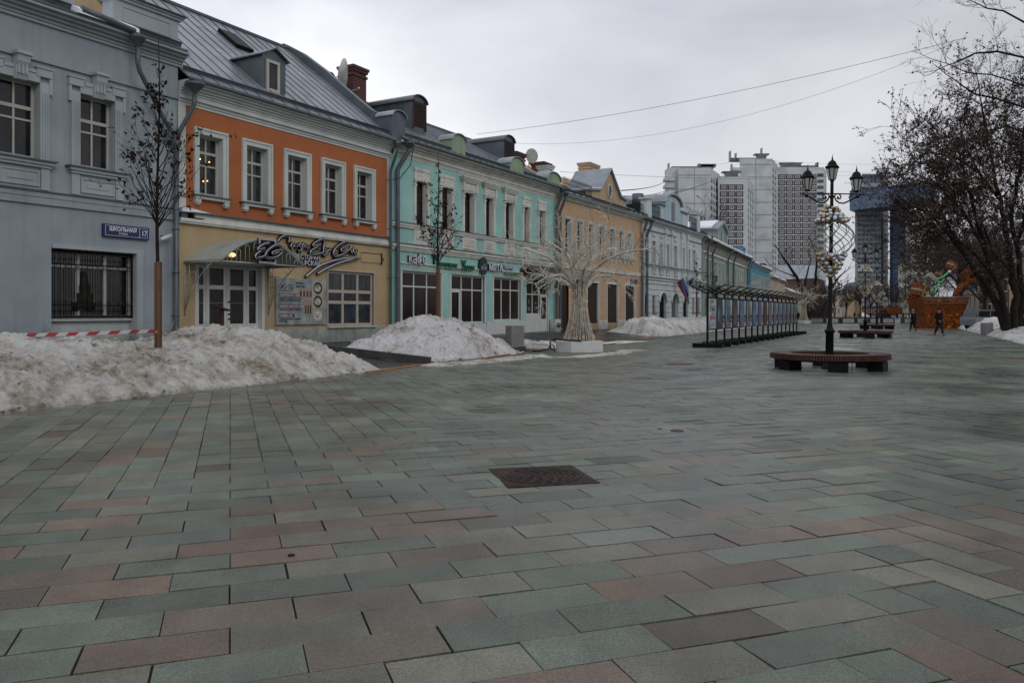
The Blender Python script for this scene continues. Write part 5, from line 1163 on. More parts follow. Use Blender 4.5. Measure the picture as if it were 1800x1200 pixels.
# --- right panel tower C + D
t2 = thing('panel_tower', 'tallest white panel tower block, with a wide brown-windowed face, right behind the street lamp', 'tower block', (0, 0, 0))
PC = footprint(1300, 380, 1357, 380, 1368, 397); PD = footprint(1364, 392, 1448, 392, 1453, 404)
hC = zof(279, 380); hD = zof(294, 392)
b = MB(); block(b, PC, 0, hC); b.build('end_slab', 'panel_white', t2); joints(t2, PC[0], PC[1], 6, hC, 6.0, 2)
b = MB(); block(b, PD, 0, hD); b.build('window_slab', 'panel_white', t2)
A_ = PD[0]+(PD[1]-PD[0])*.04; B_ = PD[0]+(PD[1]-PD[0])*.855
wm, mt = unitwin('bay', 3.5, 2.45, BM); place_windows(t2, 'window_bay', wm, mt, A_, B_, 5, zof(311, 392)-14*3, 3.0, 15)
wm, mt = unitwin('w', 3.2, 1.7, ['brown_bay', 'panel_joint', 'pane_grey']); place_windows(t2, 'loggia', wm, mt, PD[0]+(PD[1]-PD[0])*.86, PD[1], 1, zof(308, 392)-15*3, 3.0, 16)
wm, mt = unitwin('w', 2.2, 1.7, SMT); place_windows(t2, 'side_window', wm, mt, PC[1], PC[2], 3, zof(300, 385)-19*3, 3.0, 20)
for i in range(3): b = MB(); c = PC[0]; z = zof(300, 380)-i*3.6; b.box(c.x-3.5, c.x, c.y-.5, c.y+3, z, z+1.4); b.build('balcony', 'panel_white', t2)
b = MB(); q = (PC[0]+PC[1])*.5
for x0, x1, z0, z1 in ((4, 10, 1.2, 3), (2, 12, 3.0, 3.7), (-14, 3, 0, 1.6), (-15, -14.5, 0, 5), (-11, -10.6, 0, 4), (7, 7.3, 3.7, 6.5)): b.box(q.x+x0*.7, q.x+x1*.7, q.y+6, q.y+9, hC+z0, hC+z1)
b.build('roof_plant', 'zinc_dark', t2); b = MB(); q = (PD[0]+PD[1])*.5
for x0, x1, z0, z1 in ((-10, 4, 0, 3.0), (-11, 5, 3.0, 3.5), (4, 16, 0, 2.0), (15.5, 16.5, 0, 3.6)): b.box(q.x+x0*.7, q.x+x1*.7, q.y+6, q.y+9, hD+z0, hD+z1)
b.build('roof_plant', 'zinc_dark', t2)
# --- bridge-shaped hotel
t3 = thing('hotel_tower', 'distant grey tower joined to a blue glass slab by a high glass bridge', 'tower', (0, 0, 0))
P1_ = footprint(1503, 520, 1549, 520, 1560, 545); hT = zof(316, 520); z0b = zof(371, 515); z1b = zof(337, 515)
b = MB(); block(b, P1_, 0, hT); b.build('grey_tower', 'hotel_grey', t3)
b = MB(); block(b, footprint(1515, 522, 1551, 522, 1562, 545), hT-.5, zof(305, 520)); b.build('crown', 'hotel_dark', t3)
b = MB(); block(b, footprint(1549.3, 519.9, 1552, 522, 1561, 546), 0, hT-1); b.build('dark_edge', 'hotel_dark', t3)
b = MB(); P = footprint(1493.5, 512, 1640, 470, 1652, 490); block(b, P, z0b, z1b); b.build('glass_bridge', 'blue_wall', t3)
b = MB(); block(b, footprint(1564, 520, 1592, 505, 1602, 530), 0, z0b+1); b.build('glass_slab', 'blue_wall', t3)
wm, mt = unitwin('w', 2.0, 2.2, ['hotel_dark', 'hotel_dark', 'pane_blue'])
M['hotel_pane'] = mat('hotel_pane', (.055, .075, .10), .25, .3, .3); wm, mt = unitwin('w', 2.1, 2.0, ['hotel_dark', 'hotel_dark', 'hotel_pane'])
place_windows(t3, 'window', wm, mt, P1_[0]+(P1_[1]-P1_[0])*.08, P1_[1], 6, zof(380, 520)-14*3.05*1.0, 3.05, 15)
place_windows(t3, 'upper_window', wm, mt, P1_[0]+(P1_[1]-P1_[0])*.25, P1_[1], 5, zof(331, 520), 4.4, 2)
b = MB(); block(b, footprint(1502.6, 519.5, 1549.4, 519.5, 1560.3, 545), zof(512, 520), zof(501, 520)); b.build('dark_band', 'hotel_dark', t3)
# --- plain far blocks made with walls, roof and windows
def farblock(name, label, fp, py, m, cols, rows, wz0, dz, ww, wh, cat='building', roofm=None, rp=2.0, mats=None, side=0, band=None):
    t = thing(name, label, cat, (0, 0, 0)); P = footprint(*fp); h = zof(py, fp[1]); b = MB(); block(b, P, 0, h); b.build('wall', m, t)
    if roofm:
        C = (P[0]+P[1]+P[2]+P[3])*.25; b = MB(); Q = [C+(p-C)*1.03 for p in P]; a = (Q[0]+Q[3])*.5; c = (Q[1]+Q[2])*.5
        a = a.lerp(c, .15); c = c.lerp(a, .15)
        b.add([(q.x, q.y, h) for q in Q]+[(a.x, a.y, h+rp), (c.x, c.y, h+rp)], [(0, 1, 5, 4), (1, 2, 5), (2, 3, 4, 5), (3, 0, 4), (3, 2, 1, 0)]); b.build('roof', roofm, t)
    wm, mt = unitwin('w', ww, wh, mats or ['pane', 'sash_paint', 'pane']); place_windows(t, 'window', wm, mt, P[0], P[1], cols, wz0, dz, rows)
    if side: place_windows(t, 'side_window', wm, mt, P[1], P[2], side, wz0, dz, rows)
    if band:
        b = MB(); C = (P[0]+P[1]+P[2]+P[3])*.25; block(b, [C+(p-C)*1.02 for p in P], band, band+.5); b.build('belt_course', 'pale_trim', t)
    return t, P, h
farblock('cream_building', 'distant cream six-storey building at the foot of the blue glass slab', (1579, 235, 1624, 215, 1640, 240), 465, 'cream_plaster', 5, 5, 3, 2.6, .9, 1.5, band=9.0)
farblock('pale_block', 'pale apartment block half hidden by the crown of the big tree on the right', (1712, 185, 1830, 175, 1840, 200), 395, 'panel_white', 5, 7, 5, 3.0, 2.0, 1.5)
farblock('grey_villa', 'low grey building with tall narrow windows right of the orange basket', (1681, 125, 1728, 105, 1750, 130), 497, 'taupe_plaster', 6, 1, 3.0, 3, .8, 2.6, roofm='zinc_dark', rp=1.5)
farblock('brown_house', 'dark brown house behind the trunks of the big tree on the right', (1722, 92, 1776, 84, 1800, 100), 470, 'brown_wall', 4, 2, 1.8, 2.6, .9, 1.4, roofm='zinc_dark', rp=2.4)
t, P, h = farblock('yellow_house', 'pale yellow house with arched openings at the right edge behind the trees', (1774, 82, 1850, 62, 1900, 80), 466, 'ochre_plaster', 5, 1, 5.1, 2.6, .8, 1.3, band=3.9, roofm='zinc_dark', rp=1.6)
for i in range(5):
    b = MB(); d = P[1]-P[0]; q = P[0]+d*((i+.5)/5); b.T = Matrix.Translation(q) @ Matrix.Rotation(math.atan2(d.y, d.x), 4, 'Z')
    b.prism([(-.9, 0), (.9, 0)]+[(.9*math.cos(R(a)), 2.0+.9*math.sin(R(a))) for a in range(0, 181, 20)], -.06, .05); b.build('archway', 'pane_dark', t)
farblock('slate_roofed_house', 'long house with a blue-grey hipped roof behind the low tan house', (1352, 240, 1436, 228, 1450, 250), 492, 'brown_wall', 6, 1, 7, 3, 1.2, 1.6, roofm='zinc_roof', rp=4.6)
farblock('green_roofed_house', 'small far ochre house with a greenish roof, left of the grey tower', (1478, 285, 1502, 262, 1515, 275), 512, 'ochre_plaster', 3, 2, 2.5, 3, .9, 1.5, roofm='pipe_green', rp=3)
farblock('russet_house', 'low russet house behind the thick pruned tree', (1432, 232, 1480, 215, 1490, 235), 520, 'sand_plaster', 5, 1, 2, 3, 1, 1.6, roofm='zinc_dark', rp=1.6)
farblock('maroon_pavilion', 'dark maroon slatted pavilion behind the second wicker tree', (1423, 150, 1455, 142, 1462, 150), 526, 'dark_wood', 6, 1, 1.6, 3, .6, 1.6, mats=['dark_wood', 'dark_wood', 'brown_bay'])
farblock('far_house', 'faint far-off dark terrace closing the street under the blue slab', (1500, 330, 1578, 320, 1590, 340), 538, 'brown_wall', 9, 1, 2, 3, 1.2, 1.4, roofm='zinc_dark', rp=1.5)
# the other side of the street, beside and behind the viewpoint (unseen houses, added for the pane reflections and contrast)
def opp(label, s0, s1, h, m, roofm, seed):
    o = thing('opposite_house', label, 'house', ST.w(s1, -24, 0), ST.rot()+math.pi); L = s1-s0
    b = MB(); b.box(0, L, 0, 11, 0, h); b.build('wall', m, o)
    b = MB(); b.prism([(-.5, h+.002), (5.5, h+3.2), (11.5, h+.002)], -.2, L+.2, 'yz'); b.build('roof', roofm, o)
    n = int(L/2.6); b = None; wmb, mt = unitwin('w', 1.15, 2.0, ['pane', 'pale_trim', 'pane'])
    for r_ in range(2):
        for i in range(n):
            if b is None: w0 = wmb.build('window', mt, o); b = w0
            else: w0 = b.copy(); COL.objects.link(w0)
            w0.location = ((i+.5)*L/n, 0, 2.2+r_*3.7)
opp('brown brick house on the near right side of the street', -8, 14, 9, 'brown_wall', 'zinc_dark', 1)
opp('pale yellow house on the right side of the street, beside the brown one', 15, 36, 8, 'ochre_plaster', 'zinc_dark', 2)
opp('grey house on the right side behind the viewpoint', -34, -9, 10, 'taupe_plaster', 'zinc_dark', 3)
# ============================================================ trees
def rv(rd): 
    while True:
        v = Vector((rd.uniform(-1, 1), rd.uniform(-1, 1), rd.uniform(-1, 1)))
        if .05 < v.length < 1: return v.normalized()
def grow(b, p, d, L, r, lvl, rd, tips, n=3, up=0.15, wig=0.25, kids=(3, 5), shrink=0.6, ang=0.75, rmin=0.004, seg=4):
    pts = [p.copy()]; d = d.normalized(); sp = []
    for i in range(seg):
        d = (d+rv(rd)*wig+Vector((0, 0, up))).normalized(); p = p+d*L/seg; pts.append(p.copy()); sp.append((p.copy(), d.copy(), i))
    rad = [max(rmin, r*(1-.62*i/seg)) for i in range(seg+1)]
    b.tube(pts, rad, n if lvl > 0 else 3, caps=False, sm=False)
    if lvl <= 0:
        tips.append((pts[-1], d)); tips.append((pts[len(pts)//2], d)); return
    for _ in range(rd.randint(*kids)):
        q, dd, i = rd.choice(sp); t = rv(rd); t = (t-dd*t.dot(dd)); 
        if t.length < .1: continue
        nd = (dd+t.normalized()*ang*rd.uniform(.6, 1.3)).normalized()
        grow(b, q, nd, L*shrink*rd.uniform(.7, 1.15), max(rmin, rad[i+1]*.6), lvl-1, rd, tips, n, up, wig, kids, shrink, ang, rmin, seg if lvl > 1 else 3)
def leaves(b, tips, rd, prob, size, cnt=(1, 3), droop=0.5):
    for p, d in tips:
        if rd.random() > prob: continue
        for _ in range(rd.randint(*cnt)):
            c = p+rv(rd)*size*.8-Vector((0, 0, rd.random()*droop*size*2)); u = rv(rd)*size*rd.uniform(.6, 1.2); v = u.cross(rv(rd)).normalized()*size*rd.uniform(.35, .8)
            b.add([c-u, c+v*.8+rv(rd)*size*.2, c+u, c-v+rv(rd)*size*.2], [(0, 1, 2, 3)])
def interp(poly, step):
    out = []
    for a, c in zip(poly, poly[1:]):
        k = max(1, int((c-a).length/step))
        for i in range(k): out.append(a.lerp(c, i/k))
    out.append(poly[-1]); return out
def bigtree(name, label, base, stems, radii, seed, lvl=2, sub=(1.6, 3.0), dens=0.55, leafp=0.5, leafs=0.07, twig_r=.03, bark='bark', leafm='leaf_key', start=.25, up=.05, cnt=(1, 3), kids=(3, 5), rmin=.008, cat='tree', bias=None, wig=.28, zmin=0):
    rd = random.Random(seed); t = thing(name, label, cat, base)
    tb = MB(-Vector(base)); cb = MB(-Vector(base)); lb = MB(-Vector(base)); tips = []
    for st, (r0, r1) in zip(stems, radii):
        P = interp(st, .7); n = len(P); P = [p+rv(rd)*min(.08, r0*.4) if 0 < i < n-1 else p for i, p in enumerate(P)]
        tb.tube(P, [r0+(r1-r0)*(i/(n-1))**.8 for i in range(n)], 7, caps=False)
        for i in range(int(n*start), n):
            d = (P[min(i+1, n-1)]-P[max(0, i-1)]).normalized()
            k = dens*(1.0+.6*(i/n)) if P[i].z > zmin else 0; c = int(k)+(1 if rd.random() < k-int(k) else 0)
            for _ in range(c):
                q = rv(rd); q = (q-d*q.dot(d)).normalized(); nd = (d*.55+q+Vector((0, 0, .25))+(bias or Vector((0, 0, 0)))).normalized()
                grow(cb, P[i], nd, rd.uniform(*sub), twig_r*rd.uniform(.7, 1.2), lvl, rd, tips, up=up, kids=kids, rmin=rmin, wig=wig)
        grow(cb, P[-1], (P[-1]-P[-2]).normalized(), sub[1], r1, lvl, rd, tips, up=up, kids=kids, rmin=rmin, wig=wig)
    leaves(lb, tips, rd, leafp, leafs, cnt)
    tb.build('trunk', bark, t); c_ = cb.build('crown', bark, t, recalc=False)
    if lb.f: lb.build('dry_leaves', leafm, c_, recalc=False)
    return t
def stem(pts, Y): return [PY(p[0], p[1], Y+(p[2] if len(p) > 2 else 0)) for p in pts]
Y0 = 50
bigtree('leaning_tree', 'big dark tree on the right leaning left over the plaza, full of brown seed clusters', G(1777, 591)*1.0, [
    stem([(1772, 592), (1755, 535), (1732, 501, .5), (1706, 464, 1), (1681, 427, 1.2), (1655, 395, 1), (1625, 372, .5)], Y0),
    stem([(1776, 592), (1766, 535, -.3), (1743, 478, -.8), (1728, 430, -1), (1715, 380, -1.2), (1698, 320, -1), (1686, 262, -.5)], Y0),
    stem([(1743, 478, -.8), (1705, 438, -1.5), (1665, 412, -2), (1622, 404, -2.2)], Y0),
    stem([(1781, 592), (1786, 521, .3), (1773, 450, .8), (1769, 393, 1.2), (1757, 350, 1.5), (1746, 290, 1.5), (1733, 230, 1), (1726, 185, 1)], Y0),
    stem([(1757, 350, 1.5), (1722, 303, .5), (1675, 274, 0), (1632, 268, -.5), (1608, 284, -.8)], Y0),
    stem([(1706, 464, 1), (1668, 400, 2), (1640, 350, 2.5), (1622, 310, 3)], Y0),
    stem([(1728, 430, -1), (1690, 370, -2.5), (1650, 325, -3)], Y0)],
    [(.30, .07), (.24, .06), (.12, .04), (.26, .05), (.12, .04), (.13, .04), (.12, .04)], 11, lvl=2, sub=(1.4, 2.8), dens=2.7, leafp=.95, leafs=.088, start=.40, kids=(4, 7), rmin=.010, cnt=(1, 3), zmin=5.3)
bigtree('forked_tree', 'big dark forked tree at the right edge beside the leaning one', G(1796, 590)*1.0, [
    stem([(1790, 594), (1800, 515), (1786, 430, -.5), (1778, 380, -1), (1792, 300, -1.5), (1800, 225, -1.5)], Y0+1.5),
    stem([(1800, 594), (1815, 500), (1835, 400, 1), (1850, 300, 1.5), (1855, 200, 1)], Y0+1.5),
    stem([(1800, 515), (1770, 470, -1.5), (1745, 440, -2.5), (1730, 400, -3)], Y0+1.5),
    stem([(1786, 430, -.5), (1810, 360, -1.5), (1830, 300, -2)], Y0+1.5)],
    [(.26, .06), (.26, .06), (.12, .05), (.13, .05)], 12, lvl=2, sub=(1.5, 2.8), dens=2.0, leafp=.7, leafs=.08, start=.4, kids=(4, 6), rmin=.010)
bigtree('overhanging_tree', 'nearer tree whose fine bare twigs hang into the upper right corner', Vector((25.5, 34, 0)), [
    [Vector((25.5, 34, 0)), Vector((25.4, 34.1, 3)), Vector((25.0, 33.8, 6)), Vector((24.6, 33.5, 9)), Vector((24.2, 33.5, 12)), Vector((23.8, 33.5, 15.5))],
    [Vector((25.0, 33.8, 6.5))]+stem([(1850, 240), (1800, 190), (1750, 172), (1715, 165), (1690, 150)], 33),
    [Vector((24.6, 33.5, 9))]+stem([(1850, 150), (1800, 100), (1755, 90), (1715, 95), (1680, 110)], 33.5),
    [Vector((24.4, 33.5, 11))]+stem([(1850, 80), (1800, 40), (1765, 20), (1735, 15)], 34),
    [Vector((25.0, 33.8, 6))]+stem([(1860, 280), (1810, 235), (1770, 222), (1735, 230)], 32.5),
    [Vector((24.6, 33.5, 8))]+stem([(1850, 190), (1800, 150), (1740, 132), (1700, 128), (1665, 112)], 34.5)],
    [(.28, .10), (.09, .03), (.09, .03), (.08, .03), (.08, .03), (.07, .02)], 15, lvl=2, sub=(.7, 1.5), dens=1.4, leafp=.10, leafs=.06, twig_r=.014, start=.3, kids=(3, 5), rmin=.0045, up=.05, bias=Vector((-.4, 0, .1)))
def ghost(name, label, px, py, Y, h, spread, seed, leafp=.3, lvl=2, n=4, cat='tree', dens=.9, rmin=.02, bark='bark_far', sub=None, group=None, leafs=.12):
    base = PY(px, py, Y); base.z = 0; rd = random.Random(seed); stems = []; rad = []
    top = Vector((base.x+rd.uniform(-.5, .5), base.y, h*.8)); stems.append([base, base+Vector((.1, 0, h*.25)), base.lerp(top, .6)+Vector((rd.uniform(-.3, .3), 0, 0)), top]); rad.append((h*.022, .04))
    for i in range(n):
        a = rd.uniform(0, 6.28); z = h*rd.uniform(.22, .5); q = base+Vector((0, 0, z)); e = q+Vector((math.cos(a)*spread, math.sin(a)*spread, h*rd.uniform(.25, .42)))
        stems.append([q, q.lerp(e, .5)+Vector((0, 0, .4)), e]); rad.append((h*.011, .03))
    s = sub or (h*.12, h*.22)
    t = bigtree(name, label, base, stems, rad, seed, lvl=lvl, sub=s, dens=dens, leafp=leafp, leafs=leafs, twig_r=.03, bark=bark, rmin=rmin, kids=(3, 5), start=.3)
    if group: t['group'] = group
    return t
ghost('dark_tree', 'dense dark brown tree directly behind the orange basket', 1688, 560, 95, 12.5, 3.4, 21, .25, n=9, dens=2.2, rmin=.020)
ghost('dark_tree', 'dark bushy tree between the orange basket and the cream building', 1640, 560, 120, 13.5, 4, 22, .12, n=9, dens=2.2, rmin=.024)
ghost('dark_tree', 'dark tree standing behind the snow bank right of the orange basket', 1728, 560, 78, 10.5, 3.0, 23, .1, n=7, dens=2.0, rmin=.02)
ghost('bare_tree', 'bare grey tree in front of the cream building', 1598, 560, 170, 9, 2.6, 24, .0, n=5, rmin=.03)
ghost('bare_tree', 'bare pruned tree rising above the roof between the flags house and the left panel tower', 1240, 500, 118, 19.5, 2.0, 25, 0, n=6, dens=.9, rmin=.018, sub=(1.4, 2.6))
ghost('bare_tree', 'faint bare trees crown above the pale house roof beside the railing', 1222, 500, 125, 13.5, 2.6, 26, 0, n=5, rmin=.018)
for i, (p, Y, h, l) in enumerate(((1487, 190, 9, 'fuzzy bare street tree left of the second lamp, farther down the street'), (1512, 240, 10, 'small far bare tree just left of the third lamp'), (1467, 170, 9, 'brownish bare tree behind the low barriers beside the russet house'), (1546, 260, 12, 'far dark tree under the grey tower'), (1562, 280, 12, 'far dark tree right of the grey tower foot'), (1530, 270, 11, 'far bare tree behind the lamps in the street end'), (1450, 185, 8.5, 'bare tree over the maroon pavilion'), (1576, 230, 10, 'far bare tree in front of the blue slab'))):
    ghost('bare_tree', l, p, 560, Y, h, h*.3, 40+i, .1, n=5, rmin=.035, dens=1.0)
# thick pruned tree with cut limbs
Yp = 125
bigtree('pruned_tree', 'thick dark pruned tree with cut leaning limbs behind the first lamp', PY(1422, 567, Yp)*1.0, [
    stem([(1424, 567), (1422, 540), (1412, 510), (1400, 487), (1388, 468), (1376, 452)], Yp), stem([(1424, 560), (1430, 520), (1434, 490), (1436, 465), (1432, 440)], Yp),
    stem([(1428, 567), (1448, 540), (1458, 515), (1472, 490), (1478, 484)], Yp), stem([(1412, 510), (1420, 480), (1424, 462)], Yp), stem([(1400, 487), (1380, 480), (1360, 470)], Yp)],
    [(.5, .16), (.42, .10), (.26, .12), (.2, .08), (.12, .05)], 31, lvl=1, sub=(1.2, 2.2), dens=.35, leafp=0, start=.5, rmin=.025)
# saplings in the tree beds
def sapling(label, px, d, ytop, ystake, crown_z, seed, leafp=.8, spread=.9, dens=16, thick=.05, leafs=.055):
    r = (px-900)/FP; Y = d/(ST.sn-r*ST.cs); base = Vector((r*Y, Y, gz(d))); top = EYE+(549-ytop)*Y/FP; stk = EYE+(549-ystake)*Y/FP
    t = thing('sapling', label, 'young tree', base, 0, 'young street trees in the snow-covered beds'); rd = random.Random(seed); h = top-base.z
    b = MB(); P = [Vector((.02*math.sin(z*1.3), .02*math.cos(z), z*1.0)) for z in [h*i/14 for i in range(15)]]; b.tube(P, [thick*(1-.88*(i/14)) for i in range(15)], 6); b.build('trunk', 'bark', t)
    b = MB(); hh = stk-base.z
    for k in range(6): a = k*math.pi/3; b.T = Matrix.Translation((.062*math.cos(a), .062*math.sin(a), 0)) @ Matrix.Rotation(a, 4, 'Z'); b.box(-.009, .009, -.032, .032, 0, hh-.02*rd.random())
    b.build('trunk_guard', 'stake', t)
    cb = MB(); lb = MB(); tips = []; lo, hi = crown_z
    for i in range(dens):
        z = lo+(hi-lo)*(i/dens)**2.1; a = i*2.4+rd.random(); f = max(0, 1-(z-base.z-lo)/(h-lo+.01)); L = spread*(.16+.95*f**1.8)*rd.uniform(.75, 1.15)
        grow(cb, Vector((0, 0, z-base.z)), Vector((math.cos(a)*.62, math.sin(a)*.62, .85)), L, .014*(.5+f*.6), 1 if f < .35 else 2, rd, tips, up=.10, kids=(2, 4), rmin=.0035, wig=.22, shrink=.5)
    leaves(lb, tips, rd, leafp, leafs, (1, 2)); c = cb.build('crown', 'bark', t, recalc=False); lb.build('dry_leaves', 'leaf', c, recalc=False); return t
sapling('young tree with dark dry leaves before the corner of the grey and orange houses', 278, 14.1, 66, 460, (3.3, 6.7), 3, .62, 1.25, 34, .06, .055)
sapling('young tree with dry leaves standing in the white snow heap before the turquoise cafe', 770, 14.7, 268, 470, (3.2, 6.9), 5, .5, 1.2, 30, .055, .06)
sapling('young tree with dry leaves beside the flags of the pale house', 1224.5, 14.2, 445, 520, (2.8, 6.0), 8, .45, 1.0, 24, .05, .07)
sapling('young tree with dry leaves in front of the long green house', 1257, 14.2, 458, 530, (2.6, 6.0), 9, .45, 1.0, 24, .05, .07)
# ------------------------------------------------------------ wicker trees with lights
def wicker(label, base, seed, sc=1.0, detail=2, dx=0):
    t = thing('wicker_tree', label, 'light tree', base, 0, 'illuminated wicker trees in white boxes'); rd = random.Random(seed)
    b = MB(); n = 8; b.lathe([(.95, 0), (.95, .40), (.88, .42), (.88, .36), (.1, .36)], 8, sm=False, a0=R(22.5)); b.build('planter_box', 'white_paint', t)
    tb = MB()
    for i in range(72):
        a = i*2*math.pi/72+rd.uniform(-.03, .03); k = rd.uniform(.9, 1.0); pts = []
        for z, r_ in ((.40, .66), (.75, .54), (1.15, .42), (1.6, .335), (2.1, .30), (2.6, .28)): pts.append(Vector((r_*k*math.cos(a+z*.06), r_*k*math.sin(a+z*.06), z)))
        tb.tube(pts[:rd.choice((5, 6, 6))], .013, 4, sm=False)
    tb.build('cane_trunk', 'white_twig', t); tb = MB(); tb.tube([(0, 0, .36), (0, 0, 1.5), (0, 0, 2.75)], [.36, .22, .18], 10); tb.build('trunk_core', 'bark_far', t)  # dark core paints the shade in the gaps between canes
    cb = MB(); tips = []; bulbs = []
    px2 = lambda p, q, dy: Vector(((p-1019)*.02065, dy, (622-q)*.02065))
    BR = [[(1012, 502, 0), (988, 470, -.3), (960, 447, -.5), (925, 436, -.6), (893, 428, -.8)], [(1015, 502, 0), (1010, 462, .3), (1000, 440, .6), (972, 420, .9), (942, 404, 1.2)],
          [(1027, 502, 0), (1040, 475, -.3), (1062, 456, -.6), (1095, 441, -.8), (1132, 436, -1.0), (1150, 432, -1.0)], [(1026, 502, 0), (1036, 462, .4), (1052, 444, .8), (1080, 428, 1.2), (1112, 424, 1.5)],
          [(1020, 502, 0), (1018, 455, .1), (1024, 425, .2), (1036, 405, .2)], [(1023, 502, 0), (1032, 455, -.2), (1058, 425, -.6), (1072, 390, -.8)], [(1012, 505, 0), (990, 490, .6), (960, 480, 1.0), (922, 472, 1.2)],
          [(1028, 506, 0), (1052, 482, .5), (1080, 478, .9), (1104, 498, 1.2)], [(1019, 502, .1), (1015, 470, 1.0), (1012, 450, 2.0), (1008, 440, 2.6)], [(1019, 502, -.1), (1024, 474, -1.0), (1030, 460, -2.0), (1034, 452, -2.5)],
          [(1014, 502, 0), (1000, 455, -.4), (985, 425, -.8), (978, 398, -1.0)], [(1014, 502, 0), (985, 482, -.8), (955, 488, -1.5), (935, 500, -1.8)]]
    for br in BR:
        P = [px2(*q) for q in br]; P = interp(P, .35); n = len(P); P = [p+rv(rd)*.03 if 0 < i < n-1 else p for i, p in enumerate(P)]
        cb.tube(P, [.075*(1-.8*i/(n-1))+.006 for i in range(n)], 5, caps=False)
        bulbs += [p+rv(rd)*.05 for p in P[::2] if rd.random() < .7]
        for i in range(2, n):
            d = (P[min(i+1, n-1)]-P[i-1]).normalized()
            for _ in range(2):
                q = rv(rd); q = (q-d*q.dot(d)).normalized(); grow(cb, P[i], (d*.7+q).normalized(), rd.uniform(.45, 1.05), .019, 1, rd, tips, up=.03, kids=(5, 8), rmin=.0085, wig=.3, shrink=.6)
    cb.build('crown', 'white_twig', t, recalc=False)
    lb = MB()
    for p, d in tips:
        if rd.random() < .05: bulbs.append(p)
    for i in range(95):
        z = rd.uniform(.45, 2.4); a = rd.uniform(0, 6.28); r_ = .30+.34*max(0, (1.8-z)/1.4)**1.7; bulbs.append(Vector(((r_+.02)*math.cos(a), (r_+.02)*math.sin(a), z)))
    for p in bulbs: lb.sphere(p, .017, 5, 3)
    tag(lb.build('light_bulbs', 'bulb', t, recalc=False), kind='stuff'); t.scale = (sc,)*3; return t
W1_ = G(1018, 617.5)
wt = wicker('nearest white wicker tree with orange lights in a white box, before the amber house', W1_, 4)
wicker('farther wicker tree with tiny lights beyond the end of the exhibition row', G(1413, 568.5), 6, 1.0)
wicker('distant wicker tree in front of the azure house', ST.w(86, 13.6, 0.05), 7, 1.0)
# black supply cable at the first wicker tree
b = MB(); c0 = G(972, 618); P = [W1_+Vector((.0, -.9, .43)), W1_+Vector((-.55, -.75, .46)), W1_+Vector((-.95, -.6, .5)), W1_+Vector((-1.15, -.55, .40)), W1_+Vector((-1.12, -.6, .15)), W1_+Vector((-.98, -.7, .04)), W1_+Vector((-1.0, -.6, .22)), W1_+Vector((-1.12, -.6, .34)), W1_+Vector((-1.2, -.6, .12)), W1_+Vector((-1.6, -.3, .03)), W1_+Vector((-2.2, .1, .03))]
b.tube(interp(P, .15), .028, 6); o = b.build('power_cable', 'black_paint'); tag(o, 'thick black power cable looping over the edge of the nearest wicker tree box', 'cable')

for i, (s_, d_, h_) in enumerate(((2, -17, 12), (14, -18, 13), (-10, -17.5, 11))):  # unseen trees added across the street for the pane reflections
    q = ST.w(s_, d_, 0)
    px_ = 900+q.x/max(q.y, .1)*FP if q.y > 1 else None
    base = q; rd_ = random.Random(90+i); top = base+Vector((.3, .2, h_*.8)); stems = [[base, base.lerp(top, .5)+Vector((.3, 0, 0)), top]]; rad = [(.24, .05)]
    for k in range(6):
        a = k*1.05; z = h_*(.25+.05*k); q2 = base+Vector((0, 0, z)); e = q2+Vector((math.cos(a)*3, math.sin(a)*3, h_*.3)); stems.append([q2, q2.lerp(e, .5)+Vector((0, 0, .4)), e]); rad.append((.11, .03))
    bigtree('bare_tree', ['bare tree on the right side of the street, level with the viewpoint', 'bare tree on the right side, before the pale yellow house', 'bare tree on the right side behind the viewpoint'][i], base, stems, rad, 70+i, lvl=1, sub=(1.2, 2.4), dens=1.0, leafp=.2, leafs=.09, rmin=.02, kids=(3, 5))
# ============================================================ restaurant canopy, script sign, poster
H = HO; PR = 1.74
sl = 17.56; sr = 21.25; yb0 = -PR
def fz(px, py, d): return H.Z(px, py, d)
zE = fz(387, 457.5, yb0); zA = fz(453, 420.5, yb0)
o = thing('door_canopy', 'arched white metal canopy with fan-like bars over the restaurant door', 'canopy', H.l.w(sl, 0, ZB), H.l.rot())
W_ = sr-sl; cx = W_/2; hA_ = zA-zE; z0 = zE-ZB
def archz(x): t = (x-cx)/(W_/2); return z0+hA_*(1-t*t)
b = MB(); N_ = 16
xs = [W_*i/N_ for i in range(N_+1)]
b.add([(x, 0, archz(x)+.03) for x in xs]+[(x, -PR-.05, archz(x)+.03) for x in xs]+[(x, 0, archz(x)) for x in xs]+[(x, -PR-.05, archz(x)) for x in xs],
      [(i, i+1, N_+2+i, N_+1+i) for i in range(N_)]+[(2*N_+2+i, 3*N_+3+i, 3*N_+4+i, 2*N_+3+i) for i in range(N_)]+[(N_+1+i, N_+2+i, 3*N_+4+i, 3*N_+3+i) for i in range(N_)])
b.build('canopy_sheet', 'canopy_sheet', o)
b = MB()
for y in (-PR, -.02):
    b.tube([(x, y, archz(x)-.03) for x in xs], .03, 6); b.tube([(0, y, z0-.02), (W_, y, z0-.02)], .028, 6)
for x in (0, W_): b.tube([(x, 0, z0-.02), (x, -PR, z0-.02)], .028, 6)
for k in range(1, 10):
    x = W_*k/10; zt_ = archz(x)-.10; w2 = .085
    if zt_-z0 > .12: b.tube([(x-w2, -PR, z0), (x-w2, -PR, zt_-w2)]+[(x-w2*math.cos(R(t)), -PR, zt_-w2+w2*math.sin(R(t))) for t in range(0, 181, 30)]+[(x+w2, -PR, z0)], .014, 5)
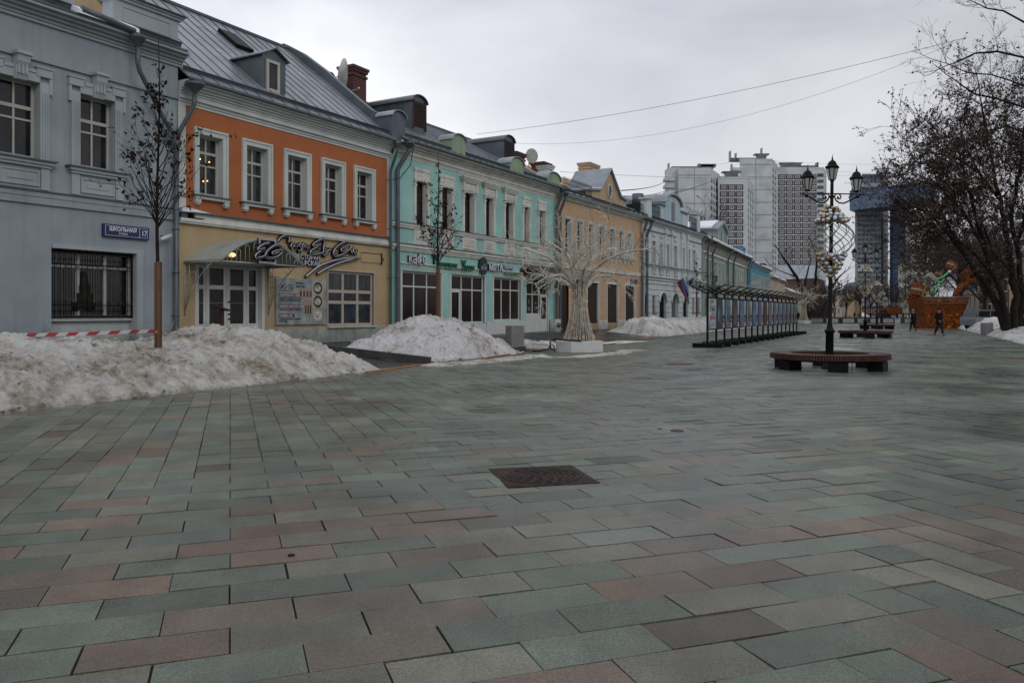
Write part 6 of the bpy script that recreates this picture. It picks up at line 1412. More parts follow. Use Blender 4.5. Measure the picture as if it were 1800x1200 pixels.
for x in (.02, W_-.02):     # ornamental side brackets
    b.tube([(x, -.03, z0), (x, -.03, z0-1.75)], .026, 5); b.tube([(x, -PR*.8, z0), (x, -.9, z0-.35), (x, -.35, z0-.9), (x, -.05, z0-1.55)], .018, 5)
    b.tube([(x, -.03, z0-.35), (x, -.55, z0-.35), (x, -.55, z0-.75), (x, -.03, z0-.75)], .014, 5); b.tube([(x, -.25, z0), (x, -.25, z0-1.05)], .012, 5)
    b.tube([(x, -1.0, z0-.02), (x, -1.15, z0-.2), (x, -1.0, z0-.32), (x, -.88, z0-.2)], .012, 5); b.tube([(x, -.03, z0-1.2), (x, -.3, z0-1.1), (x, -.5, z0-.75)], .012, 5)
b.build('canopy_frame', 'canopy_sheet', o)
b = MB(); b.sphere((1.2, -.9, z0+.28), .10, 8, 6, (1.6, 1, .8)); b.build('lamp', mat('canopy_lamp', (.9, .6, .3), .5, 0, emit=((1, .62, .25), 1.6)), o)
M['sign_black'] = mat('sign_black', (.008, .008, .010), .35, .1); M['sign_white'] = mat('sign_white', (.62, .63, .70), .4, .03)
def strokes(root, S, toP, y, w=(.080, .050, .032), close=False):
    bb, bw, bc = MB(), MB(), MB()
    for st in S:
        P = [toP(*q) for q in st]
        # round the traced corners
        Q = []
        for i in range(len(P)-1):
            p0 = P[max(0, i-1)]; p1 = P[i]; p2 = P[i+1]; p3 = P[min(len(P)-1, i+2)]
            for k in range(4):
                t = k/4; Q.append(tuple(.5*((2*b_)+(-a+c)*t+(2*a-5*b_+4*c-d)*t*t+(-a+3*b_-3*c+d)*t**3) for a, b_, c, d in zip(p0, p1, p2, p3)))
        Q.append(P[-1])
        for mb_, r_, yy in ((bb, w[0], y), (bw, w[1], y-.045), (bc, w[2], y-.075)): mb_.tube([(q[0], yy, q[1]) for q in Q], r_, 6)
    bb.build('backing', 'sign_black', root); bw.build('neon_outline', 'sign_white', root); bc.build('core_line', 'sign_black', root)
sg = thing('script_sign', 'large black handwritten restaurant sign with white outlines and a swoosh on the ochre wall', 'sign', H.l.w(H.s0, 0, ZB), H.l.rot())
def toP(cx_, cy_): s_, z_ = H.l.at(410+cx_/6.43, 400+cy_/6.43, -.12); return (s_-H.s0, z_-ZB)
SS = [[(500, 160), (520, 130), (550, 105), (590, 92), (618, 95), (632, 115), (632, 150), (618, 165)], [(668, 245), (664, 262)],
      [(700, 192), (672, 182), (652, 200), (655, 222), (680, 218), (697, 192), (702, 215), (722, 212)], [(760, 185), (737, 197), (752, 212), (772, 232), (766, 262), (745, 268), (738, 250)],
      [(820, 192), (790, 186), (778, 208), (795, 224), (818, 202), (824, 224), (850, 236)],
      [(1015, 130), (960, 150), (905, 185), (903, 208), (950, 200), (980, 208), (940, 225), (880, 262), (870, 292), (910, 306), (960, 300), (1020, 284), (1090, 255)],
      [(1022, 135), (1034, 160), (1022, 215), (1018, 275), (1028, 316), (1056, 296), (1085, 262)],
      [(1295, 172), (1262, 165), (1205, 192), (1150, 240), (1130, 290), (1152, 326), (1200, 320), (1262, 288), (1312, 248), (1330, 212)],
      [(1296, 236), (1240, 232), (1216, 248), (1226, 266), (1262, 264), (1296, 240)], [(1330, 212), (1328, 250), (1340, 288), (1352, 262), (1358, 240)], [(1376, 242), (1360, 268), (1374, 290), (1390, 270), (1378, 244)]]
strokes(sg, SS, toP, -.09, (.080, .050, .032))
strokes(sg, [[(822, 558), (900, 490), (1000, 424), (1150, 372), (1300, 347), (1428, 345)], [(952, 524), (1050, 466), (1180, 408), (1300, 372), (1390, 352)]], toP, -.09, (.07, .045, .024))
x1_, z1_ = toP(985, 372); text('lettering', 'РЕСТОРАН', .26, .02, 'sign_black', sg, wallm(x1_+.02, -.07, z1_-.01), 'RIGHT', sx=1.0, bold=.022); text('lettering', 'РЕСТОРАН', .26, .01, 'sign_white', sg, wallm(x1_, -.105, z1_), 'RIGHT')
x1_, z1_ = toP(985, 436); text('lettering', 'РСКАЯ', .26, .02, 'sign_black', sg, wallm(x1_+.02, -.07, z1_-.01), 'RIGHT', bold=.022); text('lettering', 'РСКАЯ', .26, .01, 'sign_white', sg, wallm(x1_, -.105, z1_), 'RIGHT')
b = MB()
for a_, c_ in (((640, 170), (1420, 270)), ((700, 215), (1420, 310))): p, q = toP(*a_), toP(*c_); b.tube([(p[0], -.03, p[1]), (q[0], -.03, q[1])], .012, 4)
b.build('mounting_rail', 'rust', sg)
lg = thing('monogram_sign', 'black square monogram sign with white outlines fixed to the front of the door canopy', 'sign', H.l.w(H.s0, 0, ZB), H.l.rot())
def toQ(cx_, cy_): s_, z_ = H.l.at(410+cx_/6.43, 400+cy_/6.43, -PR-.06); return (s_-H.s0, z_-ZB)
a_ = toQ(275, 400); c_ = toQ(468, 138); b = MB(); t_ = .055
for q in ((a_[0], c_[0], a_[1], a_[1]+t_), (a_[0], c_[0], c_[1]-t_, c_[1]), (a_[0], a_[0]+t_, a_[1]+t_, c_[1]-t_), (c_[0]-t_, c_[0], a_[1]+t_, c_[1]-t_)): b.box(q[0], q[1], -PR-.12, -PR-.03, q[2], q[3])
b.box(a_[0]+t_, c_[0]-t_, -PR-.05, -PR-.035, a_[1]+t_, c_[1]-t_); b.build('square_frame', 'sign_black', lg)
b = MB(); t2 = .018
for k in (.0, .036):
    for q in ((a_[0]+k, c_[0]-k, a_[1]+k, a_[1]+k+t2), (a_[0]+k, c_[0]-k, c_[1]-k-t2, c_[1]-k), (a_[0]+k, a_[0]+k+t2, a_[1]+k+t2, a_[1]+.28), (a_[0]+k, a_[0]+k+t2, c_[1]-.28, c_[1]-k-t2), (c_[0]-k-t2, c_[0]-k, a_[1]+k+t2, a_[1]+.28), (c_[0]-k-t2, c_[0]-k, c_[1]-.28, c_[1]-k-t2)): b.box(q[0], q[1], -PR-.135, -PR-.121, q[2], q[3])
b.build('frame_outline', 'sign_white', lg)
strokes(lg, [[(365, 178), (300, 197), (247, 236), (252, 254), (320, 240), (285, 264), (230, 300), (214, 335), (250, 346), (320, 325), (345, 305)],
             [(498, 212), (450, 202), (390, 232), (342, 278), (326, 322), (362, 346), (430, 345), (490, 312), (524, 268), (470, 262), (405, 285), (425, 300), (500, 274)]], toQ, -PR-.17, (.080, .050, .032))
# poster board
M['poster_sky'] = mat('poster_sky', (.26, .30, .30), .5, .35, 2.2, dirt=(.12, .13, .12), dirtamt=.6, dscale=3); M['poster_wine'] = mat('poster_wine', (.09, .012, .014), .5); M['poster_peach'] = mat('poster_peach', (.34, .24, .17), .5, .1)
M['plate_brown'] = mat('plate_brown', (.045, .018, .012), .4); M['plate_white'] = mat('plate_white', (.5, .5, .46), .4); M['food_green'] = mat('food_green', (.06, .14, .03), .6, .5, 30); M['food_red'] = mat('food_red', (.40, .07, .02), .6, .5, 30); M['text_black'] = mat('text_black', (.012, .012, .012), .6)
po = thing('poster_board', 'restaurant poster board with three food plates and price lines on the ochre wall', 'poster', H.l.w(21.55, -.03, 1.03), H.l.rot()); w_, h_ = 2.70, 1.77
b = MB(); b.box(0, w_, -.05, .02, 0, h_); b.build('board', 'poster_sky', po)
b = MB(); b.box(1.15, 1.95, -.054, -.0501, 1.05, 1.40); b.box(1.45, 1.9, -.054, -.0501, .35, .95); b.build('photo_patch', 'poster_peach', po)
b = MB()
for i in range(4): b.box(1.22+.18*i, 1.31+.18*i, -.058, -.0541, 1.08, 1.30)
for i in range(3): b.box(1.5+.13*i, 1.57+.13*i, -.058, -.0541, .42, .75)
b.build('photo_windows', 'pane_blue', po)
for i, (z, col) in enumerate(((1.43, 'plate_brown'), (.90, 'plate_brown'), (.33, 'plate_white'))):
    b = MB(); b.box(1.90, 2.52, -.056, -.0501, z-.26, z+.25); b.build('photo_card', 'cream_plaster', po)
    b = MB(); b.prism([(2.2+.25*math.cos(R(a)), z+(.24 if i < 2 else .19)*math.sin(R(a))) for a in range(0, 360, 20)], -.062, -.0561); b.build('plate', col, po)
    b = MB(); b.prism([(2.18+.18*math.cos(R(a)), z+.14*math.sin(R(a))) for a in range(0, 360, 24)], -.067, -.0621); b.build('plate_center', 'plate_white', po)
    rr = random.Random(i); b = MB()
    for k in range(8): x = 2.14+rr.uniform(-.10, .12); zz = z+rr.uniform(-.08, .10); b.sphere((x, -.07, zz), rr.uniform(.02, .04), 5, 3, (1, .4, 1)); b.mi = k % 2
    b.build('food', ['food_green', 'food_red'], po)
def ptxt(s_, x, z, size, m='text_black', sx=1.0): text('lettering', s_, size, .002, m, po, wallm(x, -.056, z), 'LEFT', sx=sx, bold=.002)
b = MB(); b.box(.13, 1.16, -.055, -.0501, 1.06, 1.20); b.box(.13, 1.32, -.055, -.0501, .63, .77); b.box(.13, .93, -.055, -.0501, .28, .42); b.build('price_band', 'poster_wine', po)
for s_, x, z, q, m in (('ЗАВТРАКИ ОТ 150 Р', .16, 1.085, .125, 'sign_white'), ('БИЗНЕС-ЛАНЧ ОТ 310 Р', .16, .655, .125, 'sign_white'), ('СКИДКА 20%', .16, .305, .125, 'sign_white'), ('ВЕСЕЛЫЕ', 1.0, 1.56, .10, 'text_black'), ('ЗАВТРАКИ', 1.0, 1.43, .10, 'text_black'),
                    ('ПОНЕДЕЛЬНИК - ПЯТНИЦА С 9:00 ДО 12:00', .15, .985, .062, 'text_black'), ('СУББОТА - ВОСКРЕСЕНЬЕ С 9:00 ДО 14:00', .15, .905, .062, 'text_black'), ('ПОНЕДЕЛЬНИК - ПЯТНИЦА С 12:00 ДО 16:00', .15, .55, .062, 'text_black'), ('ПОНЕДЕЛЬНИК - ПЯТНИЦА НА ВСЕ МЕНЮ', .15, .20, .062, 'text_black'), ('В ЧАСЫ ОБЕДА', .15, .12, .062, 'text_black')): ptxt(s_, x, z, q, m, sx=.86)
b = MB(); f_ = lambda x, y: (.15+(x-210)/330*.75, 1.28+(350-y)/240*.38)
for st in ([(365, 178), (300, 197), (247, 236), (252, 254), (320, 240), (285, 264), (230, 300), (214, 335), (250, 346), (320, 325)], [(498, 212), (450, 202), (390, 232), (342, 278), (326, 322), (362, 346), (430, 345), (490, 312), (524, 268), (470, 262), (405, 285)]): b.tube([(f_(*q)[0], -.056, f_(*q)[1]) for q in st], .014, 5)
b.build('monogram', 'poster_wine', po)
# low sign stand by the door
o = thing('menu_stand', 'brown wooden reading stand in front of the left door leaf', 'stand', H.l.w(18.35, -.9, ZB), H.l.rot()+.0)
b = MB(); b.box(-.05, .05, -.05, .05, 0, 1.32); b.build('post', 'bench_wood', o); b = MB(); b.prism([(-.30, 1.36), (.30, 1.24), (.31, 1.28), (-.29, 1.40)], -.16, .16); b.build('lectern_top', 'bench_wood', o)
b = MB(); b.box(-.22, .22, -.2, .2, 0, .05); b.build('base', 'bench_wood', o)
# ============================================================ cafe lettering
H = HC
M['green_sign'] = mat('green_sign', (.012, .12, .035), .45, .1); M['green_dark'] = mat('green_dark', (.008, .035, .02), .45, .1); M['maroon_sign'] = mat('maroon_sign', (.06, .02, .02), .5, .1)
def letters(label, px, py, body, size, m, sx=1.0, side='sign_black', cat='sign', bold=.004, extra=None):
    s_, z_ = H.l.at(px, py, -.1); o = thing('letter_sign', label, cat, H.l.w(s_, 0, ZB), H.l.rot()); z_ -= ZB
    if side: text('letter_sides', body, size, .05, side, o, wallm(.03, -.08, z_), 'LEFT', sx=sx, bold=bold)
    text('lettering', body, size, .01, m, o, wallm(0, -.145, z_), 'LEFT', sx=sx, bold=bold)
    return o
def fitx(px0, px1): return H.l.at(px1, 500, -.1)[0]-H.l.at(px0, 500, -.1)[0]
letters('white lower-case cafe letters with dark sides over the left turquoise shop window', 717, 461, 'кафе', .62, 'sign_white', sx=.98)
o = letters('green cafe name letters between the white cafe word and the round mint sign', 759, 464, 'Т', .62, 'green_sign', side='green_dark')
x_ = .42; z_ = H.Z(770, 468, -.1)-ZB
text('lettering', 'ашкентские', .34, .04, 'green_sign', o, wallm(x_, -.1, z_+.02), 'LEFT', sx=.92); text('lettering', 'Х', .72, .04, 'green_sign', o, wallm(2.62, -.1, z_-.10), 'LEFT', sx=.9, bold=.012); text('lettering', 'урра', .36, .04, 'green_sign', o, wallm(3.0, -.1, z_-.02), 'LEFT', sx=1.0)
b = MB(); b.box(.4, 3.8, -.06, -.03, z_-.10, z_-.07); b.build('mounting_rail', 'green_dark', o)
s_, z_ = H.l.at(849.5, 467.5, -.12); o = thing('round_sign', 'dark green round sign with a leaf emblem on the turquoise wall', 'sign', H.l.w(s_, 0, z_), H.l.rot())
b = MB(); b.prism([(.40*math.cos(R(a)), .48*math.sin(R(a))) for a in range(0, 360, 12)], -.16, -.02); b.build('disc', 'green_dark', o)
b = MB()
for sg_ in (-1, 1): b.tube([(sg_*.03, -.17, -.22), (sg_*.09, -.17, .12), (sg_*.14, -.17, -.20)], .018, 5); b.tube([(sg_*.12, -.17, -.22), (sg_*.2, -.17, -.02), (sg_*.26, -.17, -.22)], .016, 5)
b.build('leaf_emblem', 'sign_white', o)
letters('white block letters with dark sides right of the round green sign', 858.5, 474.8, 'МЯТА', .46, 'sign_white', sx=1.12, bold=.012)
o = letters('small white lounge lettering above a green plank sign', 886, 471.5, 'LOUNGE', .27, 'sign_white', sx=1.0)
b = MB(); b.box(.1, 2.0, -.1, -.03, -.06+H.Z(886, 478, -.1)-ZB-.10, H.Z(886, 478, -.1)-ZB+.03); b.build('plank', 'green_sign', o)
s_, z_ = H.l.at(916, 474, -.1); o = thing('guitar_sign', 'maroon cut-out sign over the turquoise shop door', 'sign', H.l.w(s_, 0, z_), H.l.rot())
b = MB(); b.sphere((.12, -.08, 0), .16, 10, 6, (1, .3, 1)); b.build('round_end', 'maroon_sign', o); b = MB(); b.box(.1, 1.6, -.10, -.04, -.14, .05); b.box(.45, .75, -.12, -.03, -.32, .27); b.build('body', 'maroon_sign', o)
text('lettering', 'бар', .26, .01, 'decal', o, wallm(.85, -.11, -.13), 'LEFT', sx=1.3)
plate(H, H.X(951), H.X(969), 3.98, 4.26, 'small blue plate above the dark awning on the turquoise wall', '', '')
# ============================================================ dishes, flags, tape
def dish(label, loc, aim, r, m='old_white', back=True):
    o = thing('satellite_dish', label, 'satellite dish', loc, aim); b = MB(); pr = []
    n = 14; rings = 4; vs = []; fs = []
    for k in range(rings+1):
        q = r*k/rings; 
        for i in range(n): a = 2*math.pi*i/n; vs.append((q*math.cos(a), -.25*r*(1-(q/r)**2)*-1, q*math.sin(a)*1.1))
    for k in range(rings):
        for i in range(n): fs.append((k*n+i, k*n+(i+1) % n, (k+1)*n+(i+1) % n, (k+1)*n+i))
    b.add(vs, fs, True); b.add([(v[0], v[1]+.02, v[2]) for v in vs], fs, True); b.build('reflector', m, o)
    b = MB(); b.tube([(0, .25*r, 0), (0, .5, -.1), (0, .5, -r*1.6)], .035, 6); b.tube([(0, .1, -r), (0, -.9*r, -.6*r)], .018, 5); b.sphere((0, -.95*r, -.55*r), .07, 6, 4); b.build('mast', 'galv', o); return o
dish('big beige satellite dish beside the brick chimney above the orange roof', LA.w(30.9, 4.9, 13.4), R(118), .85, 'stake' if False else 'old_white')
dish('grey satellite dish behind the brick chimney', LA.w(31.3, 6.0, 13.2), R(75), .65, 'pipe_grey'); dish('second grey dish left of the brick chimney', LA.w(30.6, 6.3, 12.9), R(70), .55, 'pipe_grey')
q = PY(935, 274, LA.w(LA.at(935, 549, 5)[0], 5).y); dish('small white satellite dish on the turquoise roof by the small chimney', q, R(25), .5)
# flags
M['flag_white'] = mat('flag_white', (.42, .46, .48), .8, .05); M['flag_blue'] = mat('flag_blue', (.02, .075, .24), .8, .1); M['flag_red'] = mat('flag_red', (.26, .022, .02), .8, .1); M['flag_blue2'] = mat('flag_navy', (.02, .05, .26), .8, .15)
def flag(label, pole, corners, mats, Y):
    root = thing('flag', label, 'flag', PY(pole[0][0], pole[0][1], Y)); org = root.location.copy()
    b = MB(-org); b.tube([PY(*p, Y-i*.25) for i, p in enumerate(pole)], .022, 6); b.build('pole', 'old_white', root)
    b = MB(-org); A, B, C_, D_ = corners; n = 10; m_ = 3*3
    V = lambda u, v: (Vector(A).lerp(Vector(B), u)).lerp(Vector(D_).lerp(Vector(C_), u), v)
    vs = []
    for i in range(n+1):
        for k in range(m_+1):
            u = k/m_; v = i/n; p = V(u, v); vs.append(PY(p.x, p.y, Y-.3+.12*math.sin(u*9+v*4)))
    b.mi = 0
    for k in range(m_):
        b.mi = k//3 if len(mats) > 1 else 0; ids = []
        loc = []; 
        for i in range(n+1): loc += [vs[i*(m_+1)+k], vs[i*(m_+1)+k+1]]
        b.add(loc, [(2*i, 2*i+1, 2*i+3, 2*i+2) for i in range(n)], True)
    b.build('cloth', mats, root, recalc=False)
Yf = LA.w(H.s0, 0).y; Yf = LA.w(LA.at(1195)[0], -1).y
flag('white, blue and red striped flag hanging from a slanted pole on the pale house', [(1178, 503.5), (1196, 492), (1208, 483)], [(1188.5, 496), (1208, 484.5), (1213.5, 518), (1204.5, 524)], ['flag_red', 'flag_blue', 'flag_white'], Yf-1.2)
flag('dark blue flag on its pole right of the striped flag', [(1206, 501), (1215, 494), (1222, 488)], [(1209, 494), (1219, 490), (1216, 499), (1211, 503)], ['flag_blue2'], Yf+1)
# barrier tape from the left to the downpipe round the sapling
M['tape_white'] = mat('tape_white', (.50, .50, .50), .5, .05); M['tape_red'] = mat('tape_red', (.32, .03, .035), .5, .05)
tp = [(-40, 588, 15.2), (60, 588.5, 15.4), (150, 586.5, 15.8), (225, 583, 16.3), (272, 582, 16.8), (283, 581, 17.0), (295, 577, 19.5), (303, 572, 22.5), (306, 565, 24)]
P = [PY(a_, b_, c_) for a_, b_, c_ in tp]; P = interp(P, .16); b = MB()
for i in range(len(P)-1):
    a_, c_ = P[i], P[i+1]; b.mi = (i//1) % 2; sh = Vector((.06, 0, 0)) if True else 0
    b.add([a_-Vector((0, 0, .035)), c_-Vector((0, 0, .035)), c_+Vector((0, 0, .035))+(c_-a_)*.4, a_+Vector((0, 0, .035))+(c_-a_)*.4], [(0, 1, 2, 3)])
o = b.build('barrier_tape', ['tape_white', 'tape_red']); tag(o, 'red and white barrier tape stretched from the left edge round the sapling to the downpipe', 'tape')
# ============================================================ lamps, garlands, benches
def lantern(b_metal, b_glass, x, z, s=1.0):
    prof = [(.045, 0), (.06, .02), (.085, .05)]
    b_metal.lathe([(p*s, q*s) for p, q in prof], 6, x, 0, z)
    for k in range(6):
        a = k*math.pi/3+R(30); b_metal.tube([(x+.085*s*math.cos(a), .085*s*math.sin(a), z+.05*s), (x+.145*s*math.cos(a), .145*s*math.sin(a), z+.36*s)], .012*s, 4)
    b_metal.lathe([(.155*s, .35*s), (.20*s, .37*s), (.185*s, .40*s), (.13*s, .44*s), (.125*s, .47*s), (.10*s, .52*s), (.05*s, .56*s), (.02*s, .58*s), (.03*s, .61*s), (.012*s, .64*s), (.006*s, .72*s)], 6, x, 0, z)
    b_glass.lathe([(.078*s, .05*s), (.138*s, .355*s)], 6, x, 0, z, sm=False)
M['lamp_glass'] = mat('lamp_glass', (.42, .44, .42), .25, .05)
def make_lamp():
    o = thing('street_lamp', 'nearest black three-lantern street lamp, rising through the round bench', 'street lamp', (0, 0, 0), 0, 'three-lantern lamps along the plaza')
    b = MB(); b.lathe([(.21, 0), (.21, .03), (.17, .06), (.165, .12), (.12, .20), (.105, .25), (.10, .95), (.13, .97), (.135, 1.02), (.09, 1.06), (.075, 1.12), (.055, 1.2), (.05, 3.2), (.042, 4.9), (.042, 4.98)], 12)
    b.lathe([(.06, 0), (.075, .03), (.06, .06)], 10, 0, 0, 4.55); b.build('post', 'black_paint', o)
    b = MB(); za = 4.66; b.tube([(-.86, 0, za), (.86, 0, za)], .016, 6)
    for sg_ in (-1, 1):
        b.tube([(sg_*x, 0, za+z) for x, z in ((.78, -.03), (.62, -.10), (.46, -.19), (.32, -.25), (.20, -.24), (.11, -.17), (.07, -.08), (.10, -.01), (.19, .0), (.25, -.06), (.22, -.14), (.15, -.13), (.16, -.08))], .021, 6)
        b.tube([(sg_*x, 0, za+z) for x, z in ((.50, -.16), (.46, -.08), (.50, -.03), (.55, -.06), (.52, -.09))], .014, 5); b.sphere((sg_*.68, 0, za-.07), .045, 8, 5); b.sphere((sg_*.165, 0, za-.10), .035, 6, 4)
    b.build('scroll_arm', 'black_paint', o)
    for x, z in ((0, 4.98), (-.66, 4.70), (.66, 4.70)):
        bm_, bg_ = MB(), MB(); lantern(bm_, bg_, 0, 0); 
        l = bm_.build('lantern', 'black_paint', o); l.location = (x, 0, z); g = bg_.build('lantern_glass', 'lamp_glass', l)
    return o
def make_garland():
    o = thing('garland_ball', 'wire cage garland with gold and silver baubles on the nearest lamp post', 'garland', (0, 0, 0), 0, 'bauble garlands on the lamp posts'); rd = random.Random(2)
    b = MB(); z0, z1 = 2.92, 4.0; zc = (z0+z1)/2; hh = (z1-z0)/2
    def R_(t): return .10+.49*math.sin(math.pi*min(1, max(0, t)))**.9
    for sg_ in (1, -1):
        for k in range(10):
            a0 = k*2*math.pi/10; pts = []
            for i in range(19): t = i/18; a = a0+sg_*t*2.2; r_ = R_(t); pts.append((r_*math.cos(a), r_*math.sin(a), z0-.02+(z1-z0+.04)*t))
            b.tube(pts, .011, 4, sm=False)
    b.build('wire_cage', 'wire_wrap', o)
    b = MB()
    for k in range(150):      # tinsel frills inside the cage on the left
        t = rd.random(); a = rd.uniform(1.8, 4.6); r_ = R_(t)*rd.uniform(.6, 1.0); p = Vector((r_*math.cos(a), r_*math.sin(a), z0+(z1-z0)*t)); q = p+rv(rd)*.07; b.tube([p, (p+q)/2+rv(rd)*.03, q], .005, 3, sm=False)
    tag(b.build('tinsel', 'wire_wrap', o), kind='stuff')
    cols = ['silver', 'gold', 'copper', 'silver', 'silver', 'gold', 'silver']; base = {}
    for c in ('silver', 'gold', 'copper'):
        m_ = MB(); m_.sphere((0, 0, 0), 1.0, 12, 8); base[c] = m_
    firsts = {}
    def ball(p, r_, c):
        if c not in firsts: ob = base[c].build('bauble', c, o); firsts[c] = ob
        else: ob = firsts[c].copy(); COL.objects.link(ob)
        ob.location = p; ob.scale = (r_,)*3
    for lo, hi, f in ((3.93, 4.36, lambda t: .33*(1-t)**.9+.05), (2.48, 3.02, lambda t: .06+.29*t**.8)):
        k = 0
        for ring in range(6):
            t = ring/5; rr_ = f(t); n = max(3, int(rr_*6.28/.155))
            for i in range(n):
                a = i*6.283/n+ring*.5+rd.uniform(-.1, .1); ball(Vector((rr_*math.cos(a), rr_*math.sin(a), lo+(hi-lo)*t+rd.uniform(-.03, .03))), rd.choice((.05, .06, .065, .075)), rd.choice(cols)); k += 1
                if k > 48: break
            if k > 48: break
    return o
def make_bench():
    o = thing('round_bench', 'nearest round bench of red-brown slats around the lamp post', 'bench', (0, 0, 0), 0, 'round slatted benches around the lamps')
    b = MB(); n = 132
    for i in range(n):
        b.T = Matrix.Rotation(2*math.pi*i/n, 4, 'Z'); w_ = .026
        b.box(.99, 1.49, -w_, w_, .385, .425) ; b.box(1.47, 1.505, -w_, w_, .285, .384)
        b.box(.98, 1.01, -.019, .019, .285, .384)
    b.build('seat', 'bench_wood', o)
    b = MB()
    for r0, r1, z0, z1 in ((1.02, 1.46, .30, .38), (1.09, 1.40, .24, .299)):
        m_ = 48; vs = []
        for i in range(m_):
            a = 2*math.pi*i/m_
            for r_, z in ((r0, z0), (r1, z0), (r1, z1), (r0, z1)): vs.append((r_*math.cos(a), r_*math.sin(a), z))
        b.add(vs, [(4*i+k, 4*((i+1) % m_)+k, 4*((i+1) % m_)+(k+1) % 4, 4*i+(k+1) % 4) for i in range(m_) for k in range(4)])
    b.build('frame', 'black_paint', o)
    for k in range(6):
        b = MB(); b.box(1.04, 1.42, -.21, .21, 0, .24); l = b.build('leg', 'black_paint', o); l.rotation_euler = (0, 0, R(60*k+18))
    return o
lp = [G(1457.5, 648), G(1521, 593.5), G(1541.5, 578.2), G(1550, 568.5), G(1556, 563.2)]
lamp = make_lamp(); gar = make_garland(); ben = make_bench()
for i, p in enumerate(lp):
    lb_ = ['nearest black three-lantern street lamp, rising through the nearest round bench', 'second black three-lantern street lamp, rising through the middle round bench', 'third black three-lantern street lamp, just right of the second', 'fourth lamp of the row, partly hidden behind the third', 'farthest small lamp of the row, before the dark trees'][i]
    gb = ['large wire cage garland with gold and silver baubles on the nearest lamp', 'wire cage garland with small baubles on the second lamp', 'wire cage garland with baubles on the third lamp', 'wire cage garland on the fourth lamp, behind the third', 'tiny wire cage garland on the farthest lamp'][i]
    l = lamp if i == 0 else copy_tree(lamp); l.location = p; l['label'] = lb_; l.rotation_euler = (0, R(.9) if i == 0 else 0, R(2))
    g = gar if i == 0 else copy_tree(gar); g.location = p; g['label'] = gb; g.rotation_euler = (0, R(.9) if i == 0 else 0, i*1.1)
    if i < 3:
        b_ = ben if i == 0 else copy_tree(ben); b_.location = p; b_['label'] = ['nearest round bench of red-brown slats, around the nearest lamp', 'middle round bench, around the second lamp', 'farthest round bench, around the third lamp'][i]
b = MB()
for x in (-.12, .1): b.tube([(x, -1.2, 0), (x, -1.2, .30), (x+.02, -.6, .33)], .008, 4)
o = b.build('lamp_cable', 'iron'); o.location = lp[0]; tag(o, 'thin wires hanging under the nearest round bench beside the lamp foot', 'wire')
# ============================================================ exhibition stands
EA = Vector((((1243.7-900)/FP)*34.0, 34.0, 0)); EB = Vector((((1400.5-900)/FP)*56.0, 56.0, 0)); du = (EB-EA).normalized(); EL = (EB-EA).length; NB = 16; bay = EL/NB; ea = math.atan2(du.y, du.x)
pals = [('poster_white', (.36, .38, .42)), ('poster_night', (.02, .03, .055)), ('poster_teal', (.10, .20, .24)), ('poster_rust', (.06, .03, .03)), ('poster_blue', (.07, .16, .26)), ('poster_mint', (.12, .22, .20)), ('poster_steel', (.09, .14, .21)), ('poster_grey', (.13, .14, .16))]
for n_, c_ in pals: M[n_] = mat(n_, c_, .35, .55, 3.0, stretch=(1.5, 1.5, .6))
M['poster_navy'] = mat('poster_navy', (.02, .025, .09), .4); M['poster_red'] = mat('poster_red', (.30, .02, .02), .4)
ordn = ['first', 'second', 'third', 'fourth', 'fifth', 'sixth', 'seventh', 'eighth', 'ninth', 'tenth', 'eleventh', 'twelfth', 'thirteenth', 'fourteenth', 'fifteenth', 'sixteenth', 'last']
ptn = {'poster_white': 'a white text panel', 'poster_night': 'a black poster', 'poster_teal': 'a teal poster', 'poster_rust': 'a dark red-brown poster', 'poster_blue': 'a blue poster', 'poster_mint': 'a green-blue poster', 'poster_steel': 'a steel blue poster', 'poster_grey': 'a grey poster'}
seq = [0, 1, 2, 3, 4, 5, 4, 6, 3, 7, 7, 4, 6, 7, 2, 5]
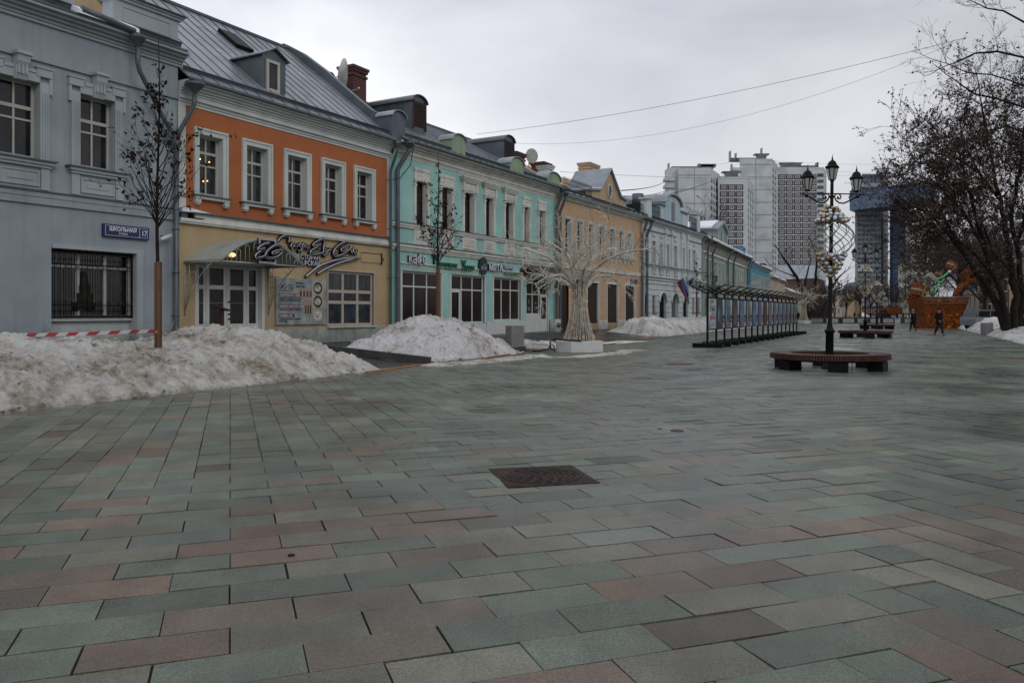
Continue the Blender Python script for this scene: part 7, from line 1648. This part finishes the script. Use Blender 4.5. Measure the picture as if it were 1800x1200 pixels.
for i in range(NB+1):
    base = EA+du*bay*i; nm = pals[seq[i]][0] if i < NB else None
    o = thing('exhibition_stand', '%s exhibition stand from the near end of the row, with %s' % (ordn[i], ptn[nm] if nm else 'only its post and foot'), 'stand', base, ea, 'black exhibition stands in a row')
    b = MB(); b.box(-.14, .14, -.64, .62, .004, .19); b.build('foot', 'black_paint', o)
    b = MB(); b.box(-.04, .04, -.04, .04, .191, 2.36); b.build('post', 'black_paint', o)
    b = MB()
    for sg_ in (-1, 1): b.tube([(0, 0, 2.30), (0, sg_*.78, 2.68)], .03, 4); 
    b.tube([(0, -.4, 2.47), (0, .4, 2.47)], .012, 4); b.build('roof_arm', 'black_paint', o)
    if nm:
        b = MB(); b.box(.04, bay-.04, -.025, .025, 2.10, 2.17); b.box(.04, bay-.04, -.02, .02, .74, .79); b.tube([(0, .74, 2.66), (bay, .74, 2.66)], .02, 4); b.tube([(0, -.74, 2.66), (bay, -.74, 2.66)], .02, 4); b.build('rail', 'black_paint', o)
        b = MB(); b.box(.05, bay-.05, -.012, .012, .79, 2.10); p_ = b.build('poster', nm, o)
        if i:
            b = MB(); b.box(bay-.42, bay-.05, -.0165, -.0125, .79, 2.10); b.build('caption_strip', 'poster_white', p_)
            b = MB(); b.box(bay-.46, bay-.08, -.021, -.017, 1.22, 1.36); b.build('navy_block', 'poster_navy', p_); b = MB(); b.box(bay-.48, bay-.12, -.021, -.017, 1.02, 1.17); b.build('red_block', 'poster_red', p_)
            rr = random.Random(i); b = MB()
            for k in range(5): x = .12+rr.random()*(bay-.75); w2 = rr.uniform(.05, .16); z_ = rr.uniform(.85, 1.2); b.prism([(x, z_), (x+w2, z_), (x+w2*.7, z_+rr.uniform(.3, .7)), (x+w2*.3, z_+.75)], -.0165, -.0125)
            b.build('picture_shape', rr.choice(['poster_teal', 'poster_steel', 'poster_grey', 'poster_rust']) if nm != 'poster_teal' else 'poster_night', p_)
        else:
            for s_, z_, q_, m_ in (('МОСКВА', 1.92, .14, 'poster_red'), ('СЕМЬЯ', 1.55, .30, 'poster_navy'), ('РОССИЯ', 1.42, .09, 'poster_navy'), ('ЛЮБОВЬ', 1.20, .24, 'poster_red'), ('выставка', .95, .08, 'text_black')): text('lettering', s_, q_, .003, m_, p_, wallm(bay/2, -.014, z_), 'CENTER', sx=.8)
# ============================================================ planters, manholes, barriers
def planter(label, p, rz, w_, h): 
    o = thing('grey_box', label, 'planter', p, rz, 'grey concrete boxes along the edge'); b = MB(); t_ = .045; k = w_/2
    b.box(-k, k, -k, -k+t_, 0, h); b.box(-k, k, k-t_, k, 0, h); b.box(-k, -k+t_, -k+t_, k-t_, 0, h); b.box(k-t_, k, -k+t_, k-t_, 0, h); b.box(-k+t_, k-t_, -k+t_, k-t_, 0, h-.12); b.build('box_body', 'concrete', o)
planter('tall grey concrete box at the right foot of the snow heap by the turquoise cafe', G(905, 615.3), R(25), .56, .97)
planter('grey concrete box in front of the snow bank before the pale flags house', G(1160.5, 588.2), R(30), .60, .88); planter('grey box in front of the right-hand snow bank under the leaning tree', G(1734.5, 588.6), R(10), .52, .80)
for k, (p, l, r_) in enumerate((((1196, 640), 'round iron manhole cover in the middle distance of the plaza', .42), ((1190, 757), 'small round iron cap between the big manhole and the bench', .085), ((1283, 598), 'distant round manhole in front of the exhibition stands', .5), ((1793, 630), 'dark round manhole at the right edge of the plaza', .45), ((512, 976), 'tiny black drain plug in the foreground paving', .022), ((1160, 754), 'very small iron stud left of the round cap', .03))):
    b = MB(); c = G(*p); b.lathe([(r_, 0), (r_, .0065), (r_*.92, .0075), (r_*.90, .0055), (r_*.3, .006)], 24, c.x, c.y, 0, sm=False); o = b.build('manhole_cover', 'rust' if k != 4 else 'black_paint'); tag(o, l, 'manhole')
q = [G(858, 826), G(993, 819.5), G(1055, 847), G(905, 855)]; ctr = (q[0]+q[1]+q[2]+q[3])/4; ang = math.atan2((q[1]-q[0]).y, (q[1]-q[0]).x); w_ = .415
M['rust_iron'] = mat('rusty_cast_iron', (.028, .017, .015), .7, .45, 14, metal=.1, spec=.2, bump=.6, bscale=60, dirt=(.065, .032, .016), dirtamt=.7, dscale=3)
o = thing('square_manhole', 'rusty square cast-iron manhole cover with concentric rings in the foreground', 'manhole', ctr, ang); b = MB()
b.box(-w_, w_, -w_, w_, -.02, .006); b.build('frame', 'rust_iron', o)
b = MB(); b.lathe([(.37, .0061), (.37, .011), (.345, .011), (.34, .0075), (.0, .0075)], 40, 0, 0, 0, sm=False)
for r_ in (.05, .10, .15, .20, .25, .30):
    nseg = max(8, int(r_*60))
    for i in range(nseg):
        a0 = 2*math.pi*i/nseg; a1 = a0+2*math.pi/nseg*.62; rr_ = .012
        b.add([((r_-rr_)*math.cos(a0), (r_-rr_)*math.sin(a0), .0125), ((r_+rr_)*math.cos(a0), (r_+rr_)*math.sin(a0), .0125), ((r_+rr_)*math.cos(a1), (r_+rr_)*math.sin(a1), .0125), ((r_-rr_)*math.cos(a1), (r_-rr_)*math.sin(a1), .0125)], [(0, 1, 2, 3)])
b.build('lid', 'rust_iron', o, recalc=False)
for x in (-.30, .30): b = MB(); b.box(x-.03, x+.03, -.012, .012, .0126, .014); b.build('lift_slot', 'black_paint', o)
M['banner'] = mat('banner', (.40, .41, .40), .6, .1); 
bars = [(1423, 1449), (1450, 1476), (1479, 1504), (1505, 1527), (1528, 1549), (1550, 1573), (1587, 1615)]
for i, (a_, c_) in enumerate(bars):
    Yb = 110; A_ = Vector(((a_-900)/FP*Yb, Yb, 0)); wd = (c_-a_)/FP*Yb
    o = thing('barrier_box', ['leftmost low dark barrier box with a worn banner, behind the end of the exhibition row', 'low barrier box with a grey banner just left of the first lamp post', 'low barrier box with a pale banner, first one right of the nearest lamp', 'low dark barrier box just left of the second lamp', 'low barrier box between the second and third lamps', 'low barrier box with a white banner right of the third lamp', 'low barrier box left of the orange basket, behind the walking man'][i], 'barrier', A_, 0, 'low barrier boxes across the street')
    b = MB(); b.box(0, wd, 0, .7, .0, .72); b.box(-.02, wd+.02, -.03, .73, .721, .80); b.build('box_body', 'kerb_stone', o); b = MB(); b.box(wd*.12, wd*.88, -.025, -.001, .10, .62); b.build('banner', 'banner' if i != 0 else 'concrete', o)
    b = MB(); b.box(wd*.3, wd*.7, -.03, -.026, .32, .40); b.build('banner_print', 'panel_joint', o)
slush('snow_patch', 'low snow heap lying behind the left barrier boxes', [(1424, 562), (1445, 562), (1472, 562)], 1.6, 21, 'snow', .75)
slush('snow_patch', 'distant snow heap between the russet house and the far lamps', [(1492, 556), (1508, 556), (1524, 556)], 3.5, 22, 'snow', 1.6)
slush('snow_patch', 'thin snow remains along the foot of the exhibition row', [(1330, 566), (1370, 563), (1400, 561)], 1.0, 23, 'snow', .25)
slush('snow_patch', 'snow heap between the walking man and the orange basket', [(1596, 560), (1606, 560), (1618, 560)], 1.5, 24, 'snow', 1.2)
# ============================================================ orange basket decoration
Yk = 75.5; kb = PY(1647, 577, Yk); kb.z = 0; o = thing('giant_basket', 'giant orange tinsel basket decoration standing on the plaza', 'decoration', kb); k_ = Yk/FP
b = MB(); x0, x1 = -34*k_, 33.5*k_; xt0, xt1 = -35.5*k_, 40*k_*.95; hb = 44*k_; ht = 54.5*k_; 
def frus(b_, wa, wb, za, zb_, dep_a, dep_b): b_.add([(-wa, -dep_a, za), (wa, -dep_a, za), (wa, dep_a, za), (-wa, dep_a, za), (-wb, -dep_b, zb_), (wb, -dep_b, zb_), (wb, dep_b, zb_), (-wb, dep_b, zb_)], [(0, 3, 2, 1), (4, 5, 6, 7), (0, 1, 5, 4), (1, 2, 6, 5), (2, 3, 7, 6), (3, 0, 4, 7)])
frus(b, 31.5*k_, 32.5*k_, 0, 20*k_, 1.2, 1.25); frus(b, 32.5*k_, 38*k_, 20*k_, 43*k_, 1.25, 1.45); b.build('body', 'orange_tinsel', o)
b = MB(); frus(b, 38.2*k_, 40*k_, 43*k_, ht, 1.5, 1.6); b.build('rim', 'orange_tinsel', o)
b = MB(); 
for i in range(41): x = (-38+76*i/40)*k_; b.tube([(x, -1.52, 43*k_), (x*1.045, -1.62, ht)], .012, 4)
b.tube([(-38.4*k_, -1.53, 43*k_), (38.4*k_, -1.53, 43*k_)], .025, 5); b.tube([(-40.2*k_, -1.63, ht), (40.2*k_, -1.63, ht)], .035, 5); b.build('rim_wire', 'wire_wrap', o)
rr = random.Random(3); b = MB()
for i in range(60): b.sphere((rr.uniform(-30, 30)*k_, -1.62 if False else -1.30-.0*i, rr.uniform(1, 42)*k_*.6), .022, 5, 3)
for i in range(20): b.sphere((rr.uniform(-36, 36)*k_, -1.64, rr.uniform(44, 54)*k_), .022, 5, 3)
tag(b.build('fairy_lights', 'bulb', o, recalc=False), kind='stuff')
def bp(px, py, dy=0): return Vector(((px-1647)*k_, dy, (577-py)*k_))
b = MB(); P = [bp(1679, 524), bp(1682, 513), bp(1690, 503), bp(1700, 497), bp(1710, 492), bp(1718, 485)]; b.tube(interp(P, .3), .30, 8); b.build('cane_stem', 'orange_tinsel', o)
b = MB(); b.tube([bp(1705, 485)+Vector((11*k_*math.cos(R(a))*.95, 0, 7.5*k_*math.sin(R(a)))) for a in range(0, 361, 20)], .34, 8); b.prism([(bp(1705, 485).x+8*k_*math.cos(R(a)), bp(1705, 485).z+5*k_*math.sin(R(a))) for a in range(0, 360, 30)], -.28, .28); b.build('cane_curl', 'orange_tinsel', o)
b = MB(); b.prism([(bp(1706, 485).x+4*k_*math.cos(R(a)), bp(1706, 485).z+3.2*k_*math.sin(R(a))) for a in range(0, 360, 20)], -.42, .30); b.build('dark_hole', 'black_paint', o)
M['green_tube'] = mat('green_tube', (.05, .42, .18), .4, emit=((.1, .8, .35), .12))
b = MB(); b.tube([bp(1650, 523), bp(1644, 514), bp(1638.5, 507), bp(1642, 503), bp(1652, 502), bp(1659, 500), bp(1655, 496), bp(1645, 494), bp(1641, 491), bp(1650, 490), bp(1658, 486), bp(1666, 480)], .06, 6); b.build('green_spiral', 'green_tube', o)
b = MB(); b.tube([bp(1650, 524), bp(1650, 494)], .05, 6); b.sphere(bp(1669, 478), .18, 8, 6); b.build('silver_rod', 'galv', o)
for i, (px, py, s_, rz) in enumerate(((1612.5, 511, .90, .35), (1634, 488, .55, -.75), (1651, 481, .40, .2), (1676, 467, .62, .7), (1624, 495, .28, .5))):
    b = MB(); b.T = Matrix.Translation(bp(px, py, .2*i-.3)) @ Matrix.Rotation(rz, 4, 'Y') @ Matrix.Rotation(.5, 4, 'Z'); h_ = s_*.55; b.box(-h_, h_, -h_, h_, -h_*1.1, h_*1.1); g = b.build('gift_box', 'orange_tinsel' if i != 1 else 'wire_wrap', o)
    b2 = MB(); b2.T = b.T; q_ = h_+.02; b2.box(-q_, q_, -q_, q_, -.10*s_, .10*s_); b2.box(-.10*s_, .10*s_, -q_-.005, q_+.005, -h_*1.1-.02, h_*1.1+.02); b2.build('ribbon', 'wire_wrap', g)
b = MB()
for i in range(26):
    p = bp(rr.uniform(1622, 1690) if i % 2 else rr.choice((rr.uniform(1618, 1642), rr.uniform(1660, 1676))), 522); pts = [p]
    for q_ in range(6): p = p+Vector((rr.uniform(-.28, .28), rr.uniform(-.15, .15), rr.uniform(.12, .42))); pts.append(p)
    b.tube(pts, .015, 4, sm=False)
b.build('silver_curl', 'wire_wrap', o)
b = MB(); b.tube([bp(1611, 524), bp(1604, 523), bp(1600, 528)], .05, 5); b.tube([bp(1688, 524), bp(1696, 519), bp(1706, 517.5), bp(1713, 519)], .05, 5); b.build('orange_tendril', 'orange_tinsel', o)
# small orange stage in the far distance
Ys = 210; o = thing('wooden_stage', 'distant dark stepped wooden stand with an orange box on top', 'stage', PY(1566, 559, Ys)*1.0); o.location.z = 0; b = MB()
for i in range(6): b.box(-4+i*.5, 0, i*.5, i*.5+.5, 0, .35*(i+1)+.1)
b.build('steps', 'dark_wood', o); b = MB(); b.box(0, 3.6, 1, 4, 1.3, 2.9); b.build('orange_box', 'orange_tinsel', o); b = MB(); b.box(-2, 6.5, 0, 4.5, 1.0, 1.29); b.box(0, .3, .5, .8, 0, 1); b.box(3.4, 3.7, .5, .8, 0, 1); b.build('deck', 'dark_wood', o)
# ============================================================ parked car behind the snow
M['car_paint'] = mat('car_paint', (.20, .22, .25), .3, .03, metal=.4); M['tyre'] = mat('tyre', (.012, .012, .012), .8)
cp = PY(1741, 560, 66); cp.z = .1; o = thing('parked_car', 'grey-blue estate car parked behind the right-hand snow bank', 'car', cp, R(12))
b = MB(); L2 = 2.2
prof = [(-L2, .35), (L2, .35), (L2, .75), (L2-.1, .92), (1.2, 1.02), (-L2+.05, 1.02), (-L2, .8)]
b.prism([(x*1.0, z) for x, z in prof], -.85, .85); b.build('body', 'car_paint', o)
b = MB(); cb_ = [(-2.1, 1.02), (1.25, 1.02), (.55, 1.50), (-1.85, 1.52)]; b.prism(cb_, -.72, .72); c_ = b.build('cabin', 'pane', o)
b = MB(); b.box(-1.9, .6, -.70, .70, 1.50, 1.56)
for x in (-1.95, -.75, .15): b.prism([(x, 1.02), (x+.09, 1.02), (x+.12, 1.5), (x+.05, 1.5)], -.735, .735)
b.box(-1.8, .3, -.66, -.62, 1.58, 1.62); b.box(-1.8, .3, .62, .66, 1.58, 1.62); b.build('roof', 'car_paint', o)
for x in (-1.4, 1.4):
    for y in (-.80, .80): b = MB(); b.tube([(x, y-.1, .33), (x, y+.1, .33)], .33, 16); wl = b.build('wheel', 'tyre', o); b = MB(); b.tube([(x, y-.11, .33), (x, y+.11, .33)], .19, 10); b.build('rim', 'galv', wl)
for x, y in ((2.2, -.6), (2.2, .6)): b = MB(); b.box(x-.04, x+.02, y-.18, y+.18, .66, .82); b.build('headlight', 'lamp_glass', o)
# ============================================================ people
def skinmesh(name, verts, edges, rads, root, m, sub=1, parent=None):
    me = bpy.data.meshes.new(name); me.from_pydata([tuple(v) for v in verts], edges, []); ob = bpy.data.objects.new(name, me); COL.objects.link(ob)
    md = ob.modifiers.new('skin', 'SKIN'); md.use_smooth_shade = True
    sv = me.skin_vertices[0].data
    for i, r_ in enumerate(rads): sv[i].radius = r_ if hasattr(r_, '__len__') else (r_, r_); sv[i].use_root = (i == root)
    if sub: s_ = ob.modifiers.new('sub', 'SUBSURF'); s_.levels = sub; s_.render_levels = sub
    bpy.context.view_layer.update(); dg = bpy.context.evaluated_depsgraph_get(); nm_ = bpy.data.meshes.new_from_object(ob.evaluated_get(dg)); COL.objects.unlink(ob); bpy.data.objects.remove(ob)
    nm_.name = name; nm_.materials.clear(); nm_.materials.append(M[m] if isinstance(m, str) else m)
    o2 = bpy.data.objects.new(name, nm_); COL.objects.link(o2); o2.parent = parent; return o2
M['coat_black'] = mat('coat_black', (.011, .011, .013), .8, spec=0.08, var=0.2); M['coat_navy'] = mat('coat_navy', (.009, .011, .018), .8, spec=0.08, var=0.2); M['trouser_brown'] = mat('trouser_brown', (.032, .026, .022), .85, spec=0.08, var=0.2); M['coat_red'] = mat('coat_red', (.22, .015, .02), .8, spec=0.08, var=0.2); M['cap_black'] = mat('cap_black', (.01, .01, .01), .8, spec=0.08, var=0.2); M['hair_grey'] = mat('hair_grey', (.22, .21, .20), .9, .2)
def person(label, loc, rz, coat='coat_black', trousers='coat_black', hat='cap_black', stride=.22, h=1.75, arm=.12, elbow=.0, detail=True, group=None, long_=False):
    o = thing('person', label, 'person', loc, rz, group); s = h/1.75
    hip = Vector((0, 0, .93)); chest = Vector((0, .02, 1.30)); neck = Vector((0, .01, 1.50)); V = [hip, Vector((0, .01, 1.12)), chest, neck, Vector((0, -.01, 1.56)), Vector((0, -.02, 1.66)), Vector((0, -.01, 1.73))]
    E = [(0, 1), (1, 2), (2, 3), (3, 4), (4, 5), (5, 6)]; Rr = [(.15, .11), (.145, .11), (.165, .115), .06, .055, (.075, .092), (.05, .06)]
    def add(p, par, r_): V.append(Vector(p)); Rr.append(r_); E.append((par, len(V)-1)); return len(V)-1
    legs = {}; arms = {}
    for sg_ in (-1, 1):
        f = stride*sg_; hj = add((sg_*.09, 0, .88), 0, .10); k = add((sg_*.10, -f*.55-.04, .50), hj, .068); a_ = add((sg_*.10, -f+(.10 if f < 0 else 0)*1, .09 if f > 0 else .15), k, .048); t_ = add((sg_*.11, -f-.16+(.10 if f < 0 else 0), .04 if f > 0 else .05), a_, .042); legs[sg_] = (hj, k, a_, t_)
        sh = add((sg_*.19, .02, 1.42), 2, .062); el = add((sg_*.26, .06+f*arm*2, 1.14), sh, .048); wr = add((sg_*(.26-elbow*.1), .0+f*arm*4-elbow*.25, .92+elbow*.12), el, .034); hd = add((sg_*(.255-elbow*.12), -.02+f*arm*4-elbow*.32, .85+elbow*.1), wr, (.030, .02)); arms[sg_] = (sh, el, wr, hd)
        if detail:
            b0 = V[hd]
            for q_, (dx, dz) in enumerate(((-.024, -.075), (-.008, -.085), (.008, -.08), (.024, -.065))):
                m_ = add(b0+Vector((dx*.6, dx, dz*.5)), hd, .009); add(b0+Vector((dx*.6, dx-.012, dz)), m_, .0075)
            m_ = add(V[wr]+Vector((-sg_*.02, -.035, -.035)), wr, .010); add(V[wr]+Vector((-sg_*.03, -.05, -.07)), m_, .008)
    V = [v*s for v in V]; Rr = [tuple(q*s for q in r_) if hasattr(r_, '__len__') else r_*s for r_ in Rr]
    skinmesh('body', V, E, Rr, 0, 'skin', 1, o)
    # coat over torso and arms
    cv = [V[0]+Vector((0, 0, -.14 if not long_ else -.40)), V[0], V[1], V[2], V[3]+Vector((0, 0, -.02))]; ce = [(0, 1), (1, 2), (2, 3), (3, 4)]; cr_ = [(.205*s, .165*s), (.20*s, .155*s), (.19*s, .15*s), (.205*s, .15*s), .085*s]
    for sg_ in (-1, 1):
        sh, el, wr, hd = arms[sg_]; n = len(cv); cv += [V[sh], V[el], V[wr]]; ce += [(3, n), (n, n+1), (n+1, n+2)]; cr_ += [.088*s, .070*s, .056*s]
    skinmesh('coat', cv, ce, cr_, 1, coat, 1, o)
    tv = [V[0]]; te = []; tr = [(.165*s, .13*s)]
    for sg_ in (-1, 1):
        hj, k, a_, t_ = legs[sg_]; n = len(tv); tv += [V[hj], V[k], V[a_]+Vector((0, 0, .03))]; te += [(0, n), (n, n+1), (n+1, n+2)]; tr += [.115*s, .085*s, .068*s]
    skinmesh('trousers', tv, te, tr, 0, trousers, 1, o)
    for sg_ in (-1, 1):
        hj, k, a_, t_ = legs[sg_]; skinmesh('shoe', [V[a_]+Vector((0, .03, -.02)), V[a_].lerp(V[t_], .5), V[t_]], [(0, 1), (1, 2)], [.058*s, .055*s, .045*s], 0, 'cap_black', 1, o)
    if hat:
        b = MB(); c = V[5]; b.lathe([(.098*s, 0), (.104*s, .02), (.10*s, .06), (.07*s, .095), (.01, .11)], 12, c.x, c.y+.005, c.z+.035); 
        if hat == 'cap_black': b.add([(c.x-.07, c.y-.08, c.z+.05), (c.x+.07, c.y-.08, c.z+.05), (c.x+.05, c.y-.16, c.z+.035), (c.x-.05, c.y-.16, c.z+.035)], [(0, 1, 2, 3)])
        b.build('cap' if hat == 'cap_black' else 'hair', hat, o)
    if detail:
        c = V[5]; b = MB(); b.sphere((c.x, c.y-.095*s, c.z-.01), .014, 6, 4, (1, 1.2, 1.6)); 
        b.build('nose', 'skin', o)
        for sg_ in (-1, 1): b = MB(); b.sphere((c.x+sg_*.032, c.y-.082*s, c.z+.012), .010, 6, 4); b.build('eye', 'cap_black', o); b = MB(); b.sphere((c.x+sg_*.082, c.y+.005, c.z-.005), .02, 6, 4, (.5, 1, 1.5)); b.build('ear', 'skin', o)
        b = MB(); b.box(c.x-.022, c.x+.022, c.y-.093*s, c.y-.08*s, c.z-.052, c.z-.046); b.build('mouth', 'poster_wine', o)
    return o
person('man in a black jacket, brown trousers and flat cap walking towards the camera', G(1651, 590.3), R(12), 'coat_black', 'trouser_brown', 'cap_black', .20, 1.74, .12, .6)
person('grey-haired person in a dark coat walking left of the orange basket', G(1605, 582.6), R(200), 'coat_navy', 'coat_black', 'hair_grey', .15, 1.70, .08, 0)
far = [((1502, 559.5), 'coat_black', 'far person in black seen between the barrier boxes and the snow'), ((1510, 559.3), 'coat_red', 'far person in a red coat beside one in black'), ((1531, 559.8), 'coat_navy', 'far person in dark clothes between the second and third lamps'), ((1577, 562.5), 'coat_black', 'person in black beside the right end of the barrier boxes'), ((1403, 565), 'coat_black', 'person in black just past the end of the exhibition row'), ((1543, 557.5), 'coat_navy', 'tiny far person behind the third lamp')]
for (p, c_, l) in far: person(l, G(*p), R(rnd.uniform(0, 360)), c_, 'coat_black', 'cap_black', .12, 1.68, .08, 0, detail=False, long_=True)
# ============================================================ overhead wires
def wire(label, pts, sag=.6, r=.012, n=20):
    b = MB(); P = []
    for a_, c_ in zip(pts, pts[1:]):
        for i in range(n+1): t = i/n; p = a_.lerp(c_, t); p.z -= sag*4*t*(1-t); P.append(p)
    b.tube(P, r, 4, sm=False); o = b.build('overhead_wire', 'iron'); tag(o, label, 'wire'); return o
wire('upper overhead wire crossing the sky from the turquoise roof to the right-hand tree', [PY(838, 236, 52), PY(1700, 66, 40)], .5, .011)
wire('lower overhead wire crossing the sky just under the longest one', [PY(905, 252, 56), PY(1700, 66, 40.6)], 1.6, .007)
wire('thin wire running level from the amber roof towards the towers', [PY(985, 302, 66), PY(1560, 300, 150)], 1.0, .014)
for i, (a_, c_, l) in enumerate((((1092, 335), (1192, 296), 'first of the fan wires between the amber roof vent and the left tower top'), ((1092, 345), (1196, 312), 'fan wire below it, reaching the left tower balconies'), ((1120, 350), (1196, 330), 'lowest fan wire towards the left tower balconies'), ((1130, 352), (1300, 283), 'long fan wire rising to the tallest tower'))): wire(l, [PY(*a_, 75), PY(*c_, 330)], 2, .05)
for i, (a_, c_, Y_, l) in enumerate((((1225, 287), (1300, 280), 338, 'wire pair linking the two tower roofs'), ((1360, 284), (1580, 306), 380, 'high wire from the tallest tower towards the hotel'), ((1330, 280), (1620, 286), 380, 'highest faint wire above the right-hand lamp'), ((1200, 364), (1300, 384), 120, 'slack wire crossing in front of the left tower'), ((1462, 497), (1500, 478), 118, 'short wire between the pruned tree and the grey tower'))): wire(l, [PY(*a_, Y_), PY(*c_, Y_-8)], .004*Y_, .00010*Y_+.004)
